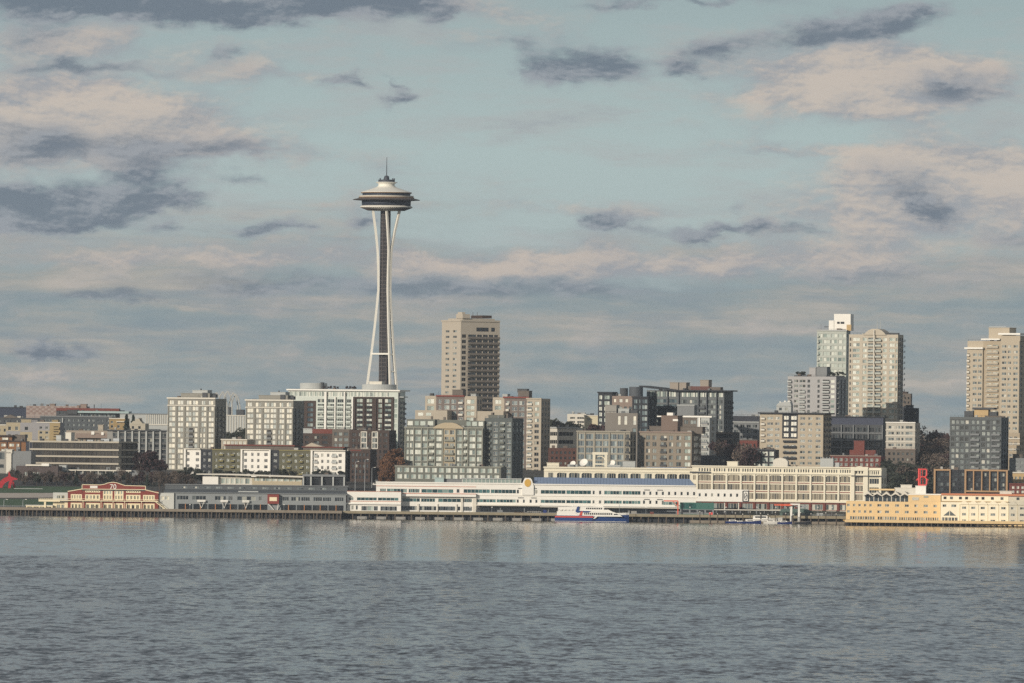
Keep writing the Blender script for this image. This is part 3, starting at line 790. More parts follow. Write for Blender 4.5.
a.win([(352, 355.6), (357.6, 359.6), (368.2, 370.6), (379.4, 381.2), (383.4, 387.2)], rows(432, 477, 8, 0.6), G_DARK, DBROWN, 2); a.win([(361.4, 366.2), (372.4, 377.2)], rows(450.5, 477, 5, 0.6), G_DARK, DBROWN, 2)
a.pen('penthouse', BROWNG, 356, 363, 427.6, 430, 4, 9); a.vwin(4, 0.6, rows(433, 475, 8, 0.6), G_BLACK, BLACKG); a.done_()
a = Bld('apartment_block', 'narrow dark brown infill block left of the sloping street', 'apartment block', 350, 370, None, 449, 4690, 14, DBROWN, depth=14)
a.panel(350, 361, 449, 451, BRICK); a.win(cols(351, 369, 5, 0.6), rows(452, 480, 5, 0.6), G_DARK, DBROWN); a.box('parapet_cap', BROWNG, 349.6, 370.4, 448.6, 449.6, -0.4, 0); a.done_()

# terrace of white and olive blocks behind the pavilion
OLIVE = mat('olive_render', (98, 96, 78), 0.9, 0.12); OLV = mat('olive_trim', (132, 124, 84), 0.85, 0.1)
t = Bld('terraced_apartments', 'long low apartment row alternating white and dark olive blocks', 'apartment block', 185, 345, 352, 450, 4690, 18, DARKG, xref=265)
for (x0, x1, m) in ((184, 200.5, WHITE), (200.5, 212, BLACKG), (212, 241, OLIVE), (241, 271, WHITE), (271, 279, BLACKG), (279, 311, OLIVE), (311, 346, WHITE)): t.panel(x0, x1, 440, 500, m)
rw = rows(451.5, 476, 4, 0.55)
t.win([(187, 189.4), (195.6, 199)], rw, G_DARK, WHITE); t.win([(202.5, 205.5), (207.5, 210.5)], rw, G_DARK, BLACKG)
t.win([(214.4, 217), (219, 223.5), (226, 229), (231, 234.5), (236.6, 239.4)], rw, G_MIX, OLV, 2); t.balc([(219, 223.5), (231, 234.5)], rw, BLACKG, 1.1, OLV)
t.win([(244, 247), (251, 253.4), (257, 259.4), (264, 267.6)], rw, G_DARK, WHITE); t.win([(273, 277)], rw, G_DARK, BLACKG)
t.win([(282, 284.6), (287, 291), (294, 297), (299.6, 303), (305.6, 309)], rw, G_MIX, OLV, 2); t.balc([(287, 291), (299.6, 303)], rw, BLACKG, 1.1, OLV)
t.win([(321, 323.4), (326.8, 329.2), (338.4, 341.6)], rw, G_DARK, WHITE); t.win([(332, 336.4)], rw, G_MIX, WHITE, 2); t.balc([(331.6, 336.8), (314, 318)], rw, WHITE, 1.1, PALEG); t.win([(314.4, 317.6)], rw, G_DARK, WHITE, 2)
t.boxes('projecting_bay', WHITE, [(184.6, 186.2, 449.5, 476, -1.4, -0.003), (241.2, 242.8, 449.5, 476, -1.4, -0.003), (269.4, 271, 449.5, 476, -1.4, -0.003), (311.2, 313, 449.5, 476, -1.4, -0.003)])
t.boxes('parapet_cap', OFFW, [(184.4, 200.8, 449.3, 450.2, -1.5, 0.6), (241, 271.2, 449.3, 450.2, -1.5, 0.6), (311, 346, 449.3, 450.2, -1.5, 0.6)]); t.boxes('parapet_trim', OLV, [(212, 240.8, 449.6, 450.6, -0.5, 0.6), (279, 310.8, 449.6, 450.6, -0.5, 0.6)])
t.boxes('roof_house', BROWNG, [(222, 291, 446, 450.5, 5, 12), (300, 340, 447, 450.5, 5, 12)]); t.boxes('roof_plate', BRICK, [(221, 292, 444.8, 446, 4, 13), (299, 342, 446, 447, 4, 13)])
t.vwin(2, 0.5, rw, G_DARK, WHITE); t.prism('gable', BEIGE, [(300, 446), (307, 442.2), (318, 446)], 7, 12); t.done_()
a = Bld('apartment_block', 'low cream block with large windows tucked between the twin towers', 'apartment block', 221, 247, None, 439.5, 4760, 15, BEIGE, depth=15)
a.win(cols(222, 246, 6, 0.7), [(441, 444.6), (446.4, 450)], G_LIT, BEIGE, 2); a.box('parapet_cap', OFFW, 220.6, 247, 439, 440, -0.4, 0); a.done_()

# concrete arches of the science hall and halls behind
def arches():
    D = 5350; e = thing('lattice_arches', 'cluster of slender white open arches behind the left pale tower', 'arches', (un(228, 430)[0]/F*D, D, 38))
    wp = mat('white_concrete', (186, 184, 176), 0.8, 0.06)
    for i, (px, yt_, dy) in enumerate(((216.5, 392.5, 0), (222, 391.5, 14), (227.5, 391, 2), (232.5, 392.5, 18), (235.5, 394, 6))):
        b = MB(); x0 = un(px, 400)[0]/F*D - e.location.x; zt = pt(px, yt_, D).z - 38; w = 3.0
        for s in (-1, 1):
            for q in (-1, 1):
                b.bar((x0+s*w, dy+q*w, 0), (x0+s*w, dy+q*w, zt-9), 0.34, wp, 5)
                b.bar((x0+s*w, dy+q*w, zt-9), (x0+s*w*0.62, dy+q*w, zt-3.2), 0.3, wp, 5); b.bar((x0+s*w*0.62, dy+q*w, zt-3.2), (x0, dy+q*w, zt), 0.28, wp, 5)
        for q in (-1, 1):
            for k in range(6):
                zk = zt-10-4*k; b.bar((x0-w, dy+q*w, zk), (x0-w+1.2, dy+q*w, zk-2), 0.16, wp, 4); b.bar((x0+w, dy+q*w, zk), (x0+w-1.2, dy+q*w, zk-2), 0.16, wp, 4)
        b.build('arch', e)
arches()
a = Bld('exhibition_hall', 'windowless pale hall seen between the twin towers', 'hall', 225, 247, None, 415.5, 5200, 6, PALEG, depth=30)
a.boxes('wall_rib', OFFW, [(225+2.6*k, 225.5+2.6*k, 416, 440, -0.4, -0.003) for k in range(9)]); a.box('parapet_cap', OFFW, 225, 247, 415, 415.8, -0.5, 1); a.boxes('rooftop_unit', DARKG, [(235, 242.5, 409.5, 416, 4, 10), (226.5, 229, 407, 416, 6, 9)]); a.done_()
for i, (x, y) in enumerate(((226, 431), (228.5, 430), (231.5, 431.5), (235, 430.5), (239, 432), (242.5, 431), (244.8, 427))):
    tree('dark', x, y, 4900, 'dark leafy tree in the gap between the twin towers', 'trees between the twin towers', 0.8)
# ================================================================== beige tower and neighbours
FT = mat('tower_beige', (180, 170, 154), 0.9, 0.07); FT2 = mat('tower_beige_shaded', (118, 110, 101), 0.9, 0.08)  # second tone darkens the beige with the right face's shade
f = Bld('residential_tower', 'tall beige tower with stacked recessed balconies on its darker right face', 'tower', 441.5, 460.5, 499.4, 320, 4990, 62, FT, yref=365)
f.win([(445.3, 449), (452.6, 456.4)], rows(323, 412, 16, 0.42)[1:], G_MIX, FT, 2)
rw = [(334.2+5.45*k, 337.6+5.45*k) for k in range(16)]
# right face: continuous balcony bands with dark recesses behind, and blank end piers
for (t_, q_) in rw:
    for (a_, b_) in ((0.03, 0.14), (0.19, 0.40), (0.42, 0.55), (0.57, 0.70), (0.72, 0.84), (0.86, 0.96)):
        z0, z1 = f.z(q_, 478), f.z(t_, 478); f.holes['s'].append((a_*f.dep, b_*f.dep, z0, z1)); f.wins.append(('s', a_*f.dep, b_*f.dep, z0, z1, G_BLACK if a_ != 0.19 else G_DARK, FT2, 2, 1, 'window'))
b = MB()
for (t_, q_) in rw:
    z0 = f.z(q_, 478); b.box(f.W+0.004, f.W+1.5, 0.17*f.dep, 0.985*f.dep, z0-0.5, z0+0.75, FT2)
b.build('balcony_band', f.e)
z1, z0 = f.z(327, 478), f.z(331, 478)
f.holes['s'].append((0.4*f.dep, 0.72*f.dep, z0, z1)); f.wins.append(('s', 0.4*f.dep, 0.72*f.dep, z0, z1, G_BLACK, DBROWN, 4, 1, 'window'))
f.holes['s'].append((0.78*f.dep, 0.88*f.dep, z0, z1)); f.wins.append(('s', 0.78*f.dep, 0.88*f.dep, z0, z1, G_BLACK, DBROWN, 1, 1, 'window'))
b = MB(); b.box(f.W+0.003, f.W+0.5, 0, f.dep, f.H-1.0, f.H+0.003, FT); b.box(-0.4, f.W+0.002, -0.4, -0.003, f.H-1.0, f.H+0.003, FT); b.build('cornice', f.e)
L = f.dep; rb = lambda nm, m, x0, x1, y0, y1, h0, h1: (lambda q: (q.box(f.W*x0, f.W*x1, L*y0, L*y1, f.H+h0, f.H+h1, m), q.build(nm, f.e)))(MB())
rb('penthouse', FT, .12, .88, .10, .93, -.8, 1.0); rb('lift_house', FT, .58, .92, .08, .27, 1.0, 3.6); rb('lift_house', FT, .62, .85, .10, .18, 3.6, 4.8); rb('plant_room', DBROWN, .3, .9, .60, .84, 1.3, 3.0)
q_ = MB(); [q_.bar((f.W*.5, L*t_, f.H+1), (f.W*.5, L*t_, f.H+5), .14, DBROWN, 5) for t_ in (.55, .66)]; q_.build('aerial', f.e)
f.done_()

EG = mat('mauve_grey', (116, 106, 100), 0.9, 0.1); CORN = mat('red_cornice', (128, 70, 62), 0.8, 0.1)
t = Bld('apartment_tower', 'stepped beige tower with a dull red cornice in front of the tall beige tower', 'apartment tower', 425, 476.5, 482, 396, 4850, 18, BEIGE, yref=415)
t.panel(436, 464.4, 395, 480, EG); rw = rows(398.5, 440, 7, 0.72)
t.win([(438.2, 441.2), (444, 449.2), (451, 456), (458.6, 463)], rw, G_BLUE, OFFW, 2); t.win([(427, 434)], rows(398, 412, 2, .7), G_PALE, BEIGE, 2); t.win([(466.4, 474.4)], rw, G_PALE, BEIGE, 2)
t.balc([(458.6, 463)], rw, OFFW, 1.2); t.boxes('red_cornice', CORN, [(436, 464.4, 395.2, 396.6, -0.9, 1)]); t.pen('penthouse', BROWNG, 450.5, 461, 389.5, 396, 3, 9); t.pen('penthouse', PALEG, 469, 474, 393.5, 396, 3, 8)
t.boxes('lower_step', BEIGE, [(420, 452, 410.5, 460, -9, -0.01)]); t.boxes('step_window', G_PALE, [(423, 428, 413, 416, -9.1, -9.004), (431, 436, 413, 416, -9.1, -9.004)])
t.vwin(2, .5, rw, G_DARK, EG); t.done_()
t = Bld('apartment_tower', 'stepped beige tower with a dull red cornice and a taller right shaft', 'apartment tower', 492.5, 529, 533, 397.5, 4850, 18, BEIGE, yref=430)
t.panel(504, 527.5, 396, 480, EG); rw = rows(400, 470, 12, 0.72)
t.win([(506, 509), (511.5, 517), (518.8, 524.2)], rw, G_BLUE, OFFW, 2); t.win([(494.6, 501)], rows(399, 411, 2, .7), G_PALE, BEIGE, 2); t.balc([(506, 509)], rw, OFFW, 1.2)
t.boxes('red_cornice', CORN, [(503, 529, 396.6, 398, -0.9, 1)]); t.pen('penthouse', BROWNG, 516, 527, 390.5, 397.5, 3, 9); t.pen('lift_house', DARKG, 514.8, 524.5, 388.6, 391, 4, 8); t.pen('penthouse', PALEG, 500.5, 505.5, 394, 397.5, 3, 8)
t.boxes('lower_step', BEIGE, [(480, 508, 411.5, 460, -9, -0.01)]); t.vwin(1, .5, rw, G_DARK, EG); t.done_()
t = Bld('apartment_tower', 'slim beige corner tower with a wide shaded right side', 'apartment tower', 526.5, 541, 550, 398.5, 4830, 26, BEIGE, yref=430)
rw = rows(400.5, 474, 13, 0.62)
t.win([(527.4, 532)], rw, G_BLUE, OFFW, 2); t.balc([(527.2, 532.2)], rw, OFFW, 1.0); t.win([(534.4, 538.8)], rw[:4], G_PALE, BEIGE, 2); t.win([(534.4, 538.8)], rw[4:], G_DARK, BEIGE, 2)
t.vwin(3, .45, rw, G_BLUE, BEIGE); t.boxes('cornice', BEIGE, [(526, 541.4, 398, 399.2, -0.5, 0.4)]); t.done_()

# grey green block with the shallow gable
GG = mat('grey_green', (110, 112, 104), 0.85, 0.1); GG2 = mat('grey_green_trim', (140, 140, 128), 0.85, 0.08)
t = Bld('condominium_block', 'broad grey green condominium with a shallow beige gable and many windows', 'apartment block', 404.5, 483, 487, 427.6, 4640, 16, GG, yref=450)
rw = rows(429, 482, 8, 0.68)
t.panel(443.6, 455, 427, 480, mat('gable_beige', (176, 162, 136), 0.9, 0.07))
t.win([(405.6, 408.6), (409.6, 413), (414.6, 420.6), (422, 427), (428.6, 434), (436, 441.4)], rw, G_PALE, OFFW, 2)
t.win([(444.4, 448.6), (449.8, 454)], rw, G_MIX, OFFW, 2); t.win([(456.6, 461.6), (463, 467), (469.2, 475), (476.4, 481.4)], rw, G_PALE, OFFW, 2)
t.balc([(428.6, 434), (444.4, 454), (463, 467)], rw[1:], GG2, 1.3, GG2)
t.boxes('pilaster', GG2, [(a_, a_+1, 428, 480, -0.5, -0.003) for a_ in (404.7, 413.4, 421, 427.4, 434.6, 442.2, 455.4, 462, 467.6, 475.4, 481.8)])
t.prism('gable', MATS['gable_beige'], [(433.6, 428.6), (433.6, 427.4), (437, 425.4), (441, 423.6), (445, 422.6), (453, 422.6), (457, 423.8), (461, 426), (463.6, 427.6), (463.6, 428.6)], -1.2, 2.5)
t.boxes('upper_storey', GG, [(405, 433, 419.4, 428.6, 3, 12), (433, 463, 419.8, 428.6, 5, 12), (463, 482, 420.4, 428.6, 4, 12)]); t.boxes('upper_window', G_PALE, [(x_, x_+w_, 421.4, 425.6, d_-.06, d_-.004) for x_, w_, d_ in ((406, 5, 3), (413, 4, 3), (418.6, 5, 3), (426, 5.4, 3), (464.4, 4, 4), (470, 4.6, 4), (476.4, 4.4, 4))]); t.boxes('chimney', BROWNG, [(428, 429.6, 416.4, 419.6, 5, 6), (440, 442, 417, 420, 6, 7), (470, 472, 417.4, 420.6, 6, 7)]); t.boxes('cornice', GG2, [(404, 433.4, 427, 428.2, -.5, .3), (463.8, 483.4, 427, 428.2, -.5, .3)])
t.vwin(2, .5, rw, G_DARK, GG); t.done_()
t = Bld('condominium_block', 'darker recessed wing of the grey green condominium beside the beige corner tower', 'apartment block', 484.4, 512, 523, 418, 4640, 22, mat('grey_green_shaded', (90, 95, 93), 0.85, 0.1), yref=450)  # wing wall darkened, its shade put into the base colour
rw = rows(421, 480, 10, 0.64)
t.win([(487, 491), (493, 497.4), (499.6, 504.4), (506.4, 510.6)], rw, G_BLUE, OFFW, 2); t.balc([(487, 491), (499.6, 504.4)], rw, GG, 1.2, GG)
t.pen('penthouse', GG, 486, 502, 415, 418, 3, 10); t.boxes('chimney', BROWNG, [(488, 490, 412.6, 418, 4, 6), (503, 505, 413.5, 418, 4, 6)]); t.vwin(3, .5, rw, G_BLUE, GG); t.done_()
t = Bld('podium_block', 'two storey grey podium with paired windows below the gabled condominium', 'apartment block', 395, 501, None, 466.5, 4600, 10, GG, yref=475, depth=18)
t.win(cols(396, 500, 15, 0.72), [(468, 472.6), (474.6, 479)], G_PALE, OFFW, 2); t.boxes('cornice', GG2, [(394.6, 501.4, 466, 467.2, -0.6, 0.4)]); t.done_()
for i, (x, y, w_) in enumerate(((386, 452, .9), (391, 447, 1), (396, 449, 1), (400.5, 456, .9), (388, 463, 1), (393, 458, 1), (383.5, 470, .8))):
    tree('autumn', x, y, 4690-14*i, 'rust coloured autumn tree lining the sloping street', 'autumn street trees', w_)

# ================================================================== middle of the skyline
g = Bld('office_block', 'pale low office with dark strip windows right of the beige corner tower', 'office', 548, 577, None, 427.5, 4860, 8, OFFW, depth=25)
g.win([(550, 557), (558.4, 573)], rows(430, 446, 2, 0.5), G_BLACK, OFFW, 4); g.boxes('cornice', PALEG, [(547.5, 577.4, 427, 428.4, -.6, .3)]); g.done_()
g = Bld('brick_block', 'dark brick building below the pale strip windowed office', 'office', 548, 578, None, 448, 4790, 8, mat('dark_brick', (88, 62, 54), .9, .2), depth=20)
g.win(cols(550, 576, 6, .5), rows(450, 466, 3, .5), G_DARK, DBROWN); g.done_()
g = Bld('small_office', 'small white office with dark windows behind the dark round trees', 'office', 567, 586, None, 414, 5000, 8, OFFW, depth=16)
g.win([(570, 575), (577, 584)], rows(416, 424, 2, .5), G_DARK, OFFW, 3); g.boxes('vent', PALEG, [(571, 573, 411.4, 414.6, 3, 5), (580, 584, 412.4, 414.6, 3, 5)]); g.done_()
g = Bld('cream_house', 'plain cream flat-roofed house with plants in front', 'house', 584, 609, None, 415.6, 4900, 10, mat('cream_wall', (206, 196, 168), .9, .06), depth=14)
g.win([(587, 590), (599, 603)], [(418, 421)], G_MIX, OFFW, 2); g.boxes('parapet_cap', OFFW, [(583.6, 609.4, 415.2, 416, -.4, .4)]); g.done_()
for i, (x, y) in enumerate(((552, 420.5), (557, 418), (562, 418.6), (567, 420.5), (571.5, 423))): tree('dark', x, y, 4930, 'dark rounded tree behind the pale strip windowed office', 'round dark trees on the ridge', 1.1)

IG = mat('slate_panel', (84, 88, 92), .7, .1)
t = Bld('glass_apartment_block', 'narrow dark framed glass block left of the rooftop tanks', 'apartment block', 598, 612, 616, 392.5, 4850, 20, BLACKG, yref=405)
rw = rows(394.5, 440, 8, .72); t.win([(599, 602), (604, 609.6)], rw, G_PALE, BLACKG, 2); t.vwin(2, .5, rw, G_DARK, BLACKG); t.boxes('roof_plate', BLACKG, [(597.4, 613, 391.8, 393, -.8, 8)]); t.done_()
PINK = mat('pinkish_brick', (142, 126, 115), .9, .1)
t = Bld('brick_block', 'pinkish brick top with three small windows under two round dark rooftop tanks', 'apartment block', 612, 634, None, 396, 4830, 16, PINK, depth=20, yref=410)
t.win([(613.4, 616), (619, 622.4), (625, 628)], [(398.8, 402.4)], G_LIT, PINK); t.win(cols(613, 633, 4, .6), rows(405, 440, 6, .5), G_MIX, PINK)
t.cyl('rooftop_tank', DARKG, 617.6, 625.4, 388, 396.6, 5, 20); t.cyl('rooftop_tank', IG, 625.6, 639, 386.6, 396.4, 8, 24); t.done_()
t = Bld('glass_apartment_block', 'dark block with bright window column right of the pinkish brick top', 'apartment block', 632, 648, 655, 397, 4820, 26, BLACKG, yref=420)
rw = rows(398.4, 445, 8, .72); t.win([(633.6, 637), (638.6, 640.4), (641.6, 647)], rw, G_BLUE, BLACKG, 2); t.vwin(2, .4, rw, G_BLUE, BLACKG); t.boxes('roof_plate', BLACKG, [(631.6, 648.6, 396.4, 397.6, -.6, 8)]); t.done_()
t = Bld('concrete_block', 'grey concrete block with three tall white windows and a rooftop plant room', 'apartment block', 605, 637.4, 640, 413, 4740, 14, mat('warm_concrete', (128, 122, 114), .9, .1), yref=430)
t.win([(617.6, 620.4), (624, 627), (633, 636)], [(416, 424.6)], G_LIT, OFFW, 1, 2); t.win([(632.6, 636)], rows(427, 470, 7, .6), G_BLUE, DARKG); t.win(cols(608, 631, 4, .6), rows(430, 470, 6, .5), G_DARK, DARKG)
t.pen('stair_house', mat('light_concrete', (150, 146, 138), .9, .08), 604.6, 616, 405, 413, .5, 8); t.pen('plant_room', PALEG, 617, 628, 408.4, 413, 2, 8); t.pen('plant_room', DARKG, 629, 636, 410, 413, 3, 7); t.vwin(1, .5, rows(416, 470, 8, .5), G_BLUE, DARKG); t.done_()
for i, x in enumerate((596, 599, 602.5, 606, 609.5)): tree('plum', x, 423+abs(2-i), 4800, 'dark plum leafed tree on the terrace beside the grey concrete block', 'plum trees on the terrace', 1.0)

HB = mat('stone_frame', (152, 146, 132), .9, .08)
h = Bld('glass_office_block', 'five storey blue glass office block in a beige stone frame', 'office', 577, 630, 636, 431.5, 4620, 16, HB, yref=450)
rw = rows(433.4, 474, 6, .78)
h.win([(578.4, 584), (586, 593), (595.4, 602), (603, 608.4), (610.6, 616.6), (617.4, 623.4)], rw, G_BLUE, PALEG, 3); h.win([(626, 629.2)], rw, G_DARK, HB, 1); h.balc([(625.8, 629.4)], rw, HB, .9, DARKG)
h.boxes('cornice', HB, [(576.4, 630.6, 430.8, 432.2, -.7, .4)]); h.boxes('column', HB, [(a_, a_+1.1, 432.4, 474, -.5, -.003) for a_ in (576.9, 584.4, 593.8, 609, 623.9)]); h.vwin(2, .5, rw, G_BLACK, BLACKG)
h.done_()
JB = mat('dark_bronze', (96, 100, 100), .6, .1)
j = Bld('glass_condominium', 'large dark glass building with a thin upswept roof and balconies', 'apartment block', 646.6, 724, 733, 390.5, 4830, 24, JB, yref=405, xref=690)
rw = rows(398.5, 425, 5, .7)
j.win(cols(649, 676, 5, .86), [(391.6, 397)], G_PALE, JB, 2); j.win(cols(681, 723, 9, .88), [(392.4, 397)], G_PALE, JB, 2)
j.win([(651, 654), (656.6, 666.4), (669, 676.6)], rw, G_BLUE, JB, 3); j.win([(681, 687), (689.4, 697), (700, 705.6), (708, 715.6), (717.6, 722.6)], rows(399, 435, 7, .7), G_MIX, JB, 3)
j.balc([(656.6, 666.4), (669, 676.6), (681, 687), (689.4, 697), (700, 705.6)], rw[1:], JB, 1.5, IG)
j.boxes('column', IG, [(a_, a_+1, 391, 440, -1.2, -.003) for a_ in (655, 667.4, 678.6, 698.4, 706.6, 716.4)])
j.prism('upswept_roof', BLACKG, [(640.6, 386), (641, 387.4), (678.6, 391.6), (678.6, 390.2), (660, 388)], -3, 14); j.boxes('flat_roof', BLACKG, [(679, 732.2, 390, 391.2, -3, 8)])
j.pen('chimney_block', mat('taupe', (150, 140, 128), .9, .1), 667, 675.4, 382.4, 390, 4, 10); j.pen('chimney_block', MATS['taupe'], 676, 683, 382.4, 390, 4.5, 10)
j.pen('lift_house', MATS['taupe'], 696, 704.4, 379.6, 386, 6, 11); j.boxes('roof_screen', mat('dusty_red', (104, 74, 68), .9, .12), [(687, 706, 386.2, 390, 5, 6)]); j.boxes('roof_screen', BROWNG, [(706.4, 717, 386.8, 390, 5, 9), (684, 687, 386, 390, 6, 9)])
j.vwin(5, .6, rows(399, 440, 8, .6), G_BLACK, BLACKG); j.vbalc(2, .3, rows(399, 440, 8, .6), BLACKG, 1.4); j.done_()
j = Bld('grey_block', 'plain grey stucco block in front of the dark glass building', 'apartment block', 677, 694, None, 405, 4770, 12, MIDG, depth=10)
j.win([(679, 682), (686, 690)], rows(414, 440, 3, .5), G_MIX, MIDG); j.boxes('parapet_cap', PALEG, [(676.6, 694.4, 404.6, 405.6, -.3, .3)]); j.done_()
KB = mat('taupe_masonry', (138, 128, 114), .9, .1)
k = Bld('apartment_block', 'taupe apartment block with regular tall windows and dark stepped right edge', 'apartment block', 639.6, 691.6, 701, 432, 4620, 22, KB, yref=450)
rw = rows(434.5, 474, 6, .66)
k.win([(641, 643.4), (646, 650), (652.4, 656.4), (660.6, 666.4), (669, 673), (676.4, 681)], rw, G_MIX, KB, 2); k.win([(684.4, 690.4)], rw, G_PALE, KB, 2); k.balc([(660.4, 666.6)], rw, KB, .9, DARKG)
k.boxes('cornice', PINK, [(639, 692, 431.4, 432.8, -.6, .4)]); k.pen('stair_tower', mat('brown_stucco', (120, 104, 94), .9, .07), 659, 675.4, 415.4, 432, 3, 11); k.boxes('stair_cap', WHITE, [(664, 670, 412.6, 415.4, 4, 7), (671, 676, 419, 421, 2.4, 3), (654, 661, 415.8, 417, 4, 8)])
k.pen('roof_house', BROWNG, 646, 658, 426, 432, 5, 10); k.pen('roof_house', BROWNG, 677, 699, 426.4, 432, 5, 10)
k.vwin(1, .5, rw, G_LIT, OFFW); k.vbalc(2, .4, rw, OFFW, .8); k.done_()
l = Bld('white_apartment_block', 'white and pale grey block with balconies behind the taupe apartments', 'apartment block', 680, 709.4, 716, 417, 4720, 24, PALEG, yref=435)
l.panel(680, 697, 417, 435, BROWNG); rw = rows(419, 470, 8, .62); l.win([(684, 688), (690, 696)], rw[:3], G_MIX, BROWNG, 2); l.win([(701.4, 707.6)], rw, G_MIX, WHITE, 3); l.balc([(701.2, 708.2)], rw, WHITE, 1.2, MIDG)
l.boxes('cornice', WHITE, [(679.4, 712, 415.8, 417.4, -.8, .4)]); l.boxes('fin', WHITE, [(699, 700.4, 417.6, 470, -.9, -.003)]); l.vwin(1, .3, rw, G_DARK, PALEG); l.done_()
l = Bld('parking_structure', 'dark terraced garage with pale floor bands right of the white balcony block', 'garage', 715.6, 732, None, 432, 4750, 14, BLACKG, depth=20)
for y in (432, 438, 444, 450): l.boxes('floor_band', BROWNG, [(715.4, 732.4, y, y+2.2, -.7, -.003)])
l.win([(716.6, 731)], [(435, 438), (441, 444), (447, 450)], G_BLACK, BLACKG, 6); l.done_()
l = Bld('low_block', 'dark low building with one glazed strip under the terraced garage', 'office', 700, 733, None, 455.5, 4660, 10, IG, depth=14)
l.win(cols(702, 731, 5, .7), rows(457.5, 470, 2, .5), G_DARK, IG, 3); l.done_()
o = Bld('office_block', 'dark roofed office with pale concrete grid at the foot of the ridge', 'office', 731.6, 759, None, 416, 4930, 8, MIDG, depth=22)
o.panel(731, 760, 415, 421.4, mat('dark_slate', (62, 64, 70), .8, .1)); o.win(cols(733, 758, 4, .7), rows(423.4, 440, 3, .6), G_DARK, PALEG, 2); o.boxes('floor_band', PALEG, [(731.4, 759, 421.6, 422.6, -.7, -.003)]); o.done_()
o = Bld('brick_block', 'low dark red brick house half hidden by bare trees', 'house', 737, 757, None, 440, 4800, 8, BRICK, depth=12)
o.win(cols(738, 756, 5, .5), rows(442, 462, 3, .5), G_DARK, BRICK); o.boxes('parapet_cap', BROWNG, [(736.6, 757.4, 439.6, 440.4, -.3, .3)]); o.done_()
for i in range(13):
    tree('bare' if i % 3 else 'plum', 719+i*3.2+(i*7 % 3), 440+(i*5 % 9)+(i % 2)*6, 4700-8*i, 'bare reddish brown tree in the cluster left of the tan apartment block', 'bare trees left of the tan block', 1.0)

PT = mat('tan_stucco', (176, 164, 144), .9, .07)
p = Bld('tan_apartment_block', 'large tan apartment block with flat dark eaves and a black framed bay', 'apartment block', 759.6, 823, 831, 413.4, 4640, 20, PT, yref=440)
p.panel(782, 797.6, 412, 438.6, BLACKG); rw = rows(415.6, 466, 9, .5)
p.win([(767, 773), (775, 779.4), (800, 805), (808, 812), (815.6, 820.6)], rw, G_MIX, OFFW, 2); p.win([(761.4, 764.6)], rw[:5], G_DARK, PT); p.win([(783.4, 788.4), (790.6, 796.4)], rows(415, 438, 4, .7), G_LIT, BLACKG, 2); p.win([(784, 789), (791, 796)], rw[5:], G_MIX, OFFW, 2)
p.balc([(783.6, 796.6)], rw[4:8], BLACKG, 1.3, BLACKG); p.balc([(761, 765)], rw[:5], PT, 1, OFFW)
p.boxes('eaves', BLACKG, [(758.4, 826, 412.6, 414, -1.6, 16)]); p.vwin(3, .5, rw, G_BLACK, BLACKG); p.vbalc(2, .4, rw, DARKG, 1.2); p.done_()
p = Bld('dark_framed_annex', 'three storey dark framed annex with white windows below the tan block', 'apartment block', 749.6, 775, None, 449.6, 4600, 12, BLACKG, depth=12)
p.win([(751.6, 755.4), (756.6, 760.4), (762, 767.4), (769, 773.6)], rows(450.6, 468.6, 3, .72), G_PALE, OFFW, 2); p.boxes('parapet_cap', DARKG, [(749.2, 775.4, 449, 450, -.4, .4)]); p.done_()
q = Bld('slate_roofed_block', 'long dark building with a blue slate roof band behind the brick rooftops', 'apartment block', 829, 883, 885, 417, 4700, 14, DARKG, xref=858)
q.panel(828, 886, 415, 424.6, mat('blue_slate', (70, 74, 88), .8, .08)); q.win(cols(832, 881, 8, .8), rows(426, 455, 4, .66), G_DARK, MIDG, 2); q.boxes('column', MIDG, [(a_, a_+.9, 425, 456, -1, -.003) for a_ in (829, 841, 853, 868, 882)])
q.boxes('floor_band', MIDG, [(829, 883, y, y+.9, -.8, -.004) for y in (432.6, 440, 447.4)]); q.boxes('roof_ridge', BLACKG, [(828.6, 885, 416.4, 417.4, -.8, 8)]); q.done_()
q = Bld('brick_warehouse', 'red brick warehouse with tall square chimney stack above the market', 'warehouse', 830, 880.6, None, 456, 4600, 12, mat('bright_brick', (112, 66, 60), .9, .12), xref=858, depth=16)
q.win(cols(833, 879, 9, .6), rows(457.4, 467, 2, .62), G_MIX, OFFW, 2); q.pen('chimney_stack', BRICK, 852.6, 863, 440.6, 456, 3, 6); q.boxes('lower_stack', BRICK, [(848, 874, 450, 456.4, 4, 9)]); q.boxes('parapet_cap', PINK, [(829.6, 881, 455.4, 456.4, -.4, .4)]); q.done_()

# ================================================================== right hand towers
RG = mat('pale_green_tower', (176, 180, 170), .6, .06); RB = mat('pale_beige_tower', (186, 176, 158), .8, .07)
t = Bld('glass_tower', 'pale green glass tower topped by a bright white box', 'tower', 816.6, 846, 850, 330.5, 4830, 14, RG, yref=370, xref=832)
rw = rows(332.6, 470, 23, .62); t.win([(818, 822), (823, 829.4), (831, 836.6)], rw, G_PALE, RG, 2); t.win([(838, 841.6), (842.4, 845.4)], rw, G_PALE, RG, 1)
t.win([(830.2, 831)], rw[1:], G_DARK, RG); t.balc([(816.8, 818.6)], rw, RG, 1.0, RG)
t.boxes('white_crown', WHITE, [(832.4, 849, 313.8, 330.5, 3, 12), (827.4, 832.4, 320.4, 330.5, 2.6, 12)]); t.boxes('crown_recess', BLACKG, [(835.6, 838, 321.6, 323.6, 2.7, 2.996), (839, 842.6, 321.6, 323.6, 2.7, 2.996)]); t.boxes('tan_box', TAN, [(845.4, 850, 324.4, 330.6, 2, 2.9)])
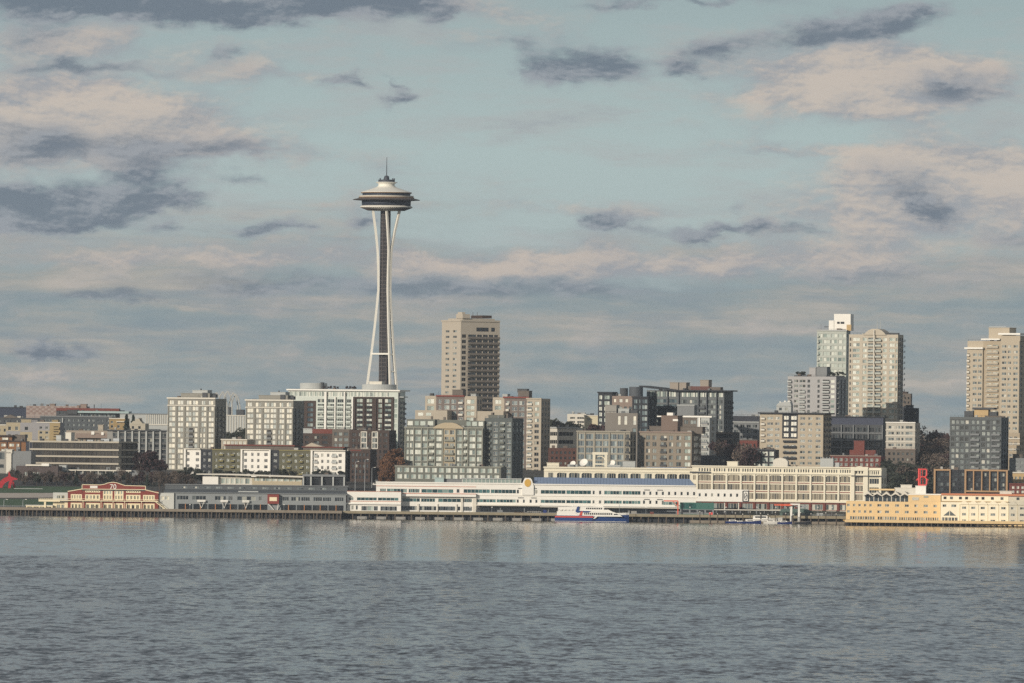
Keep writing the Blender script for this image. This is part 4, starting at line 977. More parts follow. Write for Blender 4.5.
t.boxes('roof_plate', PALEG, [(816.2, 846.6, 329.8, 331, -.6, 10)]); t.boxes('davit', DARKG, [(822, 827.4, 326.4, 327.2, 5, 6)]); t.vwin(2, .6, rw, G_PALE, RG); t.done_()
t = Bld('glass_tower', 'pale beige tower with an arched top and a central column of glass balconies', 'tower', 848.6, 897.6, 903, 334.5, 4790, 20, RB, yref=375, xref=872)
rw = rows(336.6, 425, 16, .62)
t.win([(852.4, 859.4), (862.4, 866.4), (882.6, 886.4), (889, 894.4)], rw, G_PALE, OFFW, 2); t.win([(867.8, 873), (875.4, 881)], rw, G_BLUE, RB, 2); t.balc([(867.6, 881.2)], rw, RB, 1.3, RG); t.win([(849.4, 851)], rw, G_DARK, RB)
t.win([(895.4, 897.2)], rw, G_PALE, RB); t.boxes('mast_strip', OFFW, [(874, 874.8, 330, 425, -1.9, -1.4)])
t.prism('arched_top', RB, [(863, 335), (865.4, 332.6), (868.4, 330.2), (872, 328.8), (878, 328.8), (881.4, 330.4), (884, 332.6), (886, 335)], -.8, 10)
b = MB(); [b.bar((t.u(x_), 4, t.z(330)), (t.u(x_), 4, t.z(319.4 + i_)), .22, PALEG, 5, .12) for i_, x_ in enumerate((874.6, 877.8))]; b.build('aerial', t.e)
t.boxes('roof_trim', DARKG, [(886, 896, 332.6, 334.8, 4, 6)]); t.vwin(3, .55, rw, G_BLACK, DARKG); t.vbalc(3, .45, rw, MIDG, 1.5)
t.done_()
t = Bld('concrete_apartments', 'grey concrete apartment block with black balconies before the pale towers', 'apartment block', 787.6, 836, 846, 376.5, 4720, 24, mat('grey_render', (166, 164, 162), .85, .06), yref=395)
rw = rows(378.6, 414, 7, .6)
t.win([(788, 791.6)], rw, G_BLACK, MIDG, 1); t.win([(794, 798), (799.4, 805.4)], rw, G_MIX, OFFW, 2); t.win([(807.4, 810), (817.4, 819.6)], rw, G_DARK, MIDG); t.win([(822.6, 829.4)], rw, G_BLACK, DARKG, 2); t.win([(830.4, 834.4)], rw, G_PALE, OFFW)
t.balc([(787.8, 791.8), (822.4, 829.6)], rw, MIDG, 1.2, PALEG); t.balc([(799.4, 805.4)], rw[2:], PALEG, 1.0, PALEG)
t.pen('penthouse', MATS['grey_render'], 807, 813.4, 367.4, 377, 3, 8); t.pen('penthouse', MIDG, 813.8, 824.4, 366.6, 377, 3.4, 9); t.boxes('roof_trim', BLACKG, [(793, 806, 375.6, 376.8, 1, 2), (825, 843, 375.6, 376.8, 1, 2)])
potplants(t, [796.4, 799, 801.4, 828, 832, 836.6, 841], 371.4, 376.8, 3, 'small round roof garden bush on the grey concrete apartments', 'roof garden bushes', 'dark')
t.vwin(3, .6, rw, G_BLACK, DARKG); t.vbalc(3, .6, rw, PALEG, 1.3); t.done_()
t = Bld('water_house', 'small pale domed plant house with bright vents on the slope before the concrete apartments', 'plant house', 776.4, 791, None, 405.6, 4690, 10, PALEG, depth=8, yref=410)
t.prism('curved_roof', PALEG, [(776, 406), (778, 403.4), (782, 402), (790, 401.6), (791.4, 406)], -.5, 8.2); t.boxes('vent', WHITE, [(779, 780, 401.4, 403.2, 2, 3), (783.6, 785, 400.6, 402.4, 2, 3), (787.6, 789, 400.4, 402, 2, 3)]); t.win([(779, 782), (785, 788)], [(407.6, 410.6)], G_DARK, PALEG); t.done_()
t = Bld('white_apartment_block', 'white concrete low-rise with square windows at the foot of the beige arched tower', 'apartment block', 886, 915, 920, 422.6, 4672, 16, mat('lowrise_grey', (182, 177, 165), .85, .08), yref=435)
rw = rows(424.4, 448, 4, .5); t.win([(888.4, 894), (896.4, 900), (905.6, 912.6)], rw, G_MIX, OFFW, 2); t.win([(901.4, 903.6)], rw, G_DARK, OFFW); t.boxes('floor_band', OFFW, [(885.6, 915.4, y, y+.8, -.4, -.003) for y in (429.8, 435.6, 441.6)]); t.vwin(2, .5, rw, G_BLUE, OFFW); t.boxes('cornice', WHITE, [(885.6, 915.4, 422, 423, -.5, .3)]); t.done_()
t = Bld('brown_block', 'narrow brown tower block peeping out behind the beige arched tower', 'apartment block', 898, 910.6, 912, 393.5, 4990, 12, BROWNG, yref=410)
t.panel(897, 911, 407, 430, BLACKG); t.win(cols(903.6, 910, 2, .5), rows(396, 422, 6, .5), G_DARK, DBROWN); t.pen('penthouse', DBROWN, 900, 906, 391.6, 393.5, 3, 8); t.done_()
t = Bld('dark_block', 'stepped charcoal block between the brown tower and the wooded slope', 'apartment block', 904, 917.6, 919, 408, 4900, 12, BLACKG, yref=415)
t.win(cols(905, 917, 3, .5), rows(411, 424, 3, .5), G_DARK, BLACKG); t.pen('penthouse', BLACKG, 905, 911.4, 405, 408, 3, 8); t.done_()
t = Bld('retaining_house', 'brown row of flats under the white low-rise on the slope', 'apartment block', 885, 915, None, 449, 4650, 10, BROWNG, depth=12)
t.win(cols(887, 914, 6, .5), rows(451, 468, 3, .5), G_DARK, BROWNG); t.boxes('floor_band', PINK, [(884.6, 915.4, 448.6, 449.6, -.4, .4)]); t.done_()

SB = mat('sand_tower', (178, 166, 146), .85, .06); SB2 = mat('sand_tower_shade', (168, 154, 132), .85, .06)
t = Bld('stepped_tower', 'tall sand coloured tower with white roof lips at the right edge of the photo', 'tower', 967, 1019, 1040, 341, 4650, 26, SB, yref=390, xref=992, depth=30)
rw = rows(352, 442, 16, .5); rm = rows(343.6, 442, 18, .5)
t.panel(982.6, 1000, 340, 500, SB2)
t.win([(972.6, 977), (978.4, 981.6)], rw, G_MIX, OFFW, 2); t.win([(986.4, 991), (992.4, 998)], rm, G_PALE, OFFW, 2); t.balc([(986.2, 998.2)], rm, OFFW, 1.2, SB); t.win([(1001.6, 1006), (1007.4, 1010.6), (1013, 1017.4)], rm, G_MIX, OFFW, 2); t.win([(967.2, 969.6)], rw, G_BLACK, SB2)
t.balc([(966.9, 970)], rw, SB, 1.0, OFFW)
t.vwin(5, .5, rm, G_DARK, SB)
t.boxes('roof_lip', WHITE, [(981.4, 1000, 338.6, 340, -1.4, 8)]); t.boxes('upper_storey', SB, [(1000.2, 1019.6, 335.6, 341, .004, 18)]); t.boxes('upper_roof_lip', WHITE, [(998.6, 1020.6, 333, 334.8, -1.6, 12)])
t.pen('penthouse', SB, 985.4, 1006, 327.4, 338.6, 4, 14); t.boxes('parapet_rail', PALEG, [(986, 1003, 326.4, 327, 3.8, 4.1)])
t.done_()
# its lower left shoulder is cut by the roof lip
t2 = Bld('stepped_tower', 'shorter left shoulder of the sand coloured tower with its own white lip', 'tower', 966.6, 982.4, None, 349.6, 4658.6, 26, SB, yref=390, depth=3.2)
t2.win([(972.6, 976.6), (977.8, 981.4)], rw, G_MIX, OFFW, 2); t2.win([(967, 969.4)], rw, G_BLACK, SB2); t2.balc([(966.9, 969.6)], rw, SB, 1.0, OFFW); t2.boxes('roof_lip', WHITE, [(964.6, 983, 347.4, 349, -1.2, 3)]); t2.done_()
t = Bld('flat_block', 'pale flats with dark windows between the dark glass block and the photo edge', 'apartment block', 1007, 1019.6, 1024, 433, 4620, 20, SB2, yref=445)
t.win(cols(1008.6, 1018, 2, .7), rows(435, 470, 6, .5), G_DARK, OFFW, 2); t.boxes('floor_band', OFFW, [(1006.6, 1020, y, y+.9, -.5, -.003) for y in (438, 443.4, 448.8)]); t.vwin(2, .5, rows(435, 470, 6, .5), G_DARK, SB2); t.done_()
t = Bld('grey_block', 'grey flats cut by the right edge of the photo below the sand tower', 'apartment block', 1009, 1034, None, 458, 4560, 8, MIDG, depth=12)
t.win(cols(1010, 1033, 5, .5), rows(460, 474, 3, .5), G_MIX, PALEG, 2); t.pen('penthouse', BROWNG, 1012, 1022, 454, 458, 3, 8); t.done_()
DG = mat('dark_panel', (84, 88, 88), .6, .1)
t = Bld('dark_glass_block', 'dark grey glass apartment block with scattered lit windows', 'apartment block', 949.6, 1001, 1008.4, 417, 4550, 18, DG, yref=445)
rw = rows(419.4, 476, 10, .68)
t.win([(951, 954.4), (955.4, 958.6), (960, 963.6), (965, 968.4), (971, 974.4), (976, 979), (981.4, 985), (986.4, 989.6), (992, 995.4), (996.4, 999.6)], rw, G_MIX, DG)
t.boxes('floor_band', DG, [(949.4, 1001.2, 419+5.66*k_, 419.8+5.66*k_, -.3, -.003) for k_ in range(10)]); t.balc([(970.6, 979.4), (991.6, 1000)], rw[2:], DG, .9, MIDG)
t.pen('plant_room', TAN, 972, 986, 409, 417, 4, 9); t.boxes('plant_room_roof', DARKG, [(962, 971, 411, 417, 4, 8), (970.4, 992, 407.4, 409.4, 3, 10), (986.4, 994, 411.6, 417, 5, 9)]); t.boxes('parapet_cap', BROWNG, [(984, 1004, 415.6, 417, 1, 2)])
t.vwin(3, .6, rw, G_BLACK, BLACKG); t.done_()
OR_ = mat('orange_timber_frame', (170, 138, 104), .8, .08)
t = Bld('orange_framed_block', 'low dark glass block outlined by thin orange timber frames', 'apartment block', 934, 1008, None, 470, 4490, 12, BLACKG, xref=971, depth=16)
rw = rows(472, 492, 4, .7)
t.win([(937.4, 943), (944, 949), (952, 957), (958.6, 964), (968, 972.4), (975.6, 980.4), (984, 988.4), (991.6, 996.4), (1000, 1004.4)], rw, G_DARK, DARKG, 2)
t.boxes('timber_frame', OR_, [(933.8, 935.6, 469.4, 494, -1.2, -.003), (949.4, 950.6, 471, 494, -1, -.003), (935.6, 950.6, 469.4, 471, -1.2, -.003), (964.6, 966.4, 469.4, 493.4, -1.2, -.003), (966.4, 1006, 469.4, 471, -1.2, -.003), (966.4, 1006, 490.4, 492, -1.2, -.003), (1006, 1007.8, 469.4, 492, -1.2, -.003)] + [(a_, a_+1.2, 471, 490.4, -1, -.003) for a_ in (973, 981.2, 989.2, 997.2)]); t.done_()
t = Bld('beige_block', 'beige block with a row of pale windows at the right edge behind the hotel', 'office', 1008, 1034, None, 472.6, 4520, 10, TAN, depth=12)
t.win(cols(1010, 1034, 6, .6), [(476.6, 479.6), (482, 485)], G_MIX, OFFW, 2); t.boxes('cornice', OFFW, [(1007.6, 1034, 472, 473.2, -.5, .4)]); t.done_()
t = Bld('brick_block', 'red brick front with white windows right of the orange framed block', 'office', 1009, 1034, None, 484, 4470, 10, MATS['bright_brick'], depth=8)
t.win(cols(1010.4, 1034, 5, .55), rows(485.4, 494, 2, .6), G_LIT, OFFW, 2); t.boxes('parapet_cap', BRICK, [(1008.6, 1034, 483.4, 484.4, -.4, .4)]); t.done_()
# wooded slope
for i in range(26):
    x = 906+(i*37 % 46)*1.02; y = 424+(i*29 % 34)*.9; D = 4860-(y-424)*7
    tree('plum' if i % 3 == 0 else 'bare', x, y, D, 'bare dark tree on the wooded slope behind the red rooftop sign', 'trees on the wooded slope', 1.25)
for i, (x, y) in enumerate(((889, 462), (895, 458), (900, 466), (905, 463), (911, 460), (899, 472), (928, 463), (934, 460), (921, 466), (940, 464), (946, 462), (907, 470), (914, 474), (926, 476))):
    tree('dark' if i % 2 else 'bare', x, y, 4600-3*i, 'dark street tree between the market and the red rooftop sign', 'trees behind the hotel', 1.2)
# ================================================================== far left hillside
a = Bld('warehouse', 'long dark blue grey warehouse at the left edge of the skyline', 'warehouse', -20, 26, None, 407.6, 5350, 4, mat('navy_cladding', (58, 64, 78), .8, .1), depth=40)
a.boxes('parapet_cap', BLACKG, [(-20, 26.4, 407, 407.8, -.4, .4)]); a.win(cols(-18, 25, 6, .5), [(418, 421)], G_BLACK, BLACKG, 3); a.done_()
a = Bld('hall', 'pinkish chequered hall with small rooftop knobs on the left skyline', 'hall', 26, 82, None, 406, 5300, 4, mat('pinkish_panel', (158, 144, 136), .85, .08), depth=40)
b = MB(); DK = mat('pinkish_panel_dark', (140, 120, 112), .85, .08)
for i in range(18):
    for k in range(4):
        if (i+k) % 2: b.box(a.u(26.3+3*i), a.u(26.3+3*i+2.9), -.12, -.003, a.z(408.3+2*k), a.z(406.5+2*k), DK)
b.build('cladding_panel', a.e)
a.pen('rooftop_unit', PINK, 48, 53, 403.6, 406, 8, 14); a.pen('rooftop_unit', PINK, 44.6, 46.6, 404.6, 406, 8, 12); a.done_()
a = Bld('long_hall', 'low hall with a long red roof edge and a thin mast on the left skyline', 'hall', 56, 119, None, 410, 5240, 4, DARKG, depth=30)
a.boxes('red_fascia', BRICK, [(56, 119, 408.2, 411, -.6, 6)]); a.pen('rooftop_unit', PINK, 79, 85, 404, 408.4, 6, 12); a.pen('rooftop_unit', PINK, 75.6, 78, 405.4, 408.4, 6, 12)
b = MB(); b.bar((a.u(93.4), 3, a.z(408.4)), (a.u(93.4), 3, a.z(404.4)), .3, BLACKG, 5); b.build('mast', a.e); a.win(cols(58, 118, 9, .7), [(412, 414.5)], G_DARK, MIDG, 3); a.done_()
a = Bld('pavilion', 'grey pavilion with a pale teal roof plate and glazed band', 'pavilion', 66, 116, None, 412, 5150, 4, DARKG, depth=20)
a.boxes('roof_plate', mat('pale_teal', (160, 178, 176), .6, .06), [(78, 129, 411, 413, -3, 14)]); a.win(cols(79, 115, 8, .8), [(413.6, 417)], G_BLUE, MIDG, 3); a.pen('stair_house', DARKG, 67, 77, 410, 413, -1, 4); a.done_()
a = Bld('exhibition_hall', 'wide windowless pale grey hall left of the left pale tower', 'hall', 110, 176, None, 413.8, 5200, 4, PALEG, depth=40)
a.boxes('wall_rib', OFFW, [(146+2.1*k, 146.5+2.1*k, 414.4, 424, -.4, -.003) for k in range(13)]); a.boxes('floor_band', OFFW, [(110, 176, 424, 425, -.5, -.003)]); a.boxes('parapet_cap', MIDG, [(110, 176, 413.4, 414.2, -.5, .4)]); a.done_()
a = Bld('apartment_block', 'dark grey apartment row with small windows below the teal-roofed pavilion', 'apartment block', 40, 111, None, 416.6, 5060, 6, mat('slate_wall', (84, 88, 90), .85, .1), depth=16)
a.win(cols(42, 110, 14, .5), rows(418, 432, 3, .5), G_MIX, MIDG, 2); a.boxes('parapet_cap', MIDG, [(39.6, 111.4, 416, 417, -.5, .4)]); a.boxes('mast', PALEG, [(62, 63, 418, 432, -.8, -.1)]); a.done_()
a = Bld('apartment_block', 'charcoal gabled terrace at the left edge above the cream flats', 'apartment block', -18, 40, None, 417.6, 5080, 6, DARKG, depth=14)
a.win(cols(-16, 39, 9, .5), rows(419, 432, 3, .5), G_DARK, MIDG, 2); a.prism('gable', BROWNG, [(2, 418), (10, 414.6), (18, 418)], -.5, 10); a.boxes('vent', OFFW, [(16, 20, 416, 418, 2, 4)]); a.done_()
a = Bld('house', 'small mustard yellow flat roofed house beside two dark conifers', 'house', 109, 125.6, None, 418.4, 4990, 8, mat('mustard', (156, 134, 96), .85, .08), depth=12)  # mustard dimmed, cloud shadow put into its colour
a.win([(110.6, 113), (117, 119.6)], [(421, 423.4), (425, 428)], G_DARK, OFFW); a.boxes('balcony', OFFW, [(116.6, 125, 421.2, 422, -1.4, -.003)]); a.boxes('parapet_cap', OFFW, [(108.7, 126, 418, 418.8, -.4, .4)]); a.done_()
for x, y in ((126.6, 414.8), (133.4, 415.6)): tree('conifer', x, y, 4975, 'tall dark pointed conifer beside the mustard house', 'pointed conifers by the mustard house', .9)
a = Bld('house', 'cream house with a stepped gable right of the two conifers', 'house', 129.6, 145, None, 423.4, 4960, 8, mat('cream_render', (178, 170, 152), .85, .06), depth=12)
a.prism('stepped_gable', MATS['cream_render'], [(130, 424), (133, 421), (135, 421), (135, 418.8), (139, 418.8), (140, 421), (144, 425)], -.2, 8); a.pen('chimney', BROWNG, 138, 140, 418, 421, 2, 4); a.win([(131.6, 134), (138, 140.6)], [(426, 429)], G_DARK, OFFW); a.done_()
CRM = mat('cream_stucco', (168, 156, 130), .85, .07); GRS = mat('lilac_grey_stucco', (150, 148, 148), .85, .06); YLS = mat('yellow_stucco', (160, 142, 106), .85, .08)  # cream and yellow darkened to carry the cloud shadow over the hillside
a = Bld('apartment_block', 'cream flats at the left edge behind the orange-brown building', 'apartment block', -16, 19, None, 425, 4960, 6, CRM, depth=12)
a.win(cols(-14, 18, 6, .4), rows(427, 440, 2, .5), G_DARK, OFFW); a.boxes('parapet_cap', OFFW, [(-16, 19.4, 424.4, 425.4, -.4, .4)]); a.done_()
a = Bld('apartment_block', 'mixed cream and lilac grey flats with a tall stair wall', 'apartment block', 6, 37, None, 422.6, 4930, 6, GRS, depth=12)
a.panel(6, 20, 420, 431, CRM); a.panel(20, 32, 432, 445, CRM); a.win([(8, 11), (15, 18), (24.6, 28)], rows(424.6, 440, 2, .5), G_DARK, OFFW); a.pen('stair_wall', GRS, 31, 37, 420, 422.6, .4, 6); a.pen('penthouse', CRM, 20, 30, 419.4, 422.6, 3, 8); a.done_()
a = Bld('apartment_block', 'lilac grey flats with yellow balconied end above the dark office', 'apartment block', 37, 60, None, 422.4, 4910, 8, GRS, depth=12, yref=430)
a.panel(49.6, 60, 420, 445, YLS); a.panel(38, 49.6, 430.6, 445, CRM); a.win([(39.6, 42.4), (45.4, 48.4)], rows(425.4, 440, 3, .5), G_DARK, OFFW); a.win([(53.6, 58.6)], rows(425, 440, 3, .55), G_BLACK, YLS); a.balc([(53.2, 59.4)], rows(425, 440, 3, .55), YLS, 1.2, YLS)
a.pen('penthouse', YLS, 51, 57, 419.8, 422.4, 3, 8); a.boxes('parapet_cap', OFFW, [(36.6, 60.4, 422, 422.8, -.4, .4)]); a.done_()
a = Bld('low_block', 'beige low block with rooftop boxes right behind the dark striped office', 'office', 66, 117, None, 430.6, 4890, 6, mat('dusty_beige', (156, 144, 130), .9, .1), depth=14)
a.win(cols(69, 115, 9, .5), rows(433, 443, 2, .5), G_MIX, OFFW, 2); a.pen('rooftop_unit', BEIGE, 97, 102, 424.6, 430.6, 3, 8); a.boxes('sloping_roof', PINK, [(76, 108, 433.4, 438, -3, -.01)]); a.boxes('vent', WHITE, [(92, 95, 431.4, 434.6, -3.8, -3.1), (102, 104.4, 432, 435, -3.8, -3.1)]); a.done_()
a = Bld('concrete_offices', 'grey concrete offices with vertical piers behind the dark striped office', 'office', 107, 168, None, 430.4, 4860, 6, mat('pier_concrete', (150, 148, 142), .9, .08), depth=16)
cl = [(112.6+7.0*k, 117+7.0*k) for k in range(8)]
a.win(cl, rows(432, 470, 7, .6), G_DARK, DARKG, 2); a.boxes('floor_band', DARKG, [(x0, x1, 431+5.43*k, 432.6+5.43*k, -.05, -.004) for x0, x1 in cl for k in range(7)]); a.boxes('pier', PALEG, [(117.6+7*k, 119+7*k, 431, 470, -.9, -.003) for k in range(8)]); a.boxes('eaves', DARKG, [(106.6, 168.4, 430, 431, -1.2, 2)]); a.done_()
# dark office with pale floor bands
DO = mat('office_dark', (70, 66, 62), .6, .1); BAND = mat('office_band', (176, 168, 152), .8, .06)
a = Bld('striped_office', 'dark glass office with four pale horizontal floor bands', 'office', 32, 118, 137, 441.4, 4760, 22, DO, xref=76, yref=455)
rw = [(443, 448.6), (450.6, 455.4), (457.4, 462.4), (464.4, 469.4)]
OG = glass('glass_bronze', [(0, (58, 56, 54)), (.4, (70, 66, 62)), (.7, (84, 78, 70)), (.92, (64, 60, 56))])
a.win(cols(42.6, 117.4, 12, .985), rw, OG, DO, 4); a.win([(33, 42)], rw, G_BLACK, BLACKG, 3); a.vwin(4, .95, rw, G_BLACK, BLACKG)
b = MB()
for y in (441, 448.8, 455.6, 462.6, 469.6): b.box(-1.0, a.W+1.0, -1.2, -.003, a.z(y+1.7), a.z(y), BAND); b.box(a.W+.003, a.W+1.0, 0, a.dep, a.z(y+1.5), a.z(y), BAND)
b.build('floor_band', a.e)
a.pen('rooftop_unit', OFFW, 62.4, 68, 432.4, 441.4, 4, 9); a.pen('rooftop_unit', PALEG, 53, 58, 435.4, 441.4, 4, 9); a.boxes('rooftop_duct', STEEL, [(98, 106, 438.4, 441.2, 4, 7), (110, 116, 438, 441.2, 4, 7), (84, 90, 439.6, 441.2, 4, 6)]); a.done_()
ORB = mat('orange_brown', (134, 96, 66), .85, .1)  # orange brown dimmed, the cloud shadow held in its base colour
a = Bld('orange_brown_block', 'orange brown building with dark eaves at the left edge', 'apartment block', -14, 26, None, 441.4, 4840, 8, ORB, depth=12, yref=448)
a.win([(-10, -4), (1, 5.6), (9, 14), (16, 19)], [(443.6, 446.4), (449, 452)], G_LIT, OFFW, 2); a.boxes('pilaster', DBROWN, [(6.6, 7.6, 442, 455, -.3, -.003), (20, 21, 442, 455, -.3, -.003)]); a.boxes('upper_storey', ORB, [(-14, 11.6, 436.6, 441.4, 1, 9)]); a.boxes('eaves', DBROWN, [(-14, 12.4, 435, 436.6, -.6, 10), (-14, 26.6, 440.6, 441.8, -.6, .9)])
a.win([(-9, -3), (2, 8)], [(437.6, 440)], G_LIT, OFFW, 2, hole=False); a.pen('roof_house', BROWNG, 12, 24, 434.6, 441.4, 3, 9); a.done_()
a = Bld('dark_block', 'small navy windowless block squeezed beside the orange-brown building', 'office', 25.6, 33, None, 441.6, 4800, 8, mat('navy_wall', (58, 62, 72), .8, .1), depth=10); a.boxes('parapet_cap', BLACKG, [(25.2, 33.2, 441.2, 442, -.3, .3)]); a.boxes('drainpipe', MIDG, [(29, 29.6, 442, 455, -.3, -.003)]); a.done_()
a = Bld('concrete_gallery', 'pale concrete building with a tall light shaft at the left edge above the lawn', 'gallery', -14, 31, None, 451, 4730, 8, CONC, depth=14, yref=462)
a.panel(12, 31, 450, 480, MIDG); a.pen('light_shaft', OFFW, 6.6, 12.4, 449.4, 452, -1, 6); a.win([(-10, 4.6)], [(452.4, 459.4)], G_DARK, MIDG, 5); a.win([(-10, 4)], [(464.4, 468)], G_MIX, MIDG, 3); a.boxes('pier', OFFW, [(6.6, 11.6, 452, 476, -1, -.003)]); a.boxes('rooftop_unit', MIDG, [(15, 18.6, 447, 451, 3, 6)]); a.done_()
a = Bld('low_pavilion', 'low dark brown pavilion with a white roof edge and painted glint', 'pavilion', 16, 58, None, 466, 4690, 8, mat('pavilion_brown', (86, 76, 74), .8, .1), depth=12, yref=470)
a.boxes('roof_plate', OFFW, [(26, 49, 464.4, 466, -1.4, 8)]); a.win(cols(24, 40, 4, .7), [(472, 476)], G_MIX, OFFW, 2); a.pen('roof_glint', WHITE, 42, 49.4, 463.4, 464.6, -1.5, 2, False); a.done_()  # white block stands in for the bright glint on the roof
a = Bld('terrace_building', 'low grey terrace with white columns beneath the dark striped office', 'office', 58, 139, None, 470, 4700, 6, MIDG, depth=10, yref=474)
a.boxes('roof_plate', OFFW, [(66, 132, 469.8, 471, -2.5, 4)]); a.win(cols(68, 130, 9, .7), [(472.4, 477)], G_DARK, MIDG, 2); a.boxes('column', OFFW, [(68+7.6*k, 68.7+7.6*k, 471, 480, -2.3, -1.8) for k in range(9)]); a.pen('stair_block', PALEG, 59.4, 66.4, 465.4, 470, -1, 4); a.done_()
for i in range(58):
    x = 14+i*2.55+(i*13 % 5)*.6; y = 470.5+(i*7 % 6)*1.1-(3 if i % 7 == 0 else 0); kind = ('bare', 'dark', 'bare', 'conifer', 'bare', 'bare', 'plum')[i % 7]
    lab = {'bare': 'bare grey brown tree in the row behind the waterfront lawn', 'dark': 'dark leafy tree in the row behind the waterfront lawn', 'conifer': 'dark pointed tree in the row behind the waterfront lawn', 'plum': 'plum brown leafed tree in the row behind the waterfront lawn'}[kind]
    tree(kind, x, y, 4628+(i*11 % 4)*9, lab, {'bare': 'bare trees behind the lawn', 'dark': 'leafy trees behind the lawn', 'conifer': 'pointed trees behind the lawn', 'plum': 'plum trees behind the lawn'}[kind], 1.05)
for i, (x, y, w_) in enumerate(((141, 452, 1.1), (150, 450, 1.3), (157.5, 452, 1.2), (146, 460, 1), (161, 462, 1), (136, 462, 1))): tree('plum', x, y, 4725, 'large dark plum tree left of the left pale tower', 'dark trees left of the pale tower', w_)
for i, (x, y) in enumerate(((181, 470), (187, 466.5), (192, 466), (197, 468), (202, 470.5), (176, 473), (170, 474))): tree('dark' if i < 5 else 'bare', x, y, 4650, 'dark tree in front of the foot of the left pale tower', 'trees at the foot of the pale tower')
for i, x in enumerate((219, 224, 229, 244, 258, 266, 283, 290, 318, 323, 327, 339)): tree('dark', x, 468.4+(i % 3), 4655, 'small dark tree before the white and olive apartment row', 'trees along the apartment row', 1.3)
for i in range(6): tree('bare', 160+i*6, 470+(i % 3)*2, 4610, 'low bare tree above the grey pier shed, right of the lawn row', 'bare trees above the pier shed', 1.2)

# red steel sculpture, a plain bent arch form
def sculpture():
    D = 4606; red = mat('sculpture_red', (168, 42, 48), .5, .05); e = thing('steel_sculpture', 'large bright red curved steel sculpture on the lawn', 'sculpture', (un(7, 490)[0]/F*D, D, ground(0, D)))
    P = lambda x, y: ((x-7)/F*D, pt(x, y, D).z - ground(0, D))
    b = MB(); o = [(-4, 490), (-2, 484), (1, 480.4), (4, 478), (7.4, 476.4), (11, 476.4), (14.6, 477.6), (17.6, 478.8), (17, 479.8), (13.4, 480.2), (10.4, 480.6), (7.6, 481.4), (5, 483), (3, 485.6), (1.6, 490)]
    b.prism([P(*q) for q in o], -.5, .5, red); b.build('arch_plate', e)
    b = MB(); b.prism([P(8, 490.5), P(9, 482), P(11, 480), P(13, 480), P(11.4, 485), P(10.4, 490.5)], -2.4, -1.6, red); b.build('leg', e)
    b = MB(); b.prism([P(14, 490), P(12.4, 484), P(12, 480.4), P(13, 480.4), P(14.6, 485), P(15.4, 490)], 1.4, 2.2, red); b.build('leg', e)
    b = MB(); b.prism([P(8, 477), P(8.4, 471.4), P(9, 471.4), P(11, 477)], -.3, .3, red); b.build('fin', e)
sculpture()
w_ = Bld('garden_wall', 'low reddish wall along the top of the waterfront lawn', 'wall', 14, 42, None, 489, 4600, 0, mat('reddish_wall', (150, 78, 74), .9, .1), depth=.6, parapet=.2, base=11.0); w_.boxes('coping', PALEG, [(13.6, 42.4, 488.4, 489, -.1, .7)]); w_.done_()
w_ = Bld('garden_wall', 'low grey wall behind the red sculpture at the top of the lawn', 'wall', -14, 14, None, 488, 4612, 0, CONC, depth=.6, parapet=.2, base=11.0); w_.boxes('coping', PALEG, [(-14, 14.3, 487.4, 488, -.1, .7)]); w_.done_()
# low glass pavilion with thin roof behind the pier shed
g = Bld('glass_pavilion', 'low pale pavilion with a long thin sloping roof above the pier shed', 'pavilion', 203, 302, None, 477, 4610, 4, OFFW, depth=14, yref=480)
g.panel(252, 302, 470, 490, mat('pale_tan', (184, 172, 146), .85, .06)); g.win(cols(221, 250, 6, .9), [(478.4, 484)], G_PALE, OFFW, 2); g.win(cols(254, 301, 8, .94), [(478, 481)], G_PALE, OFFW, 2)
g.prism('roof_plate', OFFW, [(197, 474.2), (230, 474.0), (304, 475.6), (304, 477), (230, 475.4), (197, 475.2)], -4, 15); g.boxes('end_wall', WHITE, [(203, 218.6, 477, 490, -2, -.01)]); g.done_()
c = Bld('colonnade', 'grey concrete colonnade frame between the glass pavilion and the street', 'colonnade', 303, 345, None, 475, 4606, 4, BLACKG, depth=8, yref=480)
c.boxes('beam', MIDG, [(302.6, 345.4, 474.4, 476.6, -1.6, 3)]); c.boxes('column', PALEG, [(x, x+1.5, 476.6, 492, -1.4, -.2) for x in (302.8, 310.4, 321.4, 332.6, 343.6)]); c.win(cols(304.6, 343, 5, .7), [(479, 486)], G_BLACK, BLACKG, 2); c.done_()
def lamp(px, yt, D, label, twin=False, group=None):
    x = un(px, yt)[0]/F*D; g_ = ground(x, D); h = pt(px, yt, D).z-g_; e = thing('street_lamp', label, 'street lamp', (x, D, g_), 0, group)
    b = MB(); b.bar((0, 0, 0), (0, 0, h), .16, STEEL, 6, .1); b.bar((0, 0, h), (1.5, 0, h+.4), .09, STEEL, 5); b.build('pole', e)
    b = MB(); b.box(1.1, 2.1, -.25, .25, h+.25, h+.5, WHITE); b.build('lamp_head', e)
for px, yt, D, lab in ((355.4, 462, 4560, 'slim street lamp rising over the street right of the colonnade'), (365, 460, 4600, 'taller street lamp in the middle of the sloping street entrance'), (372, 468, 4640, 'street lamp farther up the sloping street')): lamp(px, yt, D, lab)
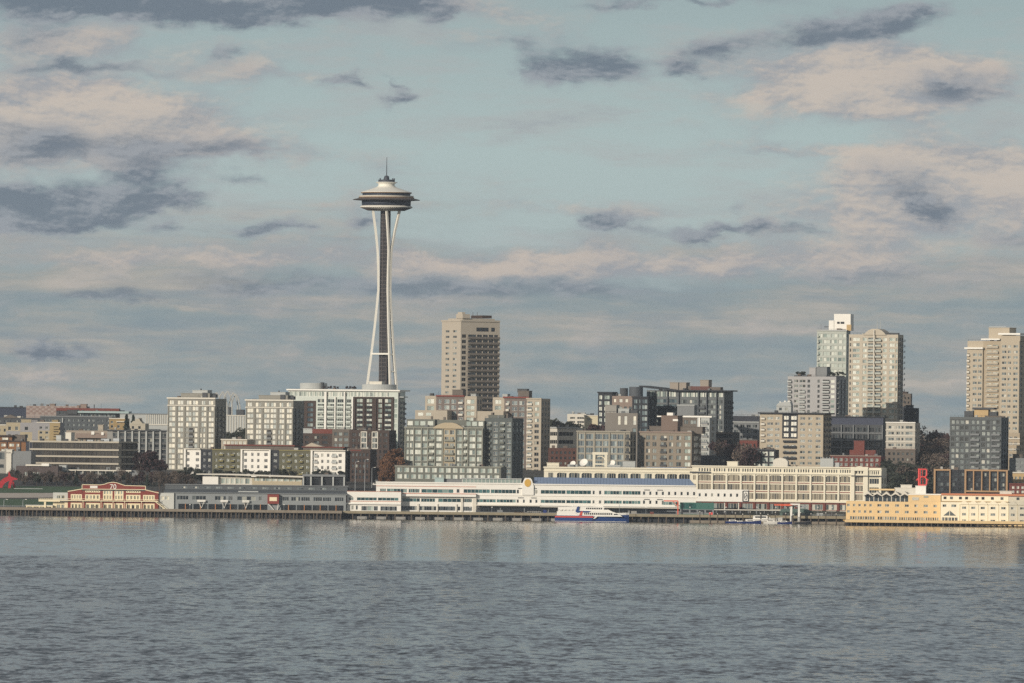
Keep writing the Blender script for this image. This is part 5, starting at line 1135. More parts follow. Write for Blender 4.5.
def car(px, D, m, label, group):
    x = un(px, 475)[0]/F*D; e = thing('parked_car', label, 'car', (x, D, ground(x, D)+.08), R(6), group)
    b = MB(); b.prism([(-.9, .3), (.9, .3), (.9, .85), (.72, .95), (.6, 1.45), (-.6, 1.45), (-.72, .95), (-.9, .85)], -2.1, 2.1, m); b.build('body', e)
    b = MB(); b.box(-.58, .58, -2.13, -2.104, .98, 1.38, G_BLACK); b.build('windscreen', e)
    for sx in (-.8, .8):
        for sy in (-1.3, 1.3):
            b = MB(); b.bar((sx-.1, sy, .3), (sx+.1, sy, .3), .32, BLACKG, 10); b.build('wheel', e)
for i, (px, D) in enumerate(((374.6, 4660), (377, 4690), (379.4, 4725), (382, 4765))): car(px, D, (WHITE, MIDG, WHITE, BLACKG)[i], ('white car parked lowest on the sloping street', 'grey car parked second up the sloping street', 'white car parked third up the sloping street', 'dark car parked highest on the sloping street')[i], 'cars parked up the sloping street')
# ================================================================== waterfront
EB = 1.2
def deck(name, label, cat, x0, x1, D0, D1, top=4.0, m=None, npile=40, edge=None, seed=1):
    """pier deck on piles; piles are parts"""
    xa, xb = px_at(x0, D0), px_at(x1, D0); e = thing(name, label, cat, ((xa+xb)/2, D0, 0)); w = (xb-xa)/2; d = D1-D0
    b = MB(); b.box(-w, w, 0, d, top-.7, top, m or TIMB); b.build('deck', e)
    b = MB(); b.box(-w, w, -.35, -.004, top-EB, top+.25, edge or TIMB); b.build('edge_beam', e)
    rn = random.Random(seed); pm = []
    for k in range(3):
        q = MB(); q.bar((0, 0, -2), (.1*(k-1), 0, top-.7), .34+.05*k, PILE, 7); pm.append(q.mesh('pile'))
    for i in range(npile):
        link('pile', pm[i % 3], e, (-w+.6+(2*w-1.2)*i/(npile-1)+rn.uniform(-.4, .4), rn.uniform(.2, 1.4), 0))
    b = MB(); b.quad([(-w, 3.5, -2), (w, 3.5, -2), (w, 3.5, top-.7), (-w, 3.5, top-.7)], BLACKG); b.build('underdeck_shade', e)  # charcoal sheet behind the piles paints the shade under the deck
    return e
deck('pier', 'long timber pier on dark piles carrying the red hall and grey shed', 'pier', -30, 342, 4432, 4450, npile=96)
deck('wharf', 'long low wharf on concrete footings in front of the white terminal', 'wharf', 343, 846, 4436, 4452, m=CONC, npile=60, edge=mat('wharf_edge', (146, 136, 114), .95, .3))

# red pier hall
p = Bld('pier_hall', 'dark red pier hall with cream trim, an arched parapet and the number 70', 'hall', 68, 158.4, None, 491, 4441, 0, REDP, xref=113, depth=7, base=4.0, parapet=.3, yref=500)
CRT = mat('cream_trim', (236, 222, 186), .75, .05)
up = rows(495, 500, 1, 1)
groups = [(70.8, 81.8), (85.2, 100), (103, 112.4), (114.4, 123.4), (126, 140.4), (143, 154.6)]
for (x0, x1) in groups: p.panel(x0, x1, 494.6, 500.4, CRT); p.panel(x0, x1, 503.2, 512, CRT)
for (x0, x1) in groups[1:5]: p.panel(x0, x1, 489.8, 492.6, CRT)
for (x0, x1) in groups: n = 4 if x1-x0 > 10 else 3; p.win(cols(x0+.4, x1-.4, n, .6), [(495.6, 499.4)], G_MIX, CRT, 2); p.win(cols(x0+.4, x1-.4, n-1, .62), [(504.6, 509.4)], G_DARK, CRT, 2)
for (x0, x1) in (groups[1], groups[4]): p.win(cols(x0+.6, x1-.6, 6, .5), [(490.4, 492.2)], G_DARK, CRT)
for (x0, x1) in (groups[2], groups[3]): p.panel(x0, x1, 490, 500.4, CRT); p.win(cols(x0+.4, x1-.4, 3, .6), [(490.8, 494.2)], G_PALE, CRT)
par = [(82, 492), (82, 484.9), (100, 485), (104, 484.4), (108, 482.9), (112.6, 482.2), (117, 482.8), (121, 484.2), (125, 485.4), (145.4, 485.7), (145.4, 492)]
p.prism('parapet', REDP, [(x, min(y, 489.6)) for x, y in par], -.25, 1.2)
b = MB()
for (q, r_) in zip(par, par[1:]):
    b.bar((p.u(q[0]), -.3, p.z(min(q[1], 489.4))), (p.u(r_[0]), -.3, p.z(min(r_[1], 489.4))), .24, CRT, 4)
b.box(p.u(82), p.u(145.4), -.5, -.26, p.z(489.6), p.z(489.0), CRT)
b.build('parapet_trim', p.e)
p.prism('sloping_parapet', REDP, [(68, 494), (68, 492.2), (82, 489.6), (82, 494)], -.2, .8); p.prism('sloping_parapet', REDP, [(145.4, 494), (145.4, 489.8), (158.4, 492.8), (158.4, 494)], -.2, .8)
b = MB(); b.bar((p.u(67.6), -.3, p.z(491.9)), (p.u(82), -.3, p.z(489.3)), .28, CRT, 4); b.bar((p.u(145.4), -.3, p.z(489.5)), (p.u(158.8), -.3, p.z(492.5)), .28, CRT, 4); b.build('cornice', p.e)
p.boxes('sign_panel', WHITE, [(90, 97.4, 485.9, 488.4, -.4, -.26)])
def letters(parent, text, m, x, y, z, h, ext=.06):
    cu = bpy.data.curves.new('lettering', 'FONT'); cu.body = text; cu.size = h/0.7; cu.extrude = ext; cu.align_x = 'CENTER'; cu.offset = .01
    tmp = bpy.data.objects.new('tmp', cu); COL.objects.link(tmp); dg = bpy.context.evaluated_depsgraph_get(); me = bpy.data.meshes.new_from_object(tmp.evaluated_get(dg)); bpy.data.objects.remove(tmp)
    me.name = 'lettering'; me.materials.clear(); me.materials.append(m); o = bpy.data.objects.new('lettering', me); COL.objects.link(o); o.parent = parent; o.location = (x, y, z); o.rotation_euler = (math.pi/2, 0, 0); return o
letters(p.e, '70', WHITE, p.u(113), -.34, p.z(489.0), 2.6)
p.boxes('balcony', CRT, [(60, 158.4, 500.6, 501.4, -1.8, -.004)]); p.boxes('rail', CRT, [(60, 158.4, 498.9, 499.2, -1.8, -1.7)] + [(60+2.8*k, 60.25+2.8*k, 499.2, 500.6, -1.8, -1.7) for k in range(36)]); p.boxes('balcony_post', CRT, [(x, x+.5, 501.4, 512, -1.8, -1.5) for x in (83, 101, 113, 124.6, 141.4)])
b = MB(); b.bar((p.u(154.6), -1.6, p.z(500.4)), (p.u(169), -1.6, p.z(511.4)), .3, CRT, 4); b.bar((p.u(154.6), -1.6, p.z(498.6)), (p.u(169), -1.6, p.z(509.6)), .12, CRT, 4); b.build('stair', p.e)
p.done_()
GRC = mat('pale_grey_clapboard', (196, 196, 188), .8, .06)
a = Bld('pier_annex', 'pale grey annex joined to the left end of the red pier hall', 'annex', 53, 67.8, None, 492.6, 4442, 0, GRC, depth=7, base=4.0, parapet=.3, yref=500)
a.panel(53, 68, 502, 512, CRT); a.win([(57, 60.4), (61.6, 64.6)], [(495.4, 498.8), (504.6, 508.8)], G_MIX, CRT, 2); a.done_()
a = Bld('pier_annex', 'pale grey annex with outside stair at the right end of the red hall', 'annex', 158.8, 174, None, 493, 4442, 0, GRC, depth=7, base=4.0, parapet=.3, yref=500)
a.win([(160.8, 164), (165.4, 169)], [(496.4, 499.6)], G_LIT, CRT, 2); a.win([(160.4, 164.4)], [(505, 509)], G_DARK, CRT, 2); a.done_()
a = Bld('skybridge', 'narrow white walkway on posts reaching left from the red hall', 'walkway', 38.6, 60, None, 499.4, 4439, 0, CRT, depth=2.0, base=pt(50, 501.6, 4439).z, parapet=.2, yref=500)
a.boxes('post', CRT, [(44, 46, 501.6, 512.6, .4, 1.4)]); a.boxes('rail', CRT, [(38.6, 60, 498.3, 498.6, -.1, -.02)] + [(38.6+2*k, 38.8+2*k, 498.6, 499.4, -.1, -.02) for k in range(11)]); a.done_()
a = Bld('glass_shelter', 'long low white framed glass shelter on the pier left of the red hall', 'shelter', 26, 52.6, None, 505.4, 4440, 0, CRT, depth=2.5, base=4.0, parapet=.2, yref=508)
a.win(cols(26.8, 52, 4, .86), [(506.6, 508.6)], G_DARK, CRT, 2); a.boxes('roof_plate', WHITE, [(25.4, 53, 505, 505.5, -.4, 2.8)]); a.done_()
def rail(name, label, x0, x1, D, z0, n):
    xa, xb = px_at(x0, D), px_at(x1, D); e = thing(name, label, 'railing', (xa, D, z0)); b = MB(); L = xb-xa
    b.bar((0, 0, 1.1), (L, 0, 1.1), .09, STEEL, 4); b.bar((0, 0, .6), (L, 0, .6), .06, STEEL, 4); b.build('handrail', e); b = MB()
    for i in range(n+1): b.bar((L*i/n, 0, 0), (L*i/n, 0, 1.1), .07, STEEL, 4)
    b.build('post', e)
rail('pier_railing', 'thin metal railing along the open left end of the pier', -14, 25, 4433, 4.0, 22)
rail('pier_railing', 'thin metal railing on the wharf between the green canopy and the yellow hotel', 812, 844, 4438, 4.0, 16)
for px, yt in ((4, 500), (23, 500)): lamp(px, yt, 4472, 'grey twin post lamp on the lower lawn by the pier', group='lamps on the lower lawn')

# grey pier shed
SH = mat('shed_grey', (138, 142, 142), .85, .08); SHR = mat('shed_roof', (92, 96, 98), .8, .1)
s = Bld('pier_shed', 'long grey pier shed with dark open bays, hanging white balconies and a clerestory', 'shed', 173.8, 346, None, 493.2, 4443, 0, SH, xref=260, depth=36, base=4.0, parapet=.2, yref=500)
s.win([(177, 188.6), (192.4, 206), (215, 226), (228.6, 232.6), (237.4, 255.6), (259, 262), (280.8, 289), (291.4, 300.4), (301.4, 310), (313.6, 322), (323, 331.4), (335, 343.6)], [(496.6, 500.6)], G_DARK, PALEG, 4)
bays = cols(178, 268, 12, .88) + cols(280.6, 344, 8, .9)
s.win(bays, [(504.6, 511)], G_BLACK, BLACKG, 2, hole=True)
s.boxes('orange_post', mat('orange_post', (176, 122, 78), .8, .1), [(x1+.1, x1+.8, 504.4, 512.6, -.3, -.003) for i, (x0, x1) in enumerate(bays) if i % 2 == 0])
for x0, x1 in ((197.4, 205.6), (220.6, 228), (242.4, 249.4)):
    q = MB(); q.box(s.u(x0), s.u(x1), -1.6, -.004, s.z(502.6), s.z(501.8), WHITE); q.box(s.u(x0), s.u(x1), -1.6, -1.5, s.z(501.6), s.z(500.4), WHITE)
    q.bar((s.u(x0+1.4), -1.4, s.z(502.4)), (s.u((x0+x1)/2), -.1, s.z(508.6)), .16, WHITE, 4); q.bar((s.u(x1-1.4), -1.4, s.z(502.4)), (s.u((x0+x1)/2), -.1, s.z(508.6)), .16, WHITE, 4); q.build('balcony', s.e)
bb = s.boxes('projecting_bay', REDP, [(267.6, 279, 494.2, 503.6, -2.4, -.004)]); s.boxes('sign_panel', CRT, [(269.6, 277, 497, 500.8, -2.5, -2.404)], bb)
q = MB(); q.bar((s.u(268.4), -2, s.z(503.6)), (s.u(276), -.3, s.z(511.6)), .25, WHITE, 4); q.bar((s.u(278.4), -2, s.z(503.6)), (s.u(277), -.3, s.z(511.6)), .25, WHITE, 4); q.build('brace', bb)
q = MB(); z0, z1, z2 = s.H+.05, s.zd(490.0, 13), s.zd(485.6, 13); u0, u1 = s.u(164), s.W+.5
q.quad([(u0, -.8, z0), (u1, -.8, z0), (u1, 13, z1), (u0, 13, z1)], SHR); q.quad([(u0, -.8, z0-.3), (u0, -.8, z0), (u0, 13, z1), (u0, 13, z0-.3)], SHR); q.quad([(u1, -.8, z0-.3), (u1, 13, z0-.3), (u1, 13, z1), (u1, -.8, z0)], SHR); q.quad([(u0, -.8, z0-.3), (u1, -.8, z0-.3), (u1, -.8, z0), (u0, -.8, z0)], SH)
q.build('sloping_roof', s.e)
q = MB(); zc = z2; q.box(u0, u1, 13, 22, z0, zc, SHR); q.box(u0-.4, u1+.4, 12.4, 22.6, zc, zc+.35, MIDG); q.build('clerestory', s.e)
for k in range(14):
    xx = s.u(180+11.6*k); me, sx, sz = window_mesh(3.6, 1.1, G_MIX, MIDG, 3); w_ = link('clerestory_window', me, s.e, (xx, 12.68, z1+.45)); w_.scale = (sx, 1, sz)
s.boxes('roof_hatch', PALEG, [(238, 258, 491.2, 493.4, 3, 6)]); s.done_()

# ---------------------------------------------------------------- market building with arcades, behind
MK = mat('market_cream', (226, 218, 196), .8, .06)
m_ = Bld('arcade_building', 'long cream building with a row of low arches above the blue roof', 'arcade', 544, 698, None, 468, 4560, 4, MK, xref=620, yref=474, depth=18)
ar = [(548.4, 553.4), (557, 566.6), (569, 579.8), (581.6, 592), (594.4, 605.4), (606.8, 616), (618, 628.2), (630.4, 641), (655, 665), (667, 677.2), (679, 690)]
m_.win(ar, [(473.4, 480)], G_DARK, MK, 4); m_.win([(644.6, 652)], [(473.4, 480)], G_MIX, MK, 3)
b = MB()
for x0, x1 in ar[1:]:
    n = 8; u0, u1 = m_.u(x0), m_.u(x1); zt = m_.z(472.9); dz = m_.z(472.9)-m_.z(474.8)
    for sgn in (0, 1):
        pts = [(u0, zt)] if sgn == 0 else [(u1, zt)]
        for k in range(n+1):
            t = math.pi/2*k/n; cx_ = u0+(u1-u0)/2*(1-math.cos(t)) if sgn == 0 else u1-(u1-u0)/2*(1-math.cos(t)); pts.append((cx_, zt-dz+dz*math.sin(t)))
        b.prism(pts, -.12, -.005, MK)
b.build('arch_spandrel', m_.e); m_.boxes('cornice', MK, [(543.4, 698, 467.4, 468.8, -.8, .4), (543.6, 698, 471.4, 472, -.4, -.003)])
m_.pen('stair_house', MK, 546.6, 558.6, 463.4, 468, 2, 8); m_.boxes('solar_array', BLUER, [(646, 686, 466.8, 468.6, 3, 8)])
m_.pen('rooftop_unit', PALEG, 622, 634.6, 461, 468, 4, 9); m_.boxes('rooftop_duct', PALEG, [(607, 620, 465, 468, 3, 6), (567, 577, 465, 468, 4, 7)])
tw = MB(); T = lambda x0, x1, t0, t1: tw.box(m_.u(x0), m_.u(x1), 3, 6.6, m_.z(t1), m_.z(t0), MK)
T(592.2, 594.8, 455, 468); T(604, 606.8, 455, 468); T(591.8, 607.2, 452.4, 455); T(594.8, 604, 463.6, 465)
for k in range(6):
    t0, t1 = math.pi/2*k/6, math.pi/2*(k+1)/6
    for sg in (-1, 1): tw.bar((m_.u(599.4+sg*4.6*math.cos(t0)), 4.8, m_.z(460-3.6*math.sin(t0))), (m_.u(599.4+sg*4.6*math.cos(t1)), 4.8, m_.z(460-3.6*math.sin(t1))), .35, MK, 4)
tw.build('roof_frame', m_.e)
m_.done_()
def dish(bld, px, py, r_, label):
    e = thing('satellite_dish', label, 'satellite dish', bld.e.matrix_basis @ Vector((bld.u(px), 5, bld.H-bld.parapet)), 0, None); h = bld.z(py)-bld.H+bld.parapet
    b = MB(); b.bar((0, 0, 0), (0, 0, h), .25, STEEL, 6); b.build('mount', e); b = MB(); n = 20
    rings = [(r_*k/5, .35*r_*(k/5)**2) for k in range(6)]
    ax = Vector((-.35, -.75, .55)).normalized(); ux = ax.orthogonal().normalized(); uy = ax.cross(ux)
    for (ra, da), (rb, db) in zip(rings, rings[1:]):
        for k in range(n):
            t0, t1 = 2*math.pi*k/n, 2*math.pi*(k+1)/n; f = lambda r0, d0, t: Vector((0, 0, h))+ax*d0+ux*r0*math.cos(t)+uy*r0*math.sin(t)
            b.quad([f(ra, da, t0), f(rb, db, t0), f(rb, db, t1), f(ra, da, t1)], WHITE)
    b.build('reflector', e)
dish(m_, 572.4, 464.6, 1.7, 'leftmost small white satellite dish on the arcade roof'); dish(m_, 583.4, 463.6, 2.4, 'largest white satellite dish left of the open roof frame'); dish(m_, 611.6, 464, 2.0, 'white satellite dish just right of the open roof frame')

k_ = Bld('market_hall', 'long cream three storey market hall with arched top bays over a brick ground floor', 'market hall', 692, 881, 886.5, 467, 4500, 10, MK, xref=787, yref=485)
pil = [696.6, 711.6, 726, 740.3, 754, 768, 781.8, 795.8, 810, 824, 838]
bay = [(a_+1.6, c_-.4) for a_, c_ in zip(pil, pil[1:])] + [(839.6, 850)]
MB_ = glass('glass_beige', [(0, (120, 112, 96)), (.3, (150, 140, 120)), (.55, (96, 92, 84)), (.75, (168, 158, 136)), (.9, (70, 70, 68))], .35, .4)
k_.win(bay, [(475.4, 481.8)], MB_, MK, 5); k_.win(bay, [(484.6, 490.6)], MB_, MK, 5); k_.win(bay, [(493.4, 499.6)], MB_, MK, 5)
k_.win([(855.4, 863)], [(475.6, 481.8), (484.6, 490.6), (493.4, 499.6)], MB_, MK, 4); k_.win([(869.4, 879)], [(477.6, 483), (486.4, 492)], G_DARK, MK, 4)
for x0, x1 in [(a_+1.4, c_-.2) for a_, c_ in zip(pil, pil[1:])] + [(839.4, 851)]: k_.win(cols(x0, x1, 5, .6), [(469, 472.4)], G_DARK, MK)
k_.win(cols(855, 863.6, 3, .6), [(469.4, 473)], G_BLACK, MK); k_.win(cols(869, 879.4, 5, .6), [(470, 473.6)], G_DARK, MK); k_.win([(693, 696)], [(476, 481), (485, 490)], MB_, MK, 2)
k_.panel(690, 852, 502.2, 530, BRICK); k_.win([(a_+.6, c_-.6) for a_, c_ in bay], [(504, 509.6)], G_MIX, MK, 4); k_.win([(a_+3, c_-3) for a_, c_ in bay], [(511.6, 514.6)], G_DARK, BRICK, 3); k_.boxes('awning', OFFW, [(a_+.8, c_-.8, 510.2, 511, -1.8, -.004) for a_, c_ in bay[5:]])
b = MB()
for x0, x1 in bay:
    n = 6; u0, u1 = k_.u(x0), k_.u(x1); zt = k_.z(475.0); dz = k_.z(475.0)-k_.z(477.2)
    for sgn in (0, 1):
        pts = [(u0, zt)] if sgn == 0 else [(u1, zt)]
        for q in range(n+1):
            t = math.pi/2*q/n; cx_ = u0+(u1-u0)/2*(1-math.cos(t)) if sgn == 0 else u1-(u1-u0)/2*(1-math.cos(t)); pts.append((cx_, zt-dz+dz*math.sin(t)))
        b.prism(pts, -.14, -.005, MK)
b.build('arch_spandrel', k_.e)
k_.boxes('pilaster', MK, [(a_-.2, a_+1.4, 474.4, 502, -.6, -.003) for a_ in pil] + [(851, 854.6, 466, 502, -1, -.003), (863.6, 868, 466, 502, -1, -.003), (879.6, 881.4, 469, 502, -.7, -.003)])
k_.boxes('cornice', MK, [(691.4, 851, 466.4, 467.6, -.9, .4), (692, 851, 473.2, 474.2, -.9, -.004), (692, 881, 500.6, 502.2, -.9, -.004), (868, 882, 468.6, 469.4, -.7, .4)]); k_.boxes('dark_cornice', DARKG, [(851.4, 885, 474.6, 475.6, -1.4, -.005), (690, 711, 472.6, 474, -1.3, -.92)])
k_.boxes('red_rail', REDP, [(x0, x1, y, y+.7, -.3, -.004) for x0, x1 in bay + [(855.4, 863)] for y in (482.6, 491.4)])
k_.prism('arched_gable', MK, [(850.8, 470), (850.8, 467.6), (854, 467), (856, 466), (859.4, 465.2), (863, 466), (865, 467), (868, 467.8), (868, 470)], -1.1, 2)
k_.boxes('brick_pier', BRICK, [(a_-.1, a_+1.3, 502.3, 520, -.5, -.003) for a_ in pil]); k_.pen('roof_house', MK, 726, 736.6, 462, 467, 3, 8)
q = MB(); u0, u1 = k_.u(772), k_.u(786.6); q.prism([(u0, k_.z(467.6)), (u0, k_.z(461)), (u0+(u1-u0)*.16, k_.z(458.8)), (u0+(u1-u0)*.5, k_.z(457.8)), (u0+(u1-u0)*.84, k_.z(459)), (u1, k_.z(461.4)), (u1, k_.z(467.6))], 3, 9, OFFW); q.build('barrel_roof', k_.e)
k_.boxes('rooftop_unit', PALEG, [(819, 832, 458, 467, 4, 9), (834, 838, 462, 467, 4, 7)]); k_.boxes('rooftop_frame', STEEL, [(819+3*i_, 819.5+3*i_, 456.6, 458, 4, 9) for i_ in range(5)])
k_.vwin(2, .5, [(477, 483), (486, 492)], G_DARK, MK); k_.done_()

# ---------------------------------------------------------------- white terminal
N1 = Bld('ferry_terminal', 'very long white terminal with ribbon windows, blue roof and round yellow disc sign', 'terminal', 376, 696, None, 484, 4452, 0, WHITE, xref=536, depth=26, base=4.0, parapet=.4, yref=498)
G_T = G_GREEN; rr = [(490, 493.8)]; r2 = [(499.6, 503)]
n = N1
n.win([(380, 386), (387, 407), (408.6, 419.6), (421.4, 453.4)], [(490.3, 494.1)], G_T, WHITE, 6); n.win([(456.6, 459.6)], rr, G_DARK, WHITE); n.win([(463.6, 490), (490.8, 516)], rr, G_T, WHITE, 7)
n.win([(402.4, 420), (421.2, 435.2), (438.4, 461), (462.4, 472)], [(499.6, 503.2)], G_T, WHITE, 5); n.win([(476.6, 496), (496.8, 516)], r2, G_T, WHITE, 6)
sq = [(516.8, 519), (523, 525), (529.6, 532), (535.4, 537.6)]; n.win(sq, rr+r2, G_DARK, WHITE)
n.win([(540.8, 565.6), (566.4, 591), (604.2, 622), (622.8, 640.6)], rr+r2, G_T, WHITE, 6); n.win([(592.6, 594.8), (599, 601.4)], rr+r2, G_DARK, WHITE)
n.win([(643+6.25*i_, 645.3+6.25*i_) for i_ in range(9)], [(490.2, 493.8)], G_DARK, WHITE); n.win([(643+6.25*i_, 645.3+6.25*i_) for i_ in range(4)], [(499.2, 502.8)], G_DARK, WHITE)
n.win([(401, 417), (419.6, 436.4), (438.4, 455.4), (463.6, 472)], [(507.4, 511.6)], G_DARK, STEEL, 7); n.win([(457.6, 460.6)], [(507.4, 511.6)], G_DARK, WHITE)
n.panel(476, 700, 505.6, 513, MIDG); n.win([(478, 500), (501, 524), (525, 548), (549, 590), (592, 628), (630, 676)], [(508, 512.4)], G_BLACK, DARKG, 8)
n.win([(662, 679)], [(500.2, 503.6)], G_T, WHITE, 5)
n.boxes('louvre', DARKG, [(x, x+5.6, y, y+.7, -.25, -.003) for x in (518, 531) for y in (488.2, 497.6)] + [(x, x+5.6, y, y+.7, -.25, -.003) for x in (644, 657) for y in (488.4, 497.8)])
n.boxes('floor_band', WHITE, [(402, 476, 495, 497.6, -2.6, -.004), (476, 697, 495.4, 496, -.4, -.004)]); n.boxes('red_stripe', mat('pale_red_stripe', (190, 120, 96), .8, .05), [(402, 476, 494.4, 495, -2.7, -.004), (376, 476, 487.3, 487.7, -.3, -.003)])
n.boxes('canopy', OFFW, [(476, 540, 505.2, 506.2, -3.5, -.004), (540, 697, 506.2, 507, -4, -.004)]); n.boxes('column', OFFW, [(417.4, 419.2, 505, 513, -.6, -.003), (436.8, 438, 505, 513, -.6, -.003), (455.8, 457.2, 505, 513, -.6, -.003), (461, 463, 497, 513, -.6, -.003), (472.6, 476.4, 497, 513, -.8, -.003)])
n.prism('sign_pylon', WHITE, [(522, 495), (522, 484), (524, 479), (525, 478), (530, 478), (531.6, 479.6), (533.6, 486), (533.6, 495)], -.9, 2.4)
b = MB(); n_ = 28; u0 = n.u(527.5); z0 = n.z(483); r0 = (n.u(531)-n.u(524))/2
b.prism([(u0+r0*.92*math.cos(2*math.pi*i_/n_), z0+r0*1.12*math.sin(2*math.pi*i_/n_)) for i_ in range(n_)], -1.15, -.904, mat('disc_gold', (206, 164, 78), .6, .06)); b.build('disc_sign', n.e)
b = MB(); ua, ub = n.u(534), n.u(695.6); zb = n.H+.02; ze = n.zd(477.2, 12)
b.quad([(ua, -.6, zb), (ub, -.6, zb), (ub-3.2, 12, ze), (ua, 12, ze)], BLUER); b.quad([(ub, -.6, zb), (ub, 24, zb), (ub-3.2, 12, ze)], BLUER); b.quad([(ub, 24, zb), (ua, 24, zb), (ua, 12, ze), (ub-3.2, 12, ze)], BLUER); b.quad([(ua, -.6, zb), (ua, 12, ze), (ua, 24, zb)], WHITE); b.box(ua, ub, -.7, -.602, zb-.5, zb+.12, WHITE)
for i_ in range(50):
    xx = ua+(ub-ua-4)*i_/49; b.bar((xx, -.55, zb+.08), (xx, 11.9, ze+.04), .07, BLUER, 3)
b.build('blue_roof', n.e)
n.boxes('glass_penthouse', G_PALE, [(462, 521, 479.6, 485.2, 3, 14)]); n.boxes('penthouse_roof', PALEG, [(461, 521.6, 478.8, 479.6, 2.4, 15)]); n.boxes('penthouse_mullion', WHITE, [(462+3.9*i_, 462.4+3.9*i_, 479.6, 485, 2.85, 2.996) for i_ in range(16)])
n.pen('grey_penthouse', MIDG, 443, 462, 479.8, 485, 4, 12); n.pen('stair_house', mat('pale_teal_glass', (168, 184, 180), .4, .05), 434.4, 443.6, 478.6, 485, 2, 8)
n.boxes('parapet_cap', WHITE, [(375.6, 534, 483.2, 484.6, -.5, .5)])
n.boxes('ticket_sign', SIGNRED, []) if False else None
n.done_()
w = Bld('terminal_wing', 'lower white wing at the left end of the terminal with a red end sign', 'terminal wing', 347, 401, None, 491.6, 4446, 0, WHITE, depth=5.9, base=4.0, parapet=.3, xref=374, yref=500)
w.win([(348.6, 353.6), (357, 377), (378, 398.6)], [(497.4, 500.6)], G_T, WHITE, 5); w.win([(351.6, 354), (356, 358)], [(505.6, 510)], G_DARK, WHITE); w.win([(361.6, 367), (374, 378)], [(506.2, 510.6)], G_DARK, STEEL, 3); w.win([(367.4, 373.6)], [(506.2, 510.6)], G_PALE, STEEL, 2); w.win([(380.6, 397)], [(506.2, 510.6)], G_DARK, STEEL, 7)
w.boxes('red_stripe', MATS['pale_red_stripe'], [(347, 401, 501.2, 501.6, -.2, -.003), (347, 401, 491.2, 491.6, -.3, .3)]); w.boxes('red_end_sign', REDP, [(344.4, 347, 496, 503, .5, 3)]); w.boxes('floor_band', WHITE, [(344, 401, 503, 504.4, -1.2, -.004)]); w.done_()
x = Bld('terminal_bridge', 'white upper-floor extension of the terminal with a row of small square windows', 'terminal wing', 696.4, 748.4, None, 489.6, 4450, 4, WHITE, depth=12, base=pt(722, 501.6, 4450).z, parapet=.4, xref=722, yref=495)
x.win([(698.6+6.25*i_, 700.9+6.25*i_) for i_ in range(7)], [(493.4, 496.8)], G_DARK, WHITE); x.boxes('end_frame', BLACKG, [(742.4, 743.4, 490.6, 501.2, -.2, -.003), (748, 748.9, 490.6, 501.2, -.2, -.003), (743.4, 748, 490.4, 491.2, -.2, -.004), (743.4, 748, 500.6, 501.4, -.2, -.004)])
b = MB(); cc = Vector((x.u(745.7), -.1, x.z(496)))
for i_ in range(16):
    t0, t1 = 2*math.pi*i_/16, 2*math.pi*(i_+1)/16; b.bar(cc+Vector((.75*math.cos(t0), 0, 1.9*math.sin(t0))), cc+Vector((.75*math.cos(t1), 0, 1.9*math.sin(t1))), .18, DARKG, 4)
b.bar(cc+Vector((-.5, 0, -.8)), cc+Vector((.6, 0, 1.0)), .18, DARKG, 4); b.build('end_emblem', x.e)
x.boxes('column', OFFW, [(a_, a_+1, 501.6, 512.6, 2, 3) for a_ in (700, 712, 724, 738)])
x.done_()
g = Bld('teal_hall', 'teal green glazed hall under the right end of the white terminal', 'hall', 680, 714, None, 502.6, 4447, 0, mat('teal_panel', (66, 108, 98), .6, .08), depth=4.9, base=4.0, parapet=.2, yref=506)
g.win([(681, 696.4)], [(503.6, 508.6)], glass('glass_teal', [(0, (34, 74, 68)), (.4, (46, 96, 88)), (.75, (70, 124, 112))]), MATS['teal_panel'], 4); g.panel(680, 714, 509.4, 514, MIDG); g.win(cols(682, 713, 4, .8), [(510, 512.6)], G_BLACK, DARKG, 4); g.done_()

# low flat canopy of the marina walk
v = Bld('marina_canopy', 'long thin pale flat roof on posts over the marina walk', 'canopy', 714, 782, None, 509.6, 4447, 0, OFFW, depth=5, base=pt(748, 510.4, 4447).z, parapet=.1, xref=748, yref=511)
v.boxes('post', STEEL, [(a_, a_+.5, 510.4, 513.4, .5, 1.0) for a_ in range(716, 782, 8)]); v.done_()
# hotel on the pier
H = Bld('pier_hotel', 'ochre yellow waterfront hotel wing with two rows of small windows and zigzag canopies', 'hotel', 846, 940.4, None, 501.6, 4395, 6, YEL, xref=890, yref=510, depth=22, base=3.0, parapet=.3)
wr = [(504.2, 506.8), (510.6, 513.2)]
H.win([(847.2, 849.8), (853, 855.4), (858.4, 860.8), (864, 866.4), (869.4, 871.8), (877.4, 881.4), (885, 889), (895.2, 899), (904.8, 908.8), (914.4, 917.6), (923.6, 927.8), (933.4, 936.8)], wr, G_MIX, OFFW, 2)
H.win(cols(850, 875, 10, .8), [(516.6, 519.8)], G_MIX, OFFW); H.win(cols(877.6, 897, 8, .8), [(516.6, 519.8)], G_MIX, OFFW); H.win(cols(899, 939, 18, .72), [(517, 521)], G_MIX, OFFW)
H.boxes('glass_rail', G_PALE, [(849, 897.6, 519.9, 521.4, -1.5, -1.4)]); H.boxes('terrace', YEL, [(846, 941, 522, 524.6, -1.8, -.004)])
H.boxes('upper_storey', YEL, [(908, 940.4, 494.4, 501.7, 1, 14)]); H.boxes('upper_window', G_MIX, [(912, 918.6, 497, 500, .8, .996), (923.4, 928, 495.6, 497.2, .8, .996)]); H.boxes('glazed_storey', G_DARK, [(864, 908, 494, 501.6, 5, 12)]); H.boxes('storey_mullion', OFFW, [(864+4.4*i_, 864.8+4.4*i_, 494, 501.6, 4.8, 4.996) for i_ in range(11)])
b = MB()
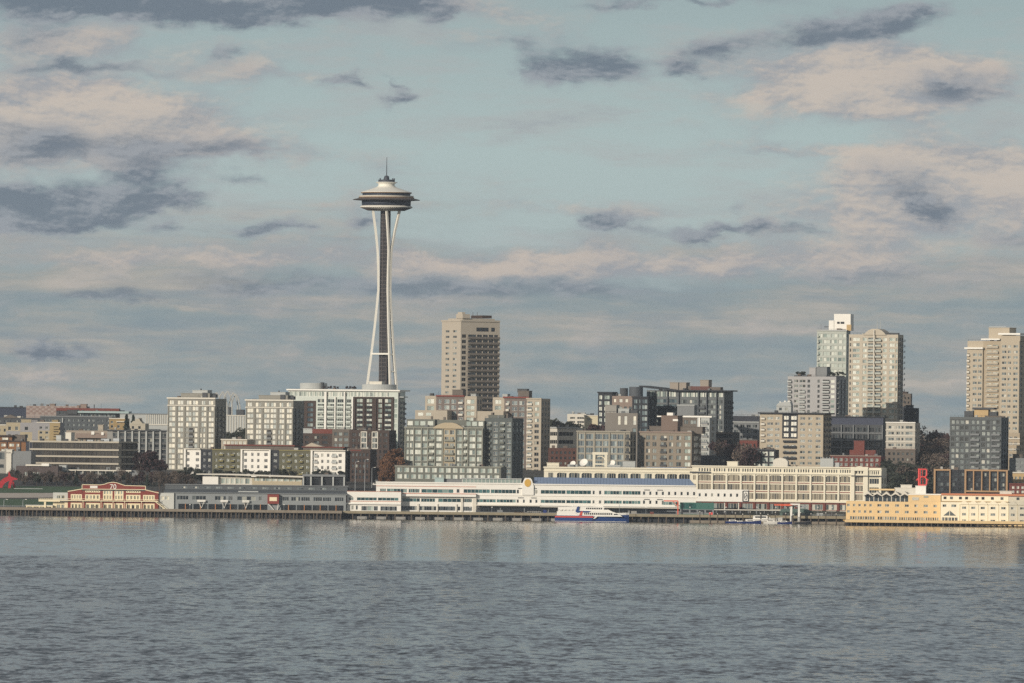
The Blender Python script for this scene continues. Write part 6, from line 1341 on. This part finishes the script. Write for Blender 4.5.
for i_ in range(5):
    x0 = 863+9.2*i_; b.prism([(H.u(x0), H.z(496.4)), (H.u(x0+4.6), H.z(494.0)), (H.u(x0+9.2), H.z(496.4)), (H.u(x0+9.2), H.z(495.6)), (H.u(x0+4.6), H.z(491.4)), (H.u(x0), H.z(495.6))], 1, 12, OFFW)
b.build('zigzag_roof', H.e); H.boxes('yellow_fascia', YEL, [(868, 893, 489, 490.6, 12.4, 14)]); H.pen('roof_house', OFFW, 893, 914, 487.6, 494, 13, 18); H.pen('roof_house', OFFW, 899, 910, 484.6, 488, 14, 18); H.boxes('roof_trim', WHITE, [(908, 941, 493.4, 494.6, .6, 14.4)])
H.pen('sign_base', WHITE, 914.6, 925, 485.4, 494, 6, 10)
H.done_()
def neon():
    o = H; e = thing('rooftop_sign', 'red open tube rooftop sign shaped like a tall letter B', 'sign', o.e.matrix_basis @ Vector((o.u(921.6), 8, o.z(485.4)))); b = MB(); P = lambda x, y: Vector((o.u(x)-o.u(921.6), 0, o.z(y)-o.z(485.4)))
    t = .42
    for (p0, p1, th) in (((917.6, 468.6), (917.6, 485), .55), ((919, 468.6), (919, 485), .35), ((916.6, 469), (925, 469), .5), ((925, 469), (925.6, 470.4), .5), ((925.4, 470.4), (925.4, 475.2), .6), ((925.4, 475.2), (923.4, 476.8), .5), ((923.4, 476.8), (925.6, 478.6), .5), ((925.6, 478.6), (925.6, 483.4), .6), ((925.6, 483.4), (924.8, 484.8), .5), ((917, 484.8), (924.8, 484.8), .5), ((919, 476.6), (923.6, 476.6), .5), ((921.4, 470), (921.4, 475.6), .2), ((921.8, 478), (921.8, 484), .2)):
        b.bar(P(*p0), P(*p1), th*.8, SIGNRED, 6)
    b.build('letter', e)
    b = MB(); b.bar(P(917.4, 479), P(915, 480), .3, SIGNRED, 5); b.bar(P(915, 480), P(917.4, 477.6), .2, SIGNRED, 5); b.bar(P(925.6, 479), P(927.2, 479.6), .3, SIGNRED, 5); b.build('flourish', e)
    b = MB(); [b.bar(P(x_, 485), P(x_, 469), .1, STEEL, 4) for x_ in (920, 924)]; b.build('frame', e)
neon()
IV = mat('hotel_ivory', (244, 232, 204), .8, .05); IV2 = mat('hotel_ivory_shaded', (206, 198, 178), .8, .06)  # greyer copy of the ivory holds the shade of the right end
E = Bld('pier_hotel', 'ivory waterfront hotel wing with scalloped gables and a triangular window', 'hotel', 940.6, 1034, None, 502.4, 4378, 6, IV, xref=980, yref=512, depth=22, base=3.0, parapet=.3)
E.panel(1008.4, 1036, 500, 530, IV2)
bx = [(959.6, 968.6), (968.6, 978), (978, 987.6), (987.6, 998.4), (998.4, 1008.4), (1008.4, 1017.4), (1017.4, 1026.6)]
E.win([(a_+(c_-a_)*.28, a_+(c_-a_)*.72) for a_, c_ in bx], [(506.8, 509.2), (513.2, 515.8), (519.6, 522.2)], G_MIX, OFFW, 2); E.win([(942.6, 946.4), (951.4, 956.2)], [(504.8, 507.4)], G_MIX, OFFW, 2); E.win(cols(941.6, 958, 5, .8), [(517.8, 522.6)], G_DARK, PALEG, 2)
E.prism('triangular_window', G_DARK, [(943.4, 516), (956, 516), (949.6, 510.8)], -.12, -.01); E.boxes('window_bar', IV, [(949.3, 949.9, 511, 516, -.2, -.121)])
b = MB()
for a_, c_ in [(941, 959.4)]*0 + bx:
    pts = [(E.u(a_+.3), E.z(504.6)), (E.u(a_+.3), E.z(503.6))] + [(E.u(a_+.3+(c_-a_-.6)*t_), E.z(503.6-2.4*math.sin(math.pi*t_))) for t_ in (.2, .35, .5, .65, .8)] + [(E.u(c_-.3), E.z(503.6)), (E.u(c_-.3), E.z(504.6))]
    b.prism(pts, -.5, 3, IV if a_ < 1008 else IV2)
b.build('scalloped_gable', E.e); E.boxes('downpipe', MATS['cream_trim'], [(a_-.15, a_+.15, 504, 523, -.25, -.003) for a_, c_ in bx])
E.boxes('upper_storey', IV, [(941, 1008, 495.6, 502.5, 4, 14)]); E.boxes('upper_storey', IV2, [(1008.2, 1034, 496.4, 502.5, 4, 14)]); E.boxes('upper_window', G_DARK, [(a_, a_+2.8, 497, 499.6, 3.85, 3.996) for a_ in (943, 949.4, 958.4, 964.6, 975, 981, 990.4, 1000, 1016)])
E.boxes('roof_edge', mat('terracotta_edge', (198, 130, 96), .8, .08), [(940.6, 1034, 493.8, 495.6, 3.2, 15)]); E.pen('roof_house', OFFW, 999, 1011, 490.6, 494, 6, 12); E.boxes('terrace_trim', TAN, [(941, 1008, 501.4, 502.2, -.3, 3.9)])
E.boxes('terrace', YEL, [(940.6, 1034, 523.4, 525.8, -1.8, -.004)]); E.done_()
deck('hotel_pier', 'low pier of stubby dark piles beneath the yellow and ivory hotel', 'pier', 845, 1036, 4376, 4400, top=2.9, npile=34, edge=YEL, seed=4, m=mat('deck_ochre', (196, 160, 100), .9, .1))
# ================================================================== boats and wharf things
def ferry():
    D = 4424; L = 40.0; x0 = px_at(554.4, D); e = thing('passenger_ferry', 'white passenger ferry with blue hull and red slash stripes moored at the wharf', 'ferry', (x0, D, 0))
    s = L/73.6; U = lambda px: (px-554.4)*s; Zf = lambda py: HC - un(591, py)[1]/F*D
    blue = mat('hull_blue', (40, 68, 122), .4, .06); red = mat('hull_red', (200, 84, 68), .45, .05); wp = mat('boat_white', (236, 232, 222), .4, .04); dkg = G_BLACK
    # lofted hull, bow to the right
    b = MB(); st = []
    for i in range(25):
        t = i/24; x = U(555)+(U(628.6)-U(555))*t; hw = 4.6*min(1, 1.25*(1-t)**.55) if t > .5 else 4.6*min(1, .92+t*.2)
        zt = Zf(515.6)+(.7*max(0, (t-.55)/.45)**1.5); st.append([(x-2.6*max(0, t-.9)*4*0, -hw*.82, -.4), (x, -hw, .5), (x, -hw, zt), (x, hw, zt), (x, hw, .5), (x, hw*.82, -.4)])
    for a_, c_ in zip(st, st[1:]):
        for q in range(5): b.quad([a_[q], c_[q], c_[q+1], a_[q+1]], blue if q != 2 else wp)
    b.quad(st[0][::-1], blue); b.build('hull', e)
    b = MB(); fw = [q_ for q_ in st if q_[0][0] > U(609)]
    for a_, c_ in zip(fw, fw[1:]):
        for k_ in (2, 3):
            p0, p1 = Vector(a_[k_]), Vector(c_[k_]); up = Vector((0, 0, 1.15)); ins = Vector((0, .12 if k_ == 2 else -.12, 0))
            b.quad([p0, p1, p1+up, p0+up], wp); b.quad([p0+ins, p0+ins+up, p1+ins+up, p1+ins], wp); b.quad([p0+up, p1+up, p1+ins+up, p0+ins+up], wp)
    b.build('bulwark', e)
    for k_ in range(4):
        b = MB(); b.bar((U(560+3.4*k_), -3.9, Zf(511)+.35), (U(562+3.4*k_), -3.9, Zf(511)+.35), .38, wp, 10); b.build('liferaft', e)
    b = MB(); b.box(U(555), U(593), -4.72, -4.61, Zf(517.6), Zf(516.2), red); b.prism([(U(593), Zf(518.5)), (U(595.6), Zf(516)), (U(597.6), Zf(516)), (U(594.8), Zf(518.5))], -4.72, -4.61, wp); b.box(U(555), U(626), -4.66, -4.612, .05, .2, wp); b.build('hull_stripe', e)
    b = MB(); b.prism([(U(557), Zf(516.6)), (U(557), Zf(511.6)), (U(574), Zf(510.6)), (U(612), Zf(511.4)), (U(618), Zf(513.4)), (U(622), Zf(516.2))], -4.2, 4.2, wp); mdk = b.build('main_cabin', e)
    b = MB()
    for i in range(15): b.box(U(584+1.9*i), U(585.2+1.9*i), -4.3, -4.204, Zf(514.6), Zf(512.8), dkg)
    b.prism([(U(613.4), Zf(513.6)), (U(616.4), Zf(513.4)), (U(618.4), Zf(514.6)), (U(613.4), Zf(514.6))], -4.28, -4.204, dkg)
    b.build('window', mdk)
    b = MB(); b.prism([(U(558), Zf(511.6)), (U(558), Zf(507.4)), (U(576), Zf(506.4)), (U(603), Zf(506.6)), (U(608), Zf(509.4)), (U(612), Zf(511.4))], -3.6, 3.6, wp); udk = b.build('upper_cabin', e)
    b = MB()
    for i in range(9): b.box(U(586+1.8*i), U(587.2+1.8*i), -3.7, -3.604, Zf(509.2), Zf(507.6), dkg)
    b.prism([(U(603.6), Zf(507.8)), (U(605.2), Zf(507.8)), (U(607.6), Zf(509.4)), (U(603.6), Zf(509.4))], -3.7, -3.604, dkg); b.build('window', udk)
    b = MB(); b.prism([(U(575.4), Zf(511.6)), (U(577), Zf(506.8)), (U(579.2), Zf(506.4)), (U(578.4), Zf(510.8)), (U(591), Zf(511.0)), (U(588), Zf(512.6)), (U(582), Zf(512.4)), (U(577), Zf(512.8))], -4.36, -4.205, blue); b.prism([(U(578.6), Zf(516.4)), (U(580.6), Zf(511.6)), (U(582.6), Zf(511.2)), (U(581.6), Zf(516.4))], -4.42, -4.37, red); b.prism([(U(574), Zf(512)), (U(575), Zf(512)), (U(579.4), Zf(516.4)), (U(577.6), Zf(516.4))], -4.42, -4.37, wp); b.build('livery_mark', e)
    b = MB()
    for i in range(10): b.bar((U(558+1.9*i), -4.1, Zf(511.2)), (U(558+1.9*i), -4.1, Zf(509.9)), .06, STEEL, 4)
    b.bar((U(558), -4.1, Zf(509.9)), (U(576), -4.1, Zf(509.9)), .07, STEEL, 4); b.build('rail', e)
    b = MB(); b.bar((U(598), 0, Zf(506.6)), (U(598), 0, Zf(501.6)), .2, wp, 5); b.prism([(U(593), Zf(506.4)), (U(594.6), Zf(504.6)), (U(601), Zf(504.8)), (U(603), Zf(506.6))], -2.2, 2.2, wp); b.bar((U(596.6), 0, Zf(504.4)), (U(599.6), 0, Zf(504.4)), .3, wp, 4); b.bar((U(619), 0, Zf(516)), (U(619), 0, Zf(504)), .1, STEEL, 5); b.bar((U(572), 0, Zf(507)), (U(574), 0, Zf(503.6)), .2, wp, 5); b.build('mast', e)
ferry()
def boat(px, py, L, D, hull, label, group=None, bow=1, cabin=True, rz=0.0, z=0.0):
    e = thing('motor_boat', label, 'boat', (px_at(px, D), D, z), rz, group); b = MB(); st = []; hw0 = L*.15
    for i in range(13):
        t = i/12; x = bow*(t-.5)*L; hw = hw0*(1 if t < .5 else max(.03, 1-((t-.5)/.5)**2)); zt = L*.11+L*.06*t*t
        st.append([(x, -hw*.6, -.2), (x, -hw, zt), (x, hw, zt), (x, hw*.6, -.2)])
    for a_, c_ in zip(st, st[1:]):
        for q in range(3): b.quad([a_[q], c_[q], c_[q+1], a_[q+1]], hull if q != 1 else WHITE)
    b.quad(st[0], hull); b.build('hull', e)
    if cabin:
        b = MB(); zc = L*.11; b.prism([(bow*-.3*L, zc), (bow*-.28*L, zc+L*.1), (bow*.08*L, zc+L*.1), (bow*.2*L, zc+.02*L)], -hw0*.7, hw0*.7, WHITE); b.build('cabin', e)
        b = MB(); b.box(min(bow*-.24*L, bow*.06*L), max(bow*-.24*L, bow*.06*L), -hw0*.7-.06, -hw0*.7-.004, zc+L*.04, zc+L*.08, G_BLACK); b.build('window', e)
        b = MB(); b.bar((bow*-.1*L, 0, zc+L*.1), (bow*-.12*L, 0, zc+L*.3), .06, STEEL, 4); b.build('mast', e)
    return e
NAVY = mat('navy_hull', (40, 56, 110), .5, .08); HW = MATS['boat_white']
boat(764, 512, 20, 4428, HW, 'large white motor yacht with a raked bow at the marina', None, 1)
boat(734, 518, 9, 4424, NAVY, 'leftmost navy hulled boat in the marina beside the wharf')
boat(741, 519, 7, 4420, NAVY, 'small navy boat second from the left in the marina')
boat(752, 519, 10, 4418, NAVY, 'navy boat moored under the bow of the white yacht')
boat(772, 518, 9, 4420, HW, 'small white boat moored below the green canopy')
boat(785, 520, 8, 4417, MATS['navy_hull'], 'dark boat beside the white boat hoist')
boat(803, 519.6, 9, 4418, BLACKG, 'low black boat at the right end of the marina', None, 1, False)
def hoist():
    D = 4430; x = px_at(795, D); e = thing('boat_hoist', 'tall white gantry boat hoist with an orange boom at the marina', 'boat hoist', (x, D, 0)); z = lambda py: HC-un(795, py)[1]/F*D; s = D/F
    b = MB()
    for dx in (-3.6*s, 4.0*s):
        for dy in (0, 5): b.box(dx-.5, dx+.5, dy-.4, dy+.4, -1, z(504), HW)
    b.build('leg', e)
    b = MB(); b.box(-4.4*s, 5*s, -.5, 5.5, z(505), z(503.6), HW); b.box(-9*s, 12*s, 1, 2, z(507), z(506), STEEL); b.build('crossbeam', e)
    b = MB(); b.prism([(-21*s, z(505.6)), (-21*s, z(504.6)), (-6*s, z(504.2)), (-2*s, z(505)), (-6*s, z(506))], -1.6, -.7, mat('boom_orange', (224, 98, 66), .5, .06)); b.build('boom', e)
hoist()
def crane(px, xr, y0, y1, D, label):
    e = thing('gangway_frame', label, 'gangway', (px_at(px, D), D, 4.0)); s = D/F; h = HC-un(px, y0)[1]/F*D-4.0; b = MB(); m = MATS['boom_orange']; w = (xr-px)*s
    b.bar((w, 0, 0), (w, 0, h), .35, m, 4); b.bar((0, 0, h), (w, 0, h), .4, m, 4); b.build('frame', e); b = MB(); b.bar((w-.1, .6, h*.25), (w*.2, .6, h*.25), .2, STEEL, 4); b.bar((w, 0, h*.6), (w*.6, 0, h), .18, m, 4); b.build('brace', e)
crane(664, 678, 500.8, 512, 4444, 'orange gangway frame standing at the wharf before the teal hall')
c = Bld('canopy_shed', 'green grey tarpaulin canopy shed on the wharf behind the boat hoist', 'shed', 780, 813, None, 511.6, 4446, 0, mat('tarp_green', (88, 104, 98), .7, .1), depth=7, base=4.0, parapet=.2, yref=512)
c.win(cols(782, 812, 5, .8), [(513, 516)], G_BLACK, DARKG, 2); c.prism('sloping_roof', MATS['tarp_green'], [(779, 512), (782, 509), (806, 508.6), (814, 512)], -.8, 7.6); c.done_()
c = Bld('truck_trailer', 'white box trailer parked on the wharf behind the ferry stern', 'trailer', 527, 541.4, None, 511.4, 4441, 0, HW, depth=2.6, base=4.9, parapet=.05, yref=513)
c.boxes('rib', PALEG, [(528+2*k, 528.3+2*k, 511.6, 515, -.06, -.003) for k in range(7)])
for k in (.15, .27, .85):
    b = MB(); b.bar((c.W*k, .05, -.4), (c.W*k, .4, -.4), .5, BLACKG, 10); b.build('wheel', c.e)
c.done_()
c = Bld('equipment_shed', 'brown equipment shed on the wharf left of the white trailer', 'shed', 514, 524, None, 512.4, 4441, 0, mat('shed_brown', (126, 98, 82), .9, .12), depth=3, base=4.0, parapet=.1, yref=514)
c.win([(516, 518), (520, 522)], [(513.4, 515)], G_BLACK, DBROWN); c.boxes('eaves', DBROWN, [(513.6, 524.4, 512, 512.5, -.3, 3.2)]); c.done_()
# floating dock, fenders, bollards and people sized clutter on the wharf
d = deck('floating_dock', 'low floating dock of the marina with mooring piles', 'dock', 690, 846, 4426, 4431, top=1.0, m=CONC, npile=22, seed=9)
mp = MB(); mp.bar((0, 0, -2), (0, 0, 6.2), .22, PILE, 6); mp.bar((0, 0, 6.2), (0, 0, 6.6), .26, WHITE, 6); mm = mp.mesh('mooring_pile')
for i in range(17): tag(link('mooring_pile', mm, None, (px_at(700+8.4*i+(i*5 % 3), 4425), 4425.4, -.3-(i % 3)*.6)), 'slim dark mooring pile with a pale cap along the floating dock', 'mooring pile', 'mooring piles of the floating dock')
fm = MB(); fm.box(-2.6, 2.6, -.2, 1.2, -.8, 1.3, CONC); fm.box(-1.8, 1.8, -.5, -.21, -.8, .9, CONC); fmm = fm.mesh('footing')
for i in range(14): tag(link('concrete_footing', fmm, None, (px_at(362+19.4*i, 4434), 4434.6, 0)), 'pale concrete footing under the wharf in front of the white terminal', 'footing', 'concrete footings under the wharf')
def post_lamp(px, yt, D, label, group): 
    x = px_at(px, D); h = HC-un(px, yt)[1]/F*D-4.0; e = thing('wharf_lamp', label, 'lamp post', (x, D, 4.0), 0, group); b = MB(); b.bar((0, 0, 0), (0, 0, h), .12, STEEL, 5, .08); b.build('pole', e); b = MB(); b.box(-.35, .35, -.3, .3, h, h+.35, WHITE); b.build('lamp_head', e)
for i, px in enumerate((190, 284, 470, 492, 646, 690, 726, 757, 776, 818, 832)): post_lamp(px, 505 if i < 2 else 507.5, 4437.4, 'slim grey lamp post on the wharf edge', 'lamp posts along the wharf edge')
# loose gear standing on the wharf
def crate(px, w, h, D, m, name, label, cat):
    e = thing(name, label, cat, (px_at(px, D), D, 4.25)); b = MB(); b.box(-w/2, w/2, 0, 1.4, 0, h, m); b.build('body', e); b = MB(); b.box(-w/2-.05, w/2+.05, -.05, 1.45, h, h+.12, DARKG); b.build('lid', e)
for i, (px, w, h, m, nm, lab, ct) in enumerate(((478, 2.2, 1.2, DARKG, 'rubbish_bin', 'dark rubbish bin on the wharf under the start of the terminal canopy', 'bin'), (500, 3, 1.3, MIDG, 'storage_box', 'grey storage box on the wharf left of the brown equipment shed', 'box'), (545, 1.8, 1.6, NAVY, 'rubbish_bin', 'blue rubbish bin on the wharf right of the white trailer', 'bin'), (634, 3, 1.5, CONC, 'storage_box', 'pale storage box on the wharf just off the ferry bow', 'box'), (652, 2, 1.2, BRICK, 'storage_box', 'reddish storage box on the wharf left of the orange gangway frame', 'box'), (700, 3.2, 1.5, MIDG, 'storage_box', 'grey storage box on the wharf in front of the teal hall', 'box'), (711, 2, 1.3, SIGNRED, 'storage_box', 'bright red storage box at the right end of the teal hall', 'box'), (820, 3.4, 1.5, PALEG, 'storage_box', 'pale storage box right of the green canopy shed', 'box'), (832, 2.2, 1.4, DBROWN, 'storage_box', 'brown storage box on the wharf nearest the yellow hotel', 'box'))): crate(px, w, h, 4440 if px < 700 else 4438.5, m, nm, lab, ct)
# people on the pier deck, tiny figures
def person(px, D, zb, top, legs, label):
    x = px_at(px, D); b = MB(); o = bpy.data.meshes.new('person')
    vs = [(0, 0, .92), (0, 0, 1.2), (0, 0, 1.42), (0, 0, 1.52), (0, 0, 1.68), (.1, 0, .88), (.13, .05, .48), (.14, .0, .06), (-.1, 0, .88), (-.12, -.06, .48), (-.14, 0, .06), (.2, 0, 1.4), (.26, .02, 1.12), (.25, -.08, .88), (-.2, 0, 1.4), (-.26, .02, 1.12), (-.25, -.08, .88)]
    es = [(0, 1), (1, 2), (2, 3), (3, 4), (0, 5), (5, 6), (6, 7), (0, 8), (8, 9), (9, 10), (2, 11), (11, 12), (12, 13), (2, 14), (14, 15), (15, 16)]
    o.from_pydata(vs, es, []); ob = bpy.data.objects.new('person', o); COL.objects.link(ob); ob.location = (x, D, zb)
    sk = ob.modifiers.new('s', 'SKIN'); rr = [.15, .15, .17, .065, .11, .1, .075, .055, .1, .075, .055, .08, .055, .045, .08, .055, .045]
    for v_, r_ in zip(o.skin_vertices[0].data, rr): v_.radius = (r_, r_)
    o.skin_vertices[0].data[0].use_root = True
    ob.modifiers.new('u', 'SUBSURF').levels = 1
    o.materials.append(top); tag(ob, label, 'person', 'people on the pier'); return ob
for i, (px, lab) in enumerate(((10.4, 'person in dark clothes standing at the pier railing'), (72.6, 'person in dark clothes before the left bay of the red hall'), (95, 'person in dark clothes before the second bay of the red hall'), (133, 'person in dark clothes walking before the right part of the red hall'))):
    person(px, 4434.4, 4.0, BLACKG, DARKG, lab)
# ------------------------------------------------------------------ sea haze between the shores
def haze():
    m = bpy.data.materials.new('sea_haze'); m.use_nodes = True; nt = m.node_tree; nt.nodes.clear()
    o = nt.nodes.new('ShaderNodeOutputMaterial'); v = nt.nodes.new('ShaderNodeVolumePrincipled')
    v.inputs['Color'].default_value = (0.74, 0.84, 0.96, 1); v.inputs['Density'].default_value = HAZE_D; v.inputs['Anisotropy'].default_value = 0.0
    nt.links.new(v.outputs[0], o.inputs['Volume'])
    b = MB(); b.box(-3300, 3300, -700, 9600, -6, 262, m); h = b.build('haze', kind='stuff'); h.display_type = 'WIRE'
haze()
